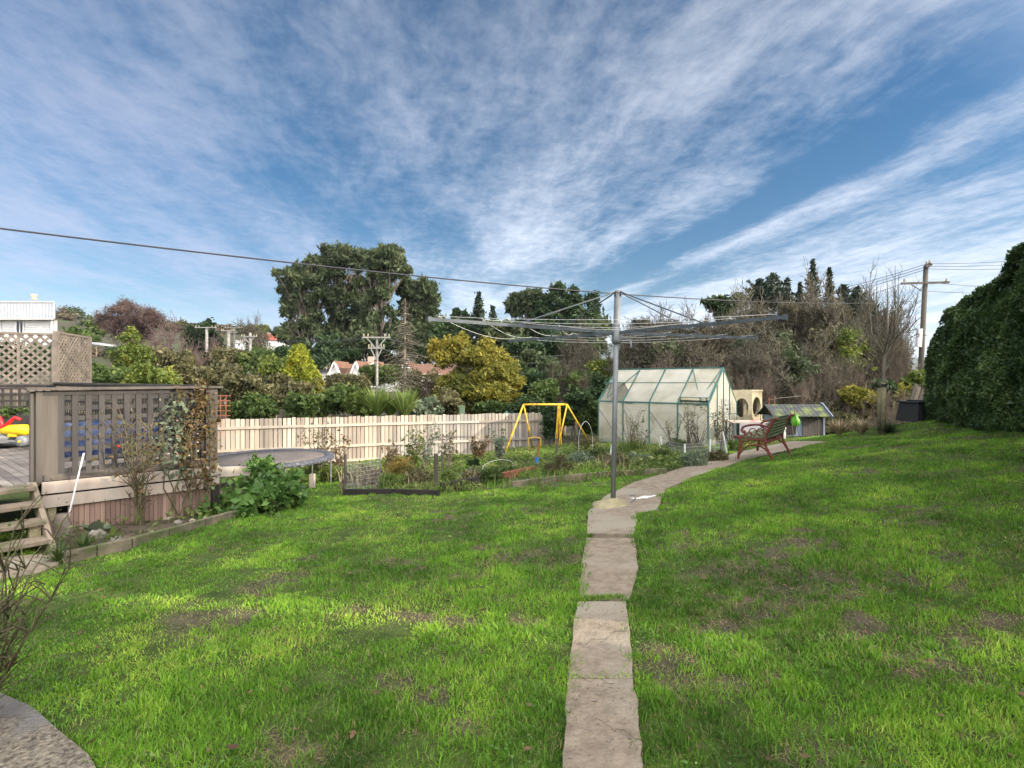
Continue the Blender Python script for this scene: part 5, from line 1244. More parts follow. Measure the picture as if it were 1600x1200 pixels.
post(681, 709, 768, .036, 'old_wood', 'thick grey post with a flat top at the corner of the first soil bed')
post(690, 706, 752, .022, 'old_wood', 'thin twin post just behind the thick grey post', lean=1)
post(538, 710, 768, .026, 'old_wood', 'grey post at the left front corner of the vegetable garden', lean=2)
post(594, 712, 760, .012, 'galv', 'thin pale wire post left of the first soil bed')
post(870, 685, 718, .03, 'old_wood', 'old post behind the blue-sleeved post')
b = gp(839, 731); t = thing('sleeved_post', 'short wooden post with a bright blue plastic sleeve at the second soil bed', 'post', b)
MB().tube([b, P(841, 690, b.y)], .022, 8).build('post', M['rust_wood'], t); MB().tube([b+Zu*.02, b+Zu*.24], .034, 10).build('sleeve', M['blue'], t)
for k, (px, h_, ln_, lab) in enumerate(((1070, .34, 0, 'white painted short post of the wire fence near the path, leftmost'), (1109, .38, 1, 'white post of the wire fence below the greenhouse corner'), (1136, .5, -8, 'white leaning post beside the trellis gable'), (1036, .4, -6, 'pale leaning post left of the low wire fence'), (952, .42, 5, 'pale leaning stake right behind the hoist pole'))):
    b = gp(px, [719, 714, 709, 705, 724][k]); tag(MB().tube([b, b+Vector((ln_*.012, 0, h_))], .017, 6).build('garden_post', M['white_pvc'], origin=b), lab, 'post', 'white posts by the path')
# low wire mesh fence
t = thing('wire_fence', 'low sagging wire mesh fence around the vegetables in front of the greenhouse', 'fence', gp(1070, 716)); mb = MB()
wp = [gp(1035, 706), gp(1070, 719), gp(1109, 714), gp(1136, 709)]
for i in range(3):
    a, b = wp[i], wp[i+1]; n = 22
    for k in range(n+1): p = a.lerp(b, k/n); mb.tube([p, p+Zu*.34], .0022, 3, False)
    for z in (.03, .11, .19, .27, .34): mb.tube([a+Zu*z, a.lerp(b, .5)+Zu*(z-.02), b+Zu*z], .0025, 3, False)
mb.build('mesh', M['line'], t)
t = thing('wire_fence', 'see-through wire netting on the grey posts at the front left of the vegetable garden', 'fence', gp(538, 768)); mb = MB()
a, b = gp(538, 768), gp(594, 760)
for k in range(26): p = a.lerp(b, k/25); mb.tube([p, p+Zu*.5], .0022, 3, False)
for z in range(7): mb.tube([a+Zu*(.05+.075*z), a.lerp(b, .5)+Zu*(.03+.075*z), b+Zu*(.05+.075*z)], .0025, 3, False)
mb.build('mesh', M['line'], t)
# hoops in the veg bed
for k, (pa, pb2, h_, lab) in enumerate((((905, 720), (925, 718), .95, 'thin white hoop near the right leg of the swing set'), ((1000, 712), (1030, 716), .55, 'thin white hoop below the greenhouse front wall'), ((756, 742), (800, 736), .28, 'thin pale hoop over the second soil bed'))):
    a, b = gp(*pa), gp(*pb2); tag(MB().tube(Cc([a, a+Zu*h_*.7, a.lerp(b, .5)+Zu*h_, b+Zu*h_*.7, b]), .0035, 5).build('garden_hoop', M['white_pvc']), lab, 'hoop', 'garden hoops')
for k, (pa, pb2, lab) in enumerate((((700, 752), (755, 736), 'upper of two pale canes lying across the soil bed'), ((705, 754), (752, 741), 'lower of two pale canes lying across the soil bed'), ((818, 728), (842, 738), 'grey stick leaning at the foot of the blue-sleeved post'))):
    a, b = gp(*pa), gp(*pb2); tag(MB().tube([a+Zu*.1, b+Zu*.14], .012, 6).build('garden_cane', M['old_wood']), lab, 'cane')
# small fruit trees / espaliers by the fence
q = [(500, 742, 662, 'leaf_olive', 'small half-bare fruit tree by the fence right behind the trampoline', 520), (527, 745, 680, 'leaf_red', 'thin reddish young fruit tree just right of the trampoline', 330), (610, 736, 690, 'leaf_red', 'wiry brown bush with dull leaves before the fence middle', 420),
     (642, 740, 682, 'leaf_lime', 'small tree with bright lime leaves before the fence', 520), (665, 736, 668, 'leaf_grey', 'thin dark-leaved fruit tree right of the lime-leaved one', 420), (703, 738, 676, 'leaf_olive', 'slender fruit tree behind the thick grey post', 300),
     (748, 722, 684, 'leaf_red', 'brown dry bush before the fence left of the swing set', 700), (783, 722, 677, 'leaf_grey', 'dark green bush at the left foot of the swing set', 900)]
for i, (px, pyb, pyt, lm, lab, n) in enumerate(q):
    b = gp(px, pyb); H = (HZ-pyt)/F*b.y-b.z; stem_bush('fruit_tree', lab, 'small tree', b, H, 6, .35*H, 'bark', 200+i, .011, n, lm, .034, 6)
# bare currant bushes before the greenhouse
for i, (px, pyt, lab) in enumerate(((985, 640, 'leftmost bare many-stemmed bush in front of the greenhouse'), (1000, 655, 'low bare bush right of the leftmost one before the greenhouse'), (1052, 655, 'bare many-stemmed bush before the middle pane of the greenhouse'), (1075, 632, 'tall bare bush in front of the right greenhouse panes'), (1092, 645, 'rightmost bare bush before the greenhouse corner'))):
    d = 13.3-.15*i; b = Vector(((px-800)/F*d, d, 0)); b.z = G(b.x, b.y); stem_bush('currant_bush', lab, 'bush', b, (HZ-pyt)/F*d-b.z, 11, .42, 'twig_red', 230+i, .009, 60, 'leaf_weed', .03, 7, 'bare bushes before the greenhouse')
b = gp(1128, 705); stem_bush('currant_bush', 'spindly bush against the greenhouse gable by the path', 'bush', b, .95, 9, .3, 'twig_red', 240, .008, 500, 'leaf_olive', .025, 6)
# clumps of herbs and weeds
clumps = [(560, 752, .42, .34, 'leaf_olive', 'straw'), (585, 758, .36, .3, 'leaf_red', 'red'), (625, 745, .4, .42, 'leaf_orange', 'orange'), (610, 765, .32, .3, 'leaf_weed', 'green'), (652, 762, .34, .34, 'leaf_olive', 'o'), (768, 757, .30, .26, 'leaf_green', 'g'),
          (740, 738, .22, .3, 'leaf_dark', 'd'), (740, 757, .3, .25, 'leaf_olive', 's'), (872, 740, .42, .30, 'leaf_olive', 'h'), (905, 728, .4, .28, 'leaf_grey', 'h'), (935, 724, .4, .3, 'leaf_green', 'h'), (960, 733, .38, .3, 'leaf_olive', 'brown'), (1000, 727, .4, .24, 'leaf_grey', 'g'),
          (1085, 728, .35, .2, 'leaf_grey', 'g'), (1035, 722, .35, .25, 'leaf_green', 'g'), (1150, 703, .25, .22, 'leaf_weed', 'g'), (490, 742, .4, .35, 'leaf_green', 'g'), (515, 752, .3, .3, 'leaf_weed', 'g'), (790, 745, .35, .2, 'leaf_green', 'g'), (700, 758, .2, .28, 'leaf_weed', 'g'), (985, 712, .5, .4, 'leaf_weed', 'g'), (920, 706, .5, .45, 'leaf_olive', 'g'), (1060, 708, .5, .32, 'leaf_green', 'g'), (1120, 720, .3, .2, 'leaf_olive', 'g')]
names = ['straw-coloured herb clump behind the left front edging', 'reddish dry clump beside the left wire netting', 'orange-leaved clump before the fence', 'weedy green clump at the front edging', 'olive clump left of the thick grey post', 'bright round parsley-like clump at the edging between two soil beds',
         'dark upright cabbage plant on the first soil bed', 'dry tuft beside the first soil bed board', 'grey twiggy lavender bush at the blue-sleeved post', 'grey-green herb right of the lavender', 'green bed plants below the right swing leg', 'brown dry clump immediately left of the hoist pole', 'silvery vegetables right of the hoist pole',
         'silvery vegetables inside the low wire fence', 'green vegetables left of the low wire fence', 'small weeds beside the trellis at the path', 'green shrub under the right rim of the trampoline', 'green weeds right of the trampoline leg', 'low green patch between the soil beds', 'green tuft around the thick grey post', 'tall weeds at the base of the greenhouse front', 'olive tall weeds under the swing set right leg', 'green plants in front of the middle greenhouse pane', 'small olive plant on the path edge by the wire fence']
for i, (px, py, w_, h_, lm, _) in enumerate(clumps):
    r = np.random.default_rng(300+i); b = gp(px, py); t = thing('garden_plant', names[i], 'plant', b)
    V, f_ = leaves(lobe_pts([(b.x, b.y, b.z+h_*.45, w_*.62, w_*.5, h_*.55)], 1500, r, .3, .2, 22), .021, r, 2.6); npobj('foliage', V, [f_], M[lm], t)
    V, f_, tt, _ = make_blades(r.normal(b.x, w_*.35, 160), r.normal(b.y, w_*.35, 160), np.full(160, b.z), r.uniform(.4, 1.3, 160)*h_, np.full(160, .006), r.uniform(.1, .7, 160), np.zeros(160), i); tag(npobj('stalks', V, [f_, tt], M['straw' if i in (0, 1, 7, 11, 4) else lm], t), kind='stuff')
cover('garden_weeds', 'low weeds and grass covering the vegetable garden', veg_poly, 120000, .026, 'leaf_weed', 62, .10, .50, 1.1)
rgw = np.random.default_rng(63); x = rgw.uniform(-9, 6, 60000); y = rgw.uniform(8, 19, 60000); k = inpoly(x, y, veg_poly) & (vnoise(x, y, 1.2, 77) > .45); x, y = x[k], y[k]
V, q_, t_, tone = make_blades(x, y, Gv(x, y), rgw.uniform(.05, .2, len(x)), np.full(len(x), .007), rgw.uniform(.2, 1, len(x)), (rgw.uniform(0, 1, len(x)) < .25)*.9, 8)
o = npobj('long_grass', V, [q_, t_], M['grass']); a_ = o.data.attributes.new('tone', 'FLOAT', 'POINT'); a_.data.foreach_set('value', tone.astype(np.float32)); tag(o, 'longer unmown grass in the vegetable garden', 'grass', kind='stuff')
q = gp(862, 716)
tag(MB().box((gp(488, 762)+Zu*.12), (.09, .09, .3)).build('garden_post', M['pale_wood']), 'short square timber stub on the lawn edge below the trampoline', 'post')
b = gp(462, 745); o = MB().blob(b+Zu*.35, .2, 4, .3, 9, .6).build('plastic_sheet', M['white_pvc'], origin=b); tag(o, 'crumpled white plastic sheet beside the leafy shrub under the trampoline', 'plastic sheet')
def lawn_bits(name, label, n, size, m, seed, thr, hm, el):
    r = np.random.default_rng(seed); x, y = scatter(n, 1.3, 10, .9, seed); k = inpoly(x, y, lawn_poly) & ~inpoly(x, y, path_poly) & ~inpoly(x, y, pad_poly) & ~inpoly(x, y, veg_poly) & (vnoise(x, y, 1.7, seed)*.6+vnoise(x, y, 6, seed+1)*.4 > thr); x, y = x[k], y[k]
    c = np.stack([x, y, Gv(x, y)+r.uniform(.008, hm, len(x))], 1); V, q = leaves(c, size, r, el); V[:, 2] = c[:, 2].repeat(4)+(V[:, 2]-c[:, 2].repeat(4))*.45
    tag(npobj(name, V, [q], M[m]), label, 'weeds' if 'weed' in name else 'dead leaves', kind='stuff')
lawn_bits('lawn_weeds', 'patches of low clover and broad-leaved weeds in the lawn', 90000, .011, 'leaf_shrub', 91, .56, .035, 1.2)
lawn_bits('dead_leaves', 'scattered dead brown leaves on the lawn', 1500, .018, 'leaf_dead', 92, .35, .045, 1.6)
# debris on the path
q = gp(1005, 779); mb = MB(); rs_ = random.Random(3)
for ox, oy, r0_ in ((0, 0, .06), (.09, .02, .045), (-.08, -.01, .04), (.03, .07, .025), (.15, .05, .02), (-.13, .03, .018)):
    pts_ = [(q.x+ox+math.cos(k*.63)*r0_*rs_.uniform(.6, 1.3)*1.3, q.y+oy+math.sin(k*.63)*r0_*rs_.uniform(.6, 1.3)) for k in range(10)]
    mb.prism([(a, b, G(a, b)+.0135) for a, b in pts_], (0, 0, .002))
tag(mb.build('paint_spot', M['white_paint'], origin=q), 'small white spatter on the path beyond the hoist', 'spatter')
cr_m = mat('crack', (.03,.026,.02), (.02,.018,.014), .95)
for (pa, pbq, lab) in (((893, 1062), (960, 1071), 'thin crack across the third slab of the path'), ((915, 1010), (985, 985), 'hairline crack in the slab with the sun streaks'), ((930, 1130), (1002, 1160), 'hairline crack in the nearest slab'), ((925, 870), (985, 905), 'hairline crack in the slab before the hoist')):
    a, b = gp(*pa), gp(*pbq); rc = random.Random(pa[0]); v_l = []
    for k in range(13):
        p = a.lerp(b, k/12); p.y += rc.uniform(-.012, .012)+(.02*math.sin(k)); w_ = .0006+.0012*rc.random(); v_l += [(p.x, p.y-w_, G(p.x, p.y-w_)+.0145), (p.x, p.y+w_, G(p.x, p.y+w_)+.0145)]
    tag(MB().add(v_l, [(2*i, 2*i+2, 2*i+3, 2*i+1) for i in range(12)]).build('path_crack', cr_m), kind='structure')
rnd = random.Random(9)
mb = MB()
for k in range(420):
    f = rnd.random(); i = rnd.choice((1, 1, 1, 2, 2, 2, 3, 4, 4, 5, 6, 6, 7, 8, 9)); a = PL[i].lerp(PL[i+1], rnd.random()); b = PR[i].lerp(PR[i+1], rnd.random()); p = a.lerp(b, rnd.uniform(.05, .95)); s_ = rnd.uniform(.001, .0036)*(1 if k % 14 else 2.2); mb.blob((p.x, p.y, G(p.x, p.y)+.014+s_*.3), s_, k, .3, 5, .6)
tag(mb.build('path_grit', M['stone']), 'scattered grit and crumbs on the concrete path', 'grit', kind='stuff')
def far_thing(): pass

# ================================================================== BEYOND THE FENCE
# ------------------------------------------------------------------ houses
def windows(parent, rects, y, dep=.06, m='glass', fm='white_paint'):
    for (xa, za, xb, zb_) in rects:
        w = MB().box(((xa+xb)/2, y-dep*.2, (za+zb_)/2), (xb-xa, dep, zb_-za)).build('window', M['glass'], parent)
        f = MB(); t_ = .09
        f.box(((xa+xb)/2, y-dep*.8, za-t_/2), (xb-xa+2*t_, dep, t_)).box(((xa+xb)/2, y-dep*.8, zb_+t_/2), (xb-xa+2*t_, dep, t_)).box((xa-t_/2, y-dep*.8, (za+zb_)/2), (t_, dep, zb_-za)).box((xb+t_/2, y-dep*.8, (za+zb_)/2), (t_, dep, zb_-za))
        f.box(((xa+xb)/2, y-dep*.85, (za+zb_)/2), (t_*.6, dep*.5, zb_-za)).build('frame', M[fm], w)
def roofprism(mb, xa, xb, ya, yb, ze, zr, hip=0.0, along='x', th=.12, ov=.3):
    if along == 'x':
        ym = (ya+yb)/2; vs = [(xa-ov, ya-ov, ze), (xb+ov, ya-ov, ze), (xb+ov, yb+ov, ze), (xa-ov, yb+ov, ze), (xa-ov+hip, ym, zr), (xb+ov-hip, ym, zr)]
        mb.add(vs, [(0,1,5,4), (1,2,5), (2,3,4,5), (3,0,4), (3,2,1,0)])
    else:
        xm = (xa+xb)/2; vs = [(xa-ov, ya-ov, ze), (xb+ov, ya-ov, ze), (xb+ov, yb+ov, ze), (xa-ov, yb+ov, ze), (xm, ya-ov+hip, zr), (xm, yb+ov-hip, zr)]
        mb.add(vs, [(0,1,4), (1,2,5,4), (2,3,5), (3,0,4,5), (3,2,1,0)])
    return mb
def house(name, label, d, px0, px1, py_base, py_eave, py_ridge, roofm, wallm, deep=7, hip=2.0, wins=(), chimney=None, group=None, along='x'):
    xa, xb = (px0-800)/F*d, (px1-800)/F*d; zb_, ze, zr = [(HZ-q)/F*d for q in (py_base, py_eave, py_ridge)]
    t = thing(name, label, 'house', ((xa+xb)/2, d, zb_), group)
    MB().box(((xa+xb)/2, d+deep/2, (zb_-3+ze)/2), (xb-xa, deep, ze-zb_+3)).build('wall', M[wallm], t)
    if hip is not None:
        r_ = roofprism(MB(), xa, xb, d, d+deep, ze+.01, zr, hip*1.0, along); rf = r_.build('roof', M[roofm], t)
        if chimney is not None:
            x = (chimney-800)/F*d; MB().box((x, d+deep/2, zr), (.6, .6, 1.8)).build('chimney', M['tan_wall'], rf)
    s = 1/F*d
    windows(t, [((a-800)*s, (HZ-c_)*s, (b-800)*s, (HZ-e)*s) for a, e, b, c_ in wins], d)
    return t
# white house at the far left: corrugated metal mansard, weatherboards
d = 42; S = lambda q: (q-800)/F*d; Zs = lambda q: (HZ-q)/F*d
t = thing('weatherboard_house', 'white weatherboard house with deep ribbed grey metal roof band at the far left', 'house', (S(30), d, Zs(530)))
MB().prism([(S(-81), d+.5, Zs(560)), (S(81), d+.5, Zs(560)), (S(81), d+.5, Zs(499)), (S(-81), d+.5, Zs(499))], (-9.2, 9, 0)).build('wall', M['wboard'], t)
bo = MB()
for k in range(12): z = Zs(500)-.18*k; bo.box((S(0), d+.49, z), (S(81)-S(-81)-.02, .03, .02))
bo.build('board_lines', M['grey_roof'], t)
rb_ = MB(); x = S(-90); k = 0
while x < S(87):
    rb_.box((x, d-.1-(.03 if k % 2 else 0), (Zs(474)+Zs(498))/2), (.13, .08, Zs(474)-Zs(498))); x += .13; k += 1
rf = rb_.build('ribbed_roof_band', M['grey_roof'], t)
MB().prism([(S(-93), d-.2, Zs(473)), (S(88), d-.2, Zs(473)), (S(88), d-.2, Zs(473)+.1), (S(-93), d-.2, Zs(473)+.1)], (-10.4, 10, 0)).prism([(S(-92), d-.2, Zs(499.5)), (S(87), d-.2, Zs(499.5)), (S(87), d-.2, Zs(498)), (S(-92), d-.2, Zs(498))], (-1, 1, 0)).build('roof', M['white_paint'], t)
MB().prism([(S(-91), d-.0, Zs(498)), (S(87), d-.0, Zs(498)), (S(87), d-.0, Zs(474)), (S(-91), d-.0, Zs(474))], (-9.6, 9.4, 0)).build('parapet', M['grey_roof'], t)
MB().box((S(0), d+3, Zs(469)), (.6, .6, .7)).lathe((S(0), d+3, Zs(468)+.45), [(.2, 0), (.2, .3), (.26, .3), (.26, .5), (0, .5)], 10).build('chimney', M['tan_wall'], rf)
windows(t, [(S(18), Zs(520), S(28), Zs(501)), (S(-30), Zs(520), S(-8), Zs(501))], d+.48)
MB().tube([(S(74), d+.35, Zs(498)), (S(74), d+.35, Zs(540))], .09, 8).build('downpipe', M['grey_roof'], t)
# bungalow with gables
d = 46
t = thing('gabled_house', 'white house with three steep gables and orange-brown tiled roof below the gum trees', 'house', (S(580), d, Zs(606)))
MB().box((S(600), d+4.5, (Zs(584)+Zs(612))/2), (S(690)-S(512), 8, Zs(584)-Zs(612))).build('wall', M['white_paint'], t)
r_ = roofprism(MB(), S(523), S(700), d+.5, d+8.5, Zs(586), Zs(566), .0); rf = r_.build('roof', M['brick_tile'], t)
for gx_, hw in ((525, 11), (558, 10), (584, 10), (635, 16)):
    g = MB(); za, zr_ = Zs(592), Zs(568); xa, xm, xb = S(gx_-hw), S(gx_), S(gx_+hw)
    g.prism([(xa, d-.3, Zs(606)), (xb, d-.3, Zs(606)), (xb, d-.3, za), (xm, d-.3, zr_), (xa, d-.3, za)], (0, 3, 0)); gw = g.build('gable', M['white_paint'], t)
    c_ = MB(); c_.beam((xa-.15, d-.45, za-.25), (xm, d-.45, zr_+.12), .3, .1).beam((xb+.15, d-.45, za-.25), (xm, d-.45, zr_+.12), .3, .1); c_.build('bargeboard', M['white_paint'], gw)
    rr2 = MB(); rr2.add([(xa-.25, d-.5, za-.4), (xm, d-.5, zr_+.25), (xm, d+3.5, zr_+.25), (xa-.25, d+3.5, za-.4), (xa-.2, d-.5, za-.46), (xm, d-.5, zr_+.17), (xm, d+3.5, zr_+.17), (xa-.2, d+3.5, za-.46)], [(0,3,2,1), (4,5,6,7), (0,1,5,4), (0,4,7,3)])
    rr2.add([(xb+.25, d-.5, za-.4), (xm, d-.5, zr_+.25), (xm, d+3.5, zr_+.25), (xb+.25, d+3.5, za-.4), (xb+.2, d-.5, za-.46), (xm, d-.5, zr_+.17), (xm, d+3.5, zr_+.17), (xb+.2, d+3.5, za-.46)], [(0,1,2,3), (7,6,5,4), (0,4,5,1), (0,3,7,4)]); rr2.build('gable_roof', M['brick_tile'], t)
    windows(t, [(xm-.32, Zs(603), xm+.32, Zs(595))], d-.32)
MB().box((S(505), d+3, (Zs(580)+Zs(612))/2), (S(522)-S(486), 4, Zs(580)-Zs(612))).build('side_wing', M['white_paint'], t)
MB().box((S(505), d+3, Zs(579)), (S(528)-S(480), 4.6, .18)).build('flat_roof', M['dark_roof'], t)
windows(t, [(S(500), Zs(600), S(508), Zs(591))], d+.98)
MB().box((S(558), d+4.5, Zs(562)), (.5, .5, 1.0)).build('chimney', M['tan_wall'], rf)
# distant houses on the hillside
houses = [(118, 385, 441, 546, 532, 519, 'red_roof', 'white_paint', 'white two-storey house with a red hip roof left of the gum trees', ((392, 536, 397, 541), (404, 536, 409, 541), (417, 535, 423, 541))),
          (150, 338, 366, 530, 521, 511, 'grey_roof', 'tan_wall', 'pale grey-roofed house behind the wooden poles', ((345, 523, 349, 527),)),
          (165, 382, 402, 520, 514, 509, 'red_roof', 'tan_wall', 'small orange-roofed house high behind the wooden poles', ()),
          (120, 368, 384, 546, 530, 523, 'dark_roof', 'white_paint', 'narrow white house between the two poles and the red-roofed house', ((372, 536, 375, 540),)),
          (150, 266, 284, 517, 512, 507, 'dark_roof', 'tan_wall', 'brown-roofed house on the skyline right of the bare tree', ()),
          (140, 100, 136, 512, 508, 502, 'dark_roof', 'tan_wall', 'low brown-roofed house on the skyline right of the white house', ()),
          (100, 470, 500, 552, 545, 540, 'dark_roof', 'tan_wall', 'tan house half hidden by the left side of the gum trees', ()),
          (85, 530, 572, 542, 526, 520, 'dark_roof', 'white_paint', 'pale house glimpsed behind the gum tree trunks', ((540, 531, 545, 536), (556, 531, 562, 536))),
          (100, 425, 447, 560, 552, 551, 'white_paint', 'white_paint', 'long low white garage under the red-roofed house', ())]
for dd, a, b, pb_1, pe, pr_, rm, wm, lab, wn in houses:
    house('hillside_house', lab, dd, a, b, pb_1, pe, pr_, rm, wm, 8, 2.5 if rm == 'red_roof' else 1.2, wn, group='distant houses')
tag(MB().beam(P(402, 551, 105), P(448, 556, 100), .5, 1.2).build('boundary_wall', M['white_paint']), 'long white boundary wall on the hillside left of the gum trees', 'wall')
tag(MB().beam(P(146, 536, 60), P(176, 540, 60), 2.5, .2).build('shed_roof', M['grey_roof']), 'pale flat shed roof behind the trellis post', 'shed')

# ------------------------------------------------------------------ distant power poles
def upole(px, pyt, pyb, d, arms_, label, r_=.13, w=2.2, brace=False, m='pale_concrete'):
    b = P(px, pyb, d); t_ = P(px, pyt, d); b.z = min(b.z, HF(b.x, d)); t = thing('power_pole', label, 'power pole', b, 'distant power poles')
    MB().tube([b, t_], [r_, r_*.8], 8).build('pole', M[m], t)
    for py, ww in arms_:
        z = (HZ-py)/F*d; MB().box((t_.x, d-r_-.05, z), (ww, .08, .09)).build('crossarm', M[m], t)
        ins = MB()
        for k in (-.9, -.6, .6, .9): ins.tube([(t_.x+k*ww/2, d-r_-.05, z+.06), (t_.x+k*ww/2, d-r_-.05, z+.24)], .05, 5)
        ins.build('insulators', M['cream'], t)
        if brace: MB().beam((t_.x-ww*.33, d-r_-.04, z-.05), (t_.x, d-r_-.04, z-.8), .06, .06).beam((t_.x+ww*.33, d-r_-.04, z-.05), (t_.x, d-r_-.04, z-.8), .06, .06).build('braces', M[m], t)
upole(589, 527, 600, 34, ((527.5, 1.85), (544, 1.1)), 'grey concrete power pole with double crossarm in front of the gabled house', .10, brace=True)
upole(323, 511, 572, 62, ((512, 2.6),), 'tall pale pole on the left hillside beside the dark round tree', .2)
upole(357, 516, 566, 66, ((517, 1.6),), 'concrete pole with short arm, second from left of the hillside group', .24)
upole(366, 511, 555, 80, ((512, 2.8), (520, 1.2)), 'thin wooden pole with a wide arm, third of the hillside group', .15)
upole(391, 520, 578, 60, ((526, 1.9),), 'pale pole with braced arm in front of the white hillside house', .2, brace=True)
upole(119, 491, 510, 120, ((492, 1.6),), 'small dark pole on the skyline right of the white house', .12, m='cable')
upole(151, 484, 498, 130, ((486, 1.6),), 'small dark pole on the skyline left of the reddish bare tree', .12, m='cable')
for k, (a, b, s_) in enumerate(((P(580, 527, 34), P(323, 512, 62), .8), (P(597, 527, 34), P(330, 512, 62), .9), (P(589, 544, 34), P(391, 526, 60), .6), (P(600, 528, 34), P(950, 545, 50), 1.0), (P(588, 544, 34), P(950, 552, 50), 1.0))):
    wire('power_wire', ['upper wire from the concrete pole to the leftmost hillside pole', 'second wire from the concrete pole to the leftmost hillside pole', 'wire from the lower arm of the concrete pole to the braced pole', 'wire from the concrete pole right past the yellow bush', 'lower wire from the concrete pole right past the yellow bush'][k], a, b, s_, .013, 'wires over the valley')

# ------------------------------------------------------------------ leafy trees and shrubs
rnd = random.Random(99)
# gum trees: separate crowns with high lobes and open middles
def gum(label, bpx, d, cl, seed, r0=.4, per=300, ls=.20, n_tr=1, ratio=.75):
    rn = random.Random(seed); lobes = []
    for cx, cy, rx, ry, n, r_ in cl: lobes += auto(cx, cy, rx, ry, int(n*1.7), r_*.85, d, rx*d/F*.7, rn, ratio)
    return leafy_tree('gum_tree', label, 'tree', bpx, d, lobes, per, ls, 'leaf_gum', 'gum_bark', r0, seed, 'tall gum trees', clump=.42, shell=.2, sub=8, elong=2.6, droop=.8)
gum('tall gum tree at the left of the big grove with a bare leaning limb', 478, 66, [(478, 428, 30, 22, 13, 9), (448, 432, 22, 10, 5, 6), (460, 470, 22, 26, 10, 8), (466, 520, 30, 28, 14, 9), (492, 470, 24, 34, 14, 9)], 401, .4)
gum('broadest gum tree with a domed crown in the middle of the grove', 515, 70, [(530, 400, 38, 16, 18, 10), (508, 415, 24, 16, 7, 9), (525, 450, 30, 28, 14, 9), (545, 485, 30, 26, 12, 10), (520, 520, 32, 18, 9, 10)], 402, .5)
gum('round-headed gum tree at the right of the grove with pale limbs', 586, 64, [(598, 400, 34, 16, 18, 9), (618, 425, 20, 18, 7, 8), (580, 430, 22, 26, 9, 8), (592, 470, 26, 28, 12, 9), (585, 515, 30, 20, 8, 10)], 403, .5)
gum('smaller gum tree trailing off to the right of the grove', 652, 68, [(650, 448, 26, 15, 13, 9), (672, 468, 15, 16, 9, 8), (636, 470, 22, 24, 12, 10), (664, 495, 24, 20, 12, 10), (630, 520, 30, 22, 14, 11)], 404, .3)
gum('slender gum tree behind the middle of the grove', 555, 74, [(558, 404, 26, 14, 11, 9), (560, 455, 20, 26, 9, 8), (556, 500, 22, 26, 9, 9)], 405, .35)
gum('round gum tree in front of the dark cypresses left of the hoist', 812, 58, [(826, 468, 24, 13, 14, 8), (805, 480, 14, 12, 5, 7), (840, 492, 22, 16, 8, 8), (825, 520, 26, 18, 8, 9)], 406, .3)
# cypress-like columns right of it
for i, (cx, top, bw, lab) in enumerate(((872, 446, 22, 'tall dark cypress, leftmost of the three beside the round gum'), (897, 454, 19, 'middle cypress of the three left of the hoist pole'), (926, 462, 17, 'rightmost cypress just left of the hoist pole'), (850, 466, 20, 'dark cypress directly behind the round gum'), (712, 484, 9, 'small cypress above the yellow bush on the left'), (727, 487, 8, 'small cypress above the yellow bush on the right'))):
    d = 56; lobes = []
    for k in range(13):
        f = k/12; y = top+6+(600-top)*f*.9; lobes.append(pl(cx+rnd.uniform(-3, 3), y, d, bw*min(1, .45+f*2.2)*rnd.uniform(.8, 1.15), 9, .6, rnd))
    leafy_tree('cypress', lab, 'tree', cx, d, lobes, 650, .17, 'leaf_dark', 'bark', .25, 420+i, 'cypresses left of the hoist', clump=.35, shell=.5, sub=12, elong=2.2)
# dark wood mass beneath: several named trees
mass = [(470, 560, 40, 22, 60, 'leaf_dark'), (520, 548, 40, 22, 62, 'leaf_dark'), (570, 545, 38, 26, 62, 'leaf_gum'), (620, 545, 36, 28, 62, 'leaf_dark'), (665, 535, 34, 30, 60, 'leaf_gum'), (700, 525, 30, 30, 56, 'leaf_dark'), (740, 525, 34, 30, 54, 'leaf_dark'),
        (785, 528, 34, 32, 52, 'leaf_gum'), (830, 555, 40, 38, 48, 'leaf_dark'), (880, 545, 36, 36, 50, 'leaf_dark'), (925, 530, 28, 34, 54, 'leaf_gum')]
mlabs = ['dark bushy evergreen behind the golden conifer', 'dark evergreen bush under the widest gum', 'olive-dark evergreen under the slender gum', 'dark evergreen behind the concrete power pole', 'dull green tree right of the bare larch', 'dark evergreen behind the left of the yellow bush', 'dark evergreen under the spruce', 'dull green tree behind the right of the yellow bush', 'large dark evergreen right of the yellow bush', 'dark evergreen under the cypresses', 'dull green tree beside the hoist pole']
for i, (cx, cy, rx, ry, d, lm) in enumerate(mass):
    rn = random.Random(440+i); lobes = auto(cx, cy, rx*.8, ry*.8, 12, 13, d, 2.5, rn)
    leafy_tree('evergreen_tree', mlabs[i], 'tree', cx, d, lobes, 620, .2, lm, 'bark', .3, 440+i, 'evergreens behind the yellow bush', clump=.3, shell=.45, sub=14, elong=1.9)
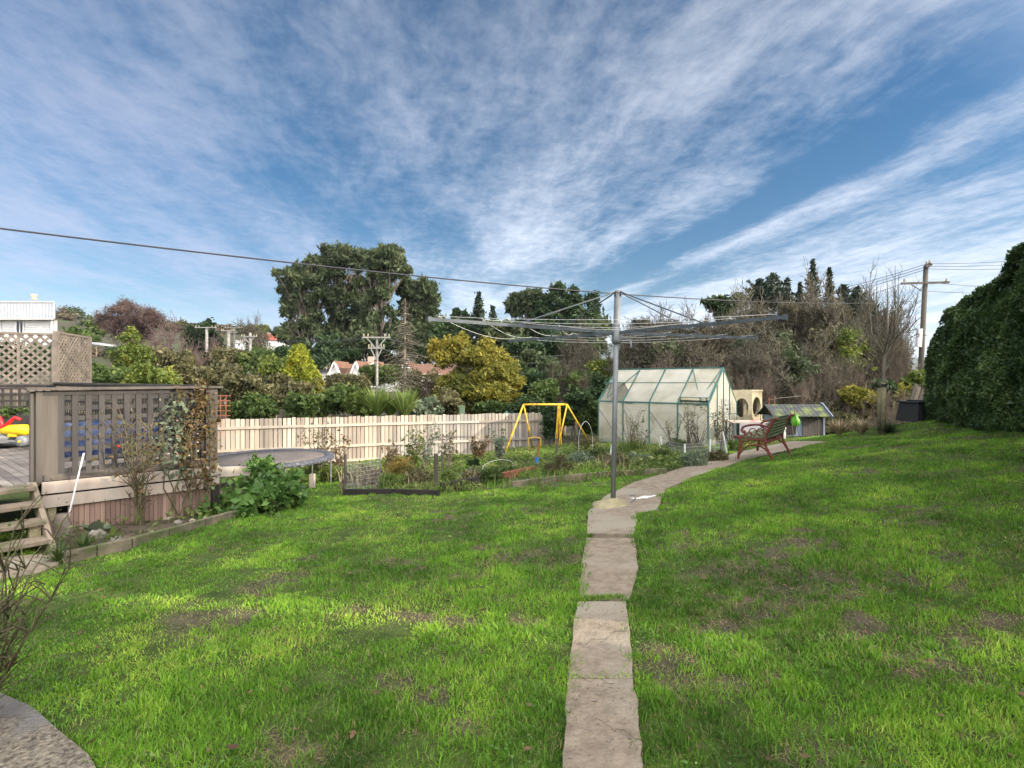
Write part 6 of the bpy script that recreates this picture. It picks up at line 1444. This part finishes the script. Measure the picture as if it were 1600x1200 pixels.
# spruces
def conifer(name, label, px, d, top, halfw, bot, seed, lm='leaf_pine', dens=1.0, bare=False, group=None, lsz=.12, droop=.25):
    rn = random.Random(seed); r = np.random.default_rng(seed); x = (px-800)/F*d; bz = HF(x, d); zt = (HZ-top)/F*d; zb2 = (HZ-bot)/F*d; t = thing(name, label, 'tree', (x, d, bz), group)
    MB().tube([(x, d, bz), (x, d, (bz+zt)/2), (x+.05, d, zt)], [(zt-bz)*.016, (zt-bz)*.011, .01], 7).build('trunk', M['bark'], t, smooth=True)
    W_ = halfw/F*d; bb = MB(); pts = []; H = zt-zb2; n = int((15 if droop < 0 else 24 if not bare else 34)*dens); jit = .035 if droop < 0 else .07
    for k in range(n):
        f = (k+.5)/n; z = zt-H*f; L_ = W_*(.06+f**.9)*rn.uniform(.55, 1.2); m_ = rn.randint(4, 6)
        for j in range(m_):
            a = j*2*math.pi/m_+rn.uniform(-.4, .4); dv = Vector((math.cos(a), math.sin(a), 0)); s_ = Vector((x, d, z)); e = s_+dv*L_+Zu*(-droop*L_+.12*L_)
            mid = s_.lerp(e, .5)+Zu*.06*L_; bb.tube([s_, mid, e], [.035, .022, .006], 4)
            if bare:
                for _ in range(5):
                    q = s_.lerp(e, rn.uniform(.25, .95)); bb.tube([q, q+Vector((rn.uniform(-1, 1), rn.uniform(-1, 1), rn.uniform(-1, .4)))*L_*.22], [.014, .004], 3)
            else:
                mm = int(26*(.3+L_)); tt = r.uniform(.1, 1, (mm, 1)); A = np.array(s_)*(1-tt)+np.array(e)*tt; pts.append(A+r.normal(size=(mm, 3))*np.array([jit, jit, jit*.8])*(1+L_*.3)+np.array([0, 0, -.03]))
    bb.build('branches', M['bark'] if not bare else M['twig'], t)
    if pts: V, q = leaves(np.concatenate(pts), lsz, r, 2.4); npobj('foliage', V, [q], M[lm], t)
    return t
conifer('spruce', 'pointed spruce on the skyline between the gum grove and the round gum', 748, 52, 456, 17, 520, 461)
conifer('spruce', 'shorter pointed spruce right of the taller spruce', 770, 53, 478, 10, 520, 462)
conifer('larch_tree', 'bare conical larch with drooping brown branches left of the yellow bush', 632, 31, 466, 40, 605, 463, bare=True, dens=1.3, droop=.35)
# conifer leaders above the bare wood
for i, (px, top, w, bot, d, lab) in enumerate(((1188, 436, 22, 490, 40, 'dark spiky conifer above the right end of the long cable'), (1207, 428, 16, 490, 40, 'taller spiky conifer just right of the dark one above the cable'), (1270, 404, 11, 480, 38, 'tallest conifer spire above the bare trees'), (1296, 417, 8, 480, 38, 'second conifer spire right of the tallest'),
                          (1230, 434, 10, 490, 41, 'low conifer spire left of the tallest'), (1318, 445, 12, 500, 37, 'feathery conifer right of the two spires'), (1338, 450, 18, 520, 33, 'dark feathery conifer left of the young tree top'), (1356, 468, 14, 530, 33, 'small feathery conifer behind the young tree top'), (1250, 440, 8, 490, 40, 'thin conifer tip immediately left of the tallest spire'))):
    conifer('conifer', lab, px, d, top, w*(2.1 if i in (0, 1, 5, 6, 7) else 1.25), bot, 470+i, dens=1.0, group='conifers above the bare trees', droop=-.55, lsz=.10)
lobes = auto(1130, 478, 34, 13, 9, 9, 38, 1.5, random.Random(5)); leafy_tree('evergreen_tree', 'dark spreading evergreen above the greenhouse ridge', 'tree', 1130, 38, lobes, 600, .13, 'leaf_dark', r0=.15, seed=480, clump=.3, shell=.4, elong=2.2)

# golden conifer and other bushes
def shrub(name, label, cx, cy, rx, ry, d, n, r_, lm, seed, per=500, ls=.07, cat='shrub', group=None, clump=.3, shell=.4, bpx=None, extra=None, **kw):
    rn = random.Random(seed); lobes = auto(cx, cy, rx, ry, n, r_, d, rx*d/F*.7, rn)+(extra or [])
    return leafy_tree(name, label, cat, bpx or cx, d, lobes, per, ls, lm, 'bark', max(.03, .02*d/10), seed, group, clump=clump, shell=shell, **kw)
d = 29; lobes = []
for k in range(16):
    f = k/15; y = 545+f*62; hw = 4+20*min(1, f*1.3); 
    for j in range(3): lobes.append(pl(467+f*6+(j-1)*hw*.6, y, d, hw*.55+3, 7, .5, rnd))
leafy_tree('golden_conifer', 'bright golden-green conifer with a pointed top in front of the gum trees', 'tree', 470, d, lobes, 420, .075, 'leaf_gold', r0=.15, seed=490, clump=.35, shell=.45, sub=12, elong=1.8, part='foliage')
shrub('golden_shrub', 'orange-yellow shrub at the right foot of the golden conifer', 494, 606, 14, 12, 27, 7, 8, 'leaf_yellow', 491, ls=.06)
shrub('evergreen_tree', 'yellow-green conical tree at the left above the lattice screen', 205, 566, 20, 20, 33, 13, 11, 'leaf_lime', 492, ls=.09, cat='tree', extra=[pl(206, 530, 33, 11, 14), pl(206, 520, 33, 6, 8), pl(190, 560, 33, 14), pl(222, 556, 33, 13)])
shrub('evergreen_tree', 'dark round tree beside the tall pale pole on the left hill', 318, 530, 22, 22, 75, 11, 12, 'leaf_dark', 493, ls=.2, cat='tree', extra=[pl(325, 508, 75, 10, 8)])
shrub('evergreen_tree', 'green tree right of the white house behind the trellis', 128, 524, 26, 10, 70, 8, 9, 'leaf_green', 494, ls=.18, cat='tree')
shrub('evergreen_tree', 'green tree right of the trellis on the hill', 152, 515, 14, 12, 80, 6, 8, 'leaf_green', 495, ls=.2, cat='tree')
shrub('evergreen_tree', 'small green tree left of the red-roofed house', 408, 517, 10, 7, 140, 6, 6, 'leaf_lime', 496, ls=.35, cat='tree')
shrub('evergreen_tree', 'thin conical tree right of the braced pole', 371, 572, 12, 28, 50, 8, 10, 'leaf_green', 497, ls=.13, cat='tree')
shrub('evergreen_tree', 'green skyline tree between the red roof and the grove', 446, 515, 10, 9, 130, 6, 7, 'leaf_green', 498, ls=.35, cat='tree')
under = [(175, 592, 34, 14, 27, 'leaf_green', 'green bush directly above the far deck railing'), (235, 592, 38, 14, 26, 'leaf_lime', 'yellowish bush above the far deck railing'), (290, 590, 34, 18, 27, 'leaf_olive', 'olive scrub above the lattice screen'), (340, 590, 30, 26, 30, 'leaf_olive', 'tangled straw-green scrub right of the screen post'),
         (395, 605, 45, 26, 20.5, 'leaf_olive', 'big tangled olive bush behind the left of the paling fence'), (450, 610, 40, 24, 20.5, 'leaf_olive', 'twiggy grey-green bush behind the fence below the golden conifer'), (400, 638, 46, 12, 19.0, 'leaf_green', 'green bush just behind the fence at its left'), (480, 634, 40, 14, 19.2, 'leaf_green', 'bright green bush behind the fence at the trampoline'),
         (540, 625, 34, 18, 20, 'leaf_green', 'dense green bush left of the flax plants'), (565, 632, 26, 14, 19.6, 'leaf_lime', 'glossy green bush touching the left flax'), (660, 640, 30, 12, 20.5, 'leaf_grey', 'silvery twiggy bush right of the flax plants'), (700, 632, 24, 14, 21, 'leaf_olive', 'dull bush below the yellow bush'),
         (350, 560, 22, 12, 50, 'leaf_olive', 'brown scrub on the slope below the hillside poles'), (430, 575, 30, 12, 42, 'leaf_lime', 'green slope scrub left of the golden conifer'), (270, 560, 40, 16, 45, 'leaf_olive', 'brown-green scrub on the slope under the reddish tree'), (410, 560, 25, 9, 60, 'leaf_green', 'grassy scrub below the white wall'), (120, 575, 24, 18, 30, 'leaf_green', 'green scrub behind the fine trellis panel'), (40, 560, 40, 30, 30, 'leaf_dark', 'dark bush behind the open trellis panel'),
         (310, 640, 26, 12, 19, 'leaf_olive', 'scrub behind the fence at the screen end post'),
         (600, 585, 30, 8, 36, 'leaf_green', 'low green garden shrubs in front of the gabled house'), (540, 600, 34, 8, 33, 'leaf_olive', 'olive garden shrubs in front of the gabled house')]
for i, (cx, cy, rx, ry, d, lm, lab) in enumerate(under):
    shrub('bush', lab, cx, cy, rx*.85, ry*.8, d, 12, 14, lm, 500+i, per=560, ls=.035+.0021*d, group='bushes behind the paling fence')
ordn = 'first second third fourth fifth sixth seventh eighth ninth tenth eleventh twelfth thirteenth fourteenth fifteenth sixteenth seventeenth eighteenth nineteenth twentieth'.split()
for row, (nn, d0, lsz_) in enumerate(((17, 62, 1.0), (18, 95, 1.0), (18, 140, 1.0))):
    for i in range(nn):
        cx = 95+i*22+rnd.uniform(-7, 7); d = d0*rnd.uniform(.94, 1.06); gz_ = HF((cx-800)/F*d, d); cy = HZ-gz_/d*F-rnd.uniform(1, 6)
        shrub('hillside_bush', ordn[i]+' scrub bush from the left in the '+('nearest', 'middle', 'farthest')[row]+' row on the left hillside', cx, cy, 15, 6, d, 7, 10, rnd.choice(('leaf_olive', 'leaf_dark', 'leaf_gum', 'leaf_green', 'twig_fuzz0', 'twig_fuzz0')), 800+row*30+i, per=240, ls=.0020*d, group='scrub on the far hillside')
# big yellow bush
lob = auto(742, 592, 60, 40, 44, 14, 23.5, 1.3, random.Random(6))+[pl(690+k*13, 628+(k%3)*4, 23.2, 14) for k in range(10)]+[pl(700, 545, 23.5, 16), pl(720, 535, 23.5, 14), pl(690, 560, 23.5, 16), pl(760, 545, 23.5, 15), pl(790, 570, 23.5, 16), pl(805, 595, 23.5, 12), pl(680, 540, 23.5, 9), pl(775, 555, 23.5, 12)]
leafy_tree('yellow_bush', 'big bright yellow-green rounded bush behind the middle of the fence', 'tree', 728, 23.5, lob, 950, .06, 'leaf_yellow', r0=.14, seed=530, clump=.26, shell=.35, sub=26, elong=3.0, part='foliage')
# dark bushes at the fence end
for i, (cx, cy, rx, ry, d, lm, lab) in enumerate(((868, 655, 18, 26, 18.2, 'leaf_dark', 'dark ivy-like bush swallowing the fence end'), (900, 640, 22, 34, 19, 'leaf_dark', 'tall dark bush behind the swing set'), (925, 655, 18, 26, 19, 'leaf_green', 'green bush between the swing set and the greenhouse'), (850, 610, 16, 12, 22, 'leaf_green', 'round light green shrub right of the yellow bush'),
                           (915, 600, 26, 22, 24, 'leaf_green', 'mid green tree left of the hoist pole'), (945, 585, 20, 22, 26, 'leaf_lime', 'yellowish tree directly behind the hoist pole'), (830, 636, 22, 9, 21, 'leaf_dark', 'dark low bush behind the fence end'), (940, 612, 14, 24, 22, 'leaf_dark', 'dark shrub at the left end of the greenhouse'), (770, 640, 26, 8, 22, 'leaf_green', 'low leafy bush under the yellow bush'))):
    shrub('bush', lab, cx, cy, rx*.85, ry*.85, d, 13, 12, lm, 540+i, per=620, ls=.07, group='dark bushes at the fence end')
for i, (cx, cy, d, lm, lab) in enumerate(((665, 605, 33, 'leaf_olive', 'olive hedge-like bush between the larch and the yellow bush'), (830, 605, 30, 'leaf_dark', 'dark bush right of the yellow bush foot'), (870, 600, 30, 'leaf_gum', 'dull bush below the cypresses'), (905, 580, 34, 'leaf_dark', 'dark bush below the rightmost cypress'), (800, 600, 34, 'leaf_dark', 'dark bush behind the right flank of the yellow bush'), (965, 590, 30, 'leaf_gum', 'dull bush right of the hoist pole'), (840, 575, 38, 'leaf_gum', 'dull tree behind the dark bush right of the yellow one'))):
    shrub('bush', lab, cx, cy, 28, 24, d, 15, 13, lm, 560+i, per=520, ls=.1, group='bushes below the cypresses')
# flax / cabbage plants
for i, (px, d, H, lab) in enumerate(((590, 19.3, 1.25, 'spiky pale flax plant behind the fence, left one'), (632, 19.0, 1.15, 'spiky green flax plant behind the fence, rightmost'), (610, 19.6, .9, 'small flax plant between the two spiky ones'))):
    x = (px-800)/F*d; z = (HZ-652)/F*d; fan_plant('flax_plant', lab, (x, d, z), 170, H*1.05, .055, 'leaf_flax', 550+i, up=.75, bend=.25)
# compost/green post on fence, orange trellis, glimpsed roofs
p = P(722, 643, 18.6); tag(MB().box((p.x, p.y, -1.6), (.18, .12, 1.45)).build('green_post', mat('green_painted_post', (.10,.15,.09), (.07,.11,.06), .7)), 'short square green post rising behind the fence under the yellow bush', 'post')
mb = MB(); a, b = P(332, 648, 17.5), P(360, 648, 17.6); lattice(mb, (a.x, a.y, 0), (b.x, b.y, 0), a.z-.8, P(0, 617, 17.5).z, .17, .03, .012); tag(mb.build('orange_trellis', M['rust_wood'], origin=a), 'small rust-brown garden trellis behind the fence near the screen post', 'trellis')
p = P(795, 645, 21); tag(roofprism(MB(), p.x-.2, p.x+.3, 20.8, 21.4, p.z-.1, p.z+.14, .3, ov=.1).build('small_roof', mat('teal_roof', (.12,.22,.21), (.09,.17,.16), .6), origin=p), 'small teal roof peeping over the fence below the yellow bush', 'roof')

# ------------------------------------------------------------------ bare trees
PROT = {}
PROT['a'] = bare_proto('bare_tree', 'x', 'tree', 601, 3.6, 1.1, (6, 7, 7, 6, 4), .11, .0095, 'twig', 'bark', spread=.75, up=.35, len0=.6, ratio=.66)
PROT['b'] = bare_proto('bare_tree', 'x', 'tree', 602, 3.6, .9, (7, 7, 6, 6, 4), .10, .0095, 'twig', 'mossy_bark', spread=.9, up=.25, len0=.55, ratio=.68)
PROT['c'] = bare_proto('bare_tree', 'x', 'tree', 603, 3.2, .5, (8, 8, 7, 5), .07, .008, 'twig_red', 'twig_red', spread=.6, up=.6, len0=.75, ratio=.6)
PROT['d'] = bare_proto('bare_tree', 'x', 'tree', 604, 3.6, 1.0, (7, 8, 8, 6, 3), .13, .013, 'twig_purple', 'bark', spread=.8, up=.3, len0=.55, ratio=.68)
HT = {}
for k, o in PROT.items():
    zs = [v_.co.z for ch in o.children for v_ in ch.data.vertices]; xs_ = [v_.co.x for ch in o.children for v_ in ch.data.vertices]; zs.sort(); HT[k] = (zs[int(len(zs)*.995)], (np.percentile(xs_, 97)-np.percentile(xs_, 3))/2)
used = set()
def bare(k, px, d, top, halfw, label, rz, group='bare trees behind the greenhouse', sink=0.0):
    o = PROT[k] if k not in used else copy_tree(PROT[k]); used.add(k)
    x = (px-800)/F*d; bz = HF(x, d)-.1-sink; H = (HZ-top)/F*d-bz; sz = H/HT[k][0]; sx = halfw/F*d/HT[k][1]
    o.location = (x, d, bz); o.scale = (sx, sx, sz); o.rotation_euler = (0, 0, rz); o['label'] = label; o['category'] = 'tree'; o['group'] = group
BT = [('a', 1000, 24, 506, 52, 'bare tree left of the greenhouse ridge'), ('b', 1055, 23, 499, 55, 'bare tree rising directly above the greenhouse ridge'), ('a', 1110, 25, 492, 50, 'twiggy bare tree above the right end of the greenhouse'), ('b', 1150, 20, 506, 52, 'spreading bare tree right behind the cream play cube'),
      ('b', 1215, 19, 511, 62, 'bare fruit tree with a dark forked trunk left of the hutch'), ('a', 1200, 30, 464, 55, 'tall bare tree under the dark spiky conifers'), ('a', 1260, 29, 450, 50, 'tallest bare tree under the conifer spires'), ('b', 1300, 27, 459, 50, 'tall bare tree right of the tallest conifer spire'),
      ('a', 1330, 23, 496, 42, 'bare tree behind the young tree, left'), ('b', 1270, 20, 536, 50, 'low bare tree behind the hutch roof'), ('c', 1320, 18, 566, 40, 'dense brown thicket left of the young tree'), ('c', 1400, 22, 484, 32, 'bare shrubby tree between the young tree and the leaning pole'),
      ('a', 1385, 26, 469, 42, 'bare tree directly behind the young tree'), ('c', 1180, 17.5, 581, 40, 'low twiggy thicket behind the cream play cube'), ('c', 1250, 17.6, 591, 40, 'low twiggy thicket behind the hutch'), ('c', 1395, 16.5, 606, 30, 'low thicket behind the compost bin'), ('a', 1150, 30, 476, 45, 'bare tree under the dark spreading evergreen'),
      ('a', 1100, 18.5, 561, 40, 'low bare tree touching the greenhouse roof'), ('c', 1350, 17, 616, 34, 'low brown thicket just left of the young tree stake'), ('b', 1340, 31, 476, 46, 'bare tree far behind the young tree'), ('c', 1425, 17.5, 606, 24, 'thicket at the foot of the leaning pole'), ('c', 1030, 20, 554, 40, 'low thicket above the left half of the greenhouse roof'), ('a', 970, 28, 551, 34, 'small bare tree right of the hoist pole above the greenhouse')]
for i, (k, px, d, top, hw, lab) in enumerate(BT): bare(k, px, d, top, hw, lab, i*1.9)
M['twig_fuzz'] = leafmat('twig_haze', (.055,.036,.033), (.11,.072,.06), (.17,.115,.09), .3, .1, .9)
M['twig_fuzz2'] = leafmat('brown_twig_haze', (.026,.024,.015), (.075,.067,.04), (.19,.16,.105), .5, .1, .9)
def fuzz(label, cx, cy, rx, ry, d, seed, n=16, r_=12, m='twig_fuzz', group='bare trees on the left hill', per=900, th=.022, extra=None, bark='bark'):
    rn = random.Random(seed); lobes = auto(cx, cy, rx, ry, n, r_, d, rx*d/F*.6, rn)+(extra or [])
    return leafy_tree('bare_tree', label, 'tree', cx, d, lobes, per, th*d/20, m, bark, .22*d/60+.05, seed, group, clump=.45, shell=.3, sub=12, elong=14, droop=-.4)
for i, (cx, cy, rx, ry, d, lm, lab) in enumerate(((1215, 545, 20, 30, 22, 'leaf_gum', 'ivy-green growth climbing the bare trees behind the hutch'), (1290, 535, 18, 34, 23, 'leaf_olive', 'olive growth in the bare trees right of the hutch'), (1330, 545, 18, 26, 22, 'leaf_lime', 'yellow-green growth among the bare trees left of the young tree'), (1160, 555, 18, 22, 23, 'leaf_dark', 'dark ivy among the bare trees over the play cube'), (1040, 555, 22, 14, 23, 'leaf_gum', 'dark green growth above the left part of the greenhouse roof'), (1250, 575, 22, 20, 19, 'leaf_gum', 'dull green growth directly above the hutch roof'))):
    shrub('ivy_growth', lab, cx, cy, rx, ry, d, 9, 11, lm, 680+i, per=170, ls=.06, group='green growth in the bare trees', clump=.6)
fuzz('reddish-brown domed bare tree on the left skyline', 203, 502, 42, 26, 62, 701, 32, 11, th=.011, per=1100)
for i, (px, cy, rx, ry, d, lab) in enumerate(((1000, 530, 34, 26, 26, 'dense brown bare tree left of the greenhouse ridge'), (1060, 530, 36, 30, 27, 'dense brown bare tree above the greenhouse ridge'), (1120, 535, 36, 30, 26, 'dense brown bare tree above the right of the greenhouse'), (1180, 520, 38, 36, 27, 'dense twiggy tree behind the play cube'), (1240, 512, 42, 40, 27, 'dense twiggy tree behind the hutch'), (1300, 516, 38, 40, 26, 'dense twiggy tree right of the hutch'), (1350, 560, 32, 36, 24, 'dense twiggy tree behind the young tree'), (1390, 545, 24, 34, 26, 'dense twiggy tree right of the young tree'), (1215, 590, 36, 24, 21, 'low dense twiggy tree over the hutch'), (1150, 580, 30, 24, 22, 'low dense twiggy tree over the play cube'), (1285, 590, 34, 26, 21, 'low dense twiggy tree between hutch and young tree'))):
    fuzz(lab, px, cy, rx*.85, ry*.85, d, 710+i, 16, 13, 'twig_fuzz2', 'bare trees behind the greenhouse', 900, .012)
bare('d', 255, 50, 515, 44, 'lower purple-brown bare tree right of the domed one', 2.1, 'bare trees on the left hill')
bare('d', 300, 48, 545, 40, 'purple-brown scrub tree below the dark round tree', 3.3, 'bare trees on the left hill')
bare('d', 345, 60, 540, 32, 'brown bare tree among the hillside poles', 4.3, 'bare trees on the left hill')
bare('a', 385, 90, 498, 22, 'thin bare tree above the hillside house roofs', 1.3, 'bare trees on the left hill')
bare('c', 880, 25, 560, 34, 'reddish twiggy shrub left of the hoist pole', .7, 'bare shrubs near the hoist'); bare('c', 905, 23, 585, 26, 'brown twiggy shrub below the reddish one', 1.7, 'bare shrubs near the hoist')
bare('a', 893, 33, 510, 24, 'pale-trunked bare tree in front of the cypresses', .2, 'bare shrubs near the hoist'); bare('c', 665, 24, 590, 20, 'bare brown shrub between the larch and the yellow bush', 2.2, 'bare shrubs near the hoist')
bare('c', 1420, 24, 575, 18, 'pinkish dry shrub left of the leaning pole', 5.2); 
# green understorey of the bare wood
for i, (cx, cy, rx, ry, d, lm, lab) in enumerate(((1000, 560, 34, 20, 30, 'leaf_olive', 'olive undergrowth behind the left end of the greenhouse'), (1060, 550, 38, 22, 32, 'leaf_olive', 'olive undergrowth behind the greenhouse ridge'), (1120, 545, 38, 28, 33, 'leaf_gum', 'dark ivy undergrowth above the greenhouse right end'), (1180, 590, 36, 30, 24, 'leaf_dark', 'dark undergrowth behind the cream play cube'),
                           (1240, 600, 38, 26, 24, 'leaf_gum', 'dark undergrowth behind the hutch roof'), (1290, 590, 38, 34, 25, 'leaf_dark', 'dark undergrowth right of the hutch'), (1320, 525, 26, 26, 30, 'leaf_lime', 'yellow-green tree glowing between bare trees'), (1345, 625, 22, 16, 17.5, 'leaf_yellow', 'yellow-leaved bramble left of the young tree'), (1330, 640, 26, 14, 17.8, 'leaf_olive', 'olive bramble behind the young tree stake'), (1375, 620, 24, 20, 18.5, 'leaf_dark', 'dark bramble behind the young tree'),
                           (1418, 625, 16, 12, 18, 'leaf_yellow', 'golden bush left of the leaning pole foot'), (1440, 600, 12, 26, 19, 'leaf_lime', 'yellowish bush clothing the leaning pole'), (1400, 585, 16, 14, 27, 'leaf_olive', 'olive shrub between young tree and leaning pole'), (1250, 520, 50, 40, 36, 'leaf_olive', 'ivy-clad thicket under the conifer spires'), (1360, 560, 26, 26, 30, 'leaf_olive', 'olive thicket right behind the young tree'), (1200, 540, 46, 36, 36, 'leaf_gum', 'dull green thicket under the spiky conifers'), (1300, 660, 30, 8, 17.2, 'leaf_olive', 'dry undergrowth right of the hutch'))):
    shrub('undergrowth_bush', lab, cx, cy, rx*.85, ry*.85, d, 12, 13, lm, 620+i, per=420, ls=.045+.0018*d, group='undergrowth of the bare wood')
fan_plant('dry_grass', 'brown dry grass at the lawn end right of the hutch', gp(1310, 682), 420, .45, .012, 'straw', 640, cat='grass tuft', up=.8, bend=.4)
fan_plant('dry_grass', 'brown dry grass at the lawn end left of the young tree', gp(1345, 680), 420, .42, .012, 'straw', 641, cat='grass tuft', up=.8, bend=.4)

# ------------------------------------------------------------------ air
hm = bpy.data.materials.new('air'); hm.use_nodes = True; nt = hm.node_tree
for n_d in list(nt.nodes):
    if n_d.type != 'OUTPUT_MATERIAL': nt.nodes.remove(n_d)
pv = nt.nodes.new('ShaderNodeVolumePrincipled'); pv.inputs['Color'].default_value = (.72, .84, 1.0, 1); pv.inputs['Density'].default_value = .00009
nt.links.new(pv.outputs[0], nt.nodes['Material Output'].inputs['Volume'])
zt_ = max((o.matrix_world @ Vector(c)).z for o in C.objects if o.type == 'MESH' and o.name in ('hills', 'ground') for c in o.bound_box)+5
zb_ = min((o.matrix_world @ Vector(c)).z for o in C.objects if o.type == 'MESH' and o.name in ('hills', 'ground') for c in o.bound_box)-1
tag(MB().box((400, 1000, (zt_+zb_)/2), (9400, 5400, zt_-zb_)).build('haze', hm), kind='stuff')
print('haze', zb_, zt_)
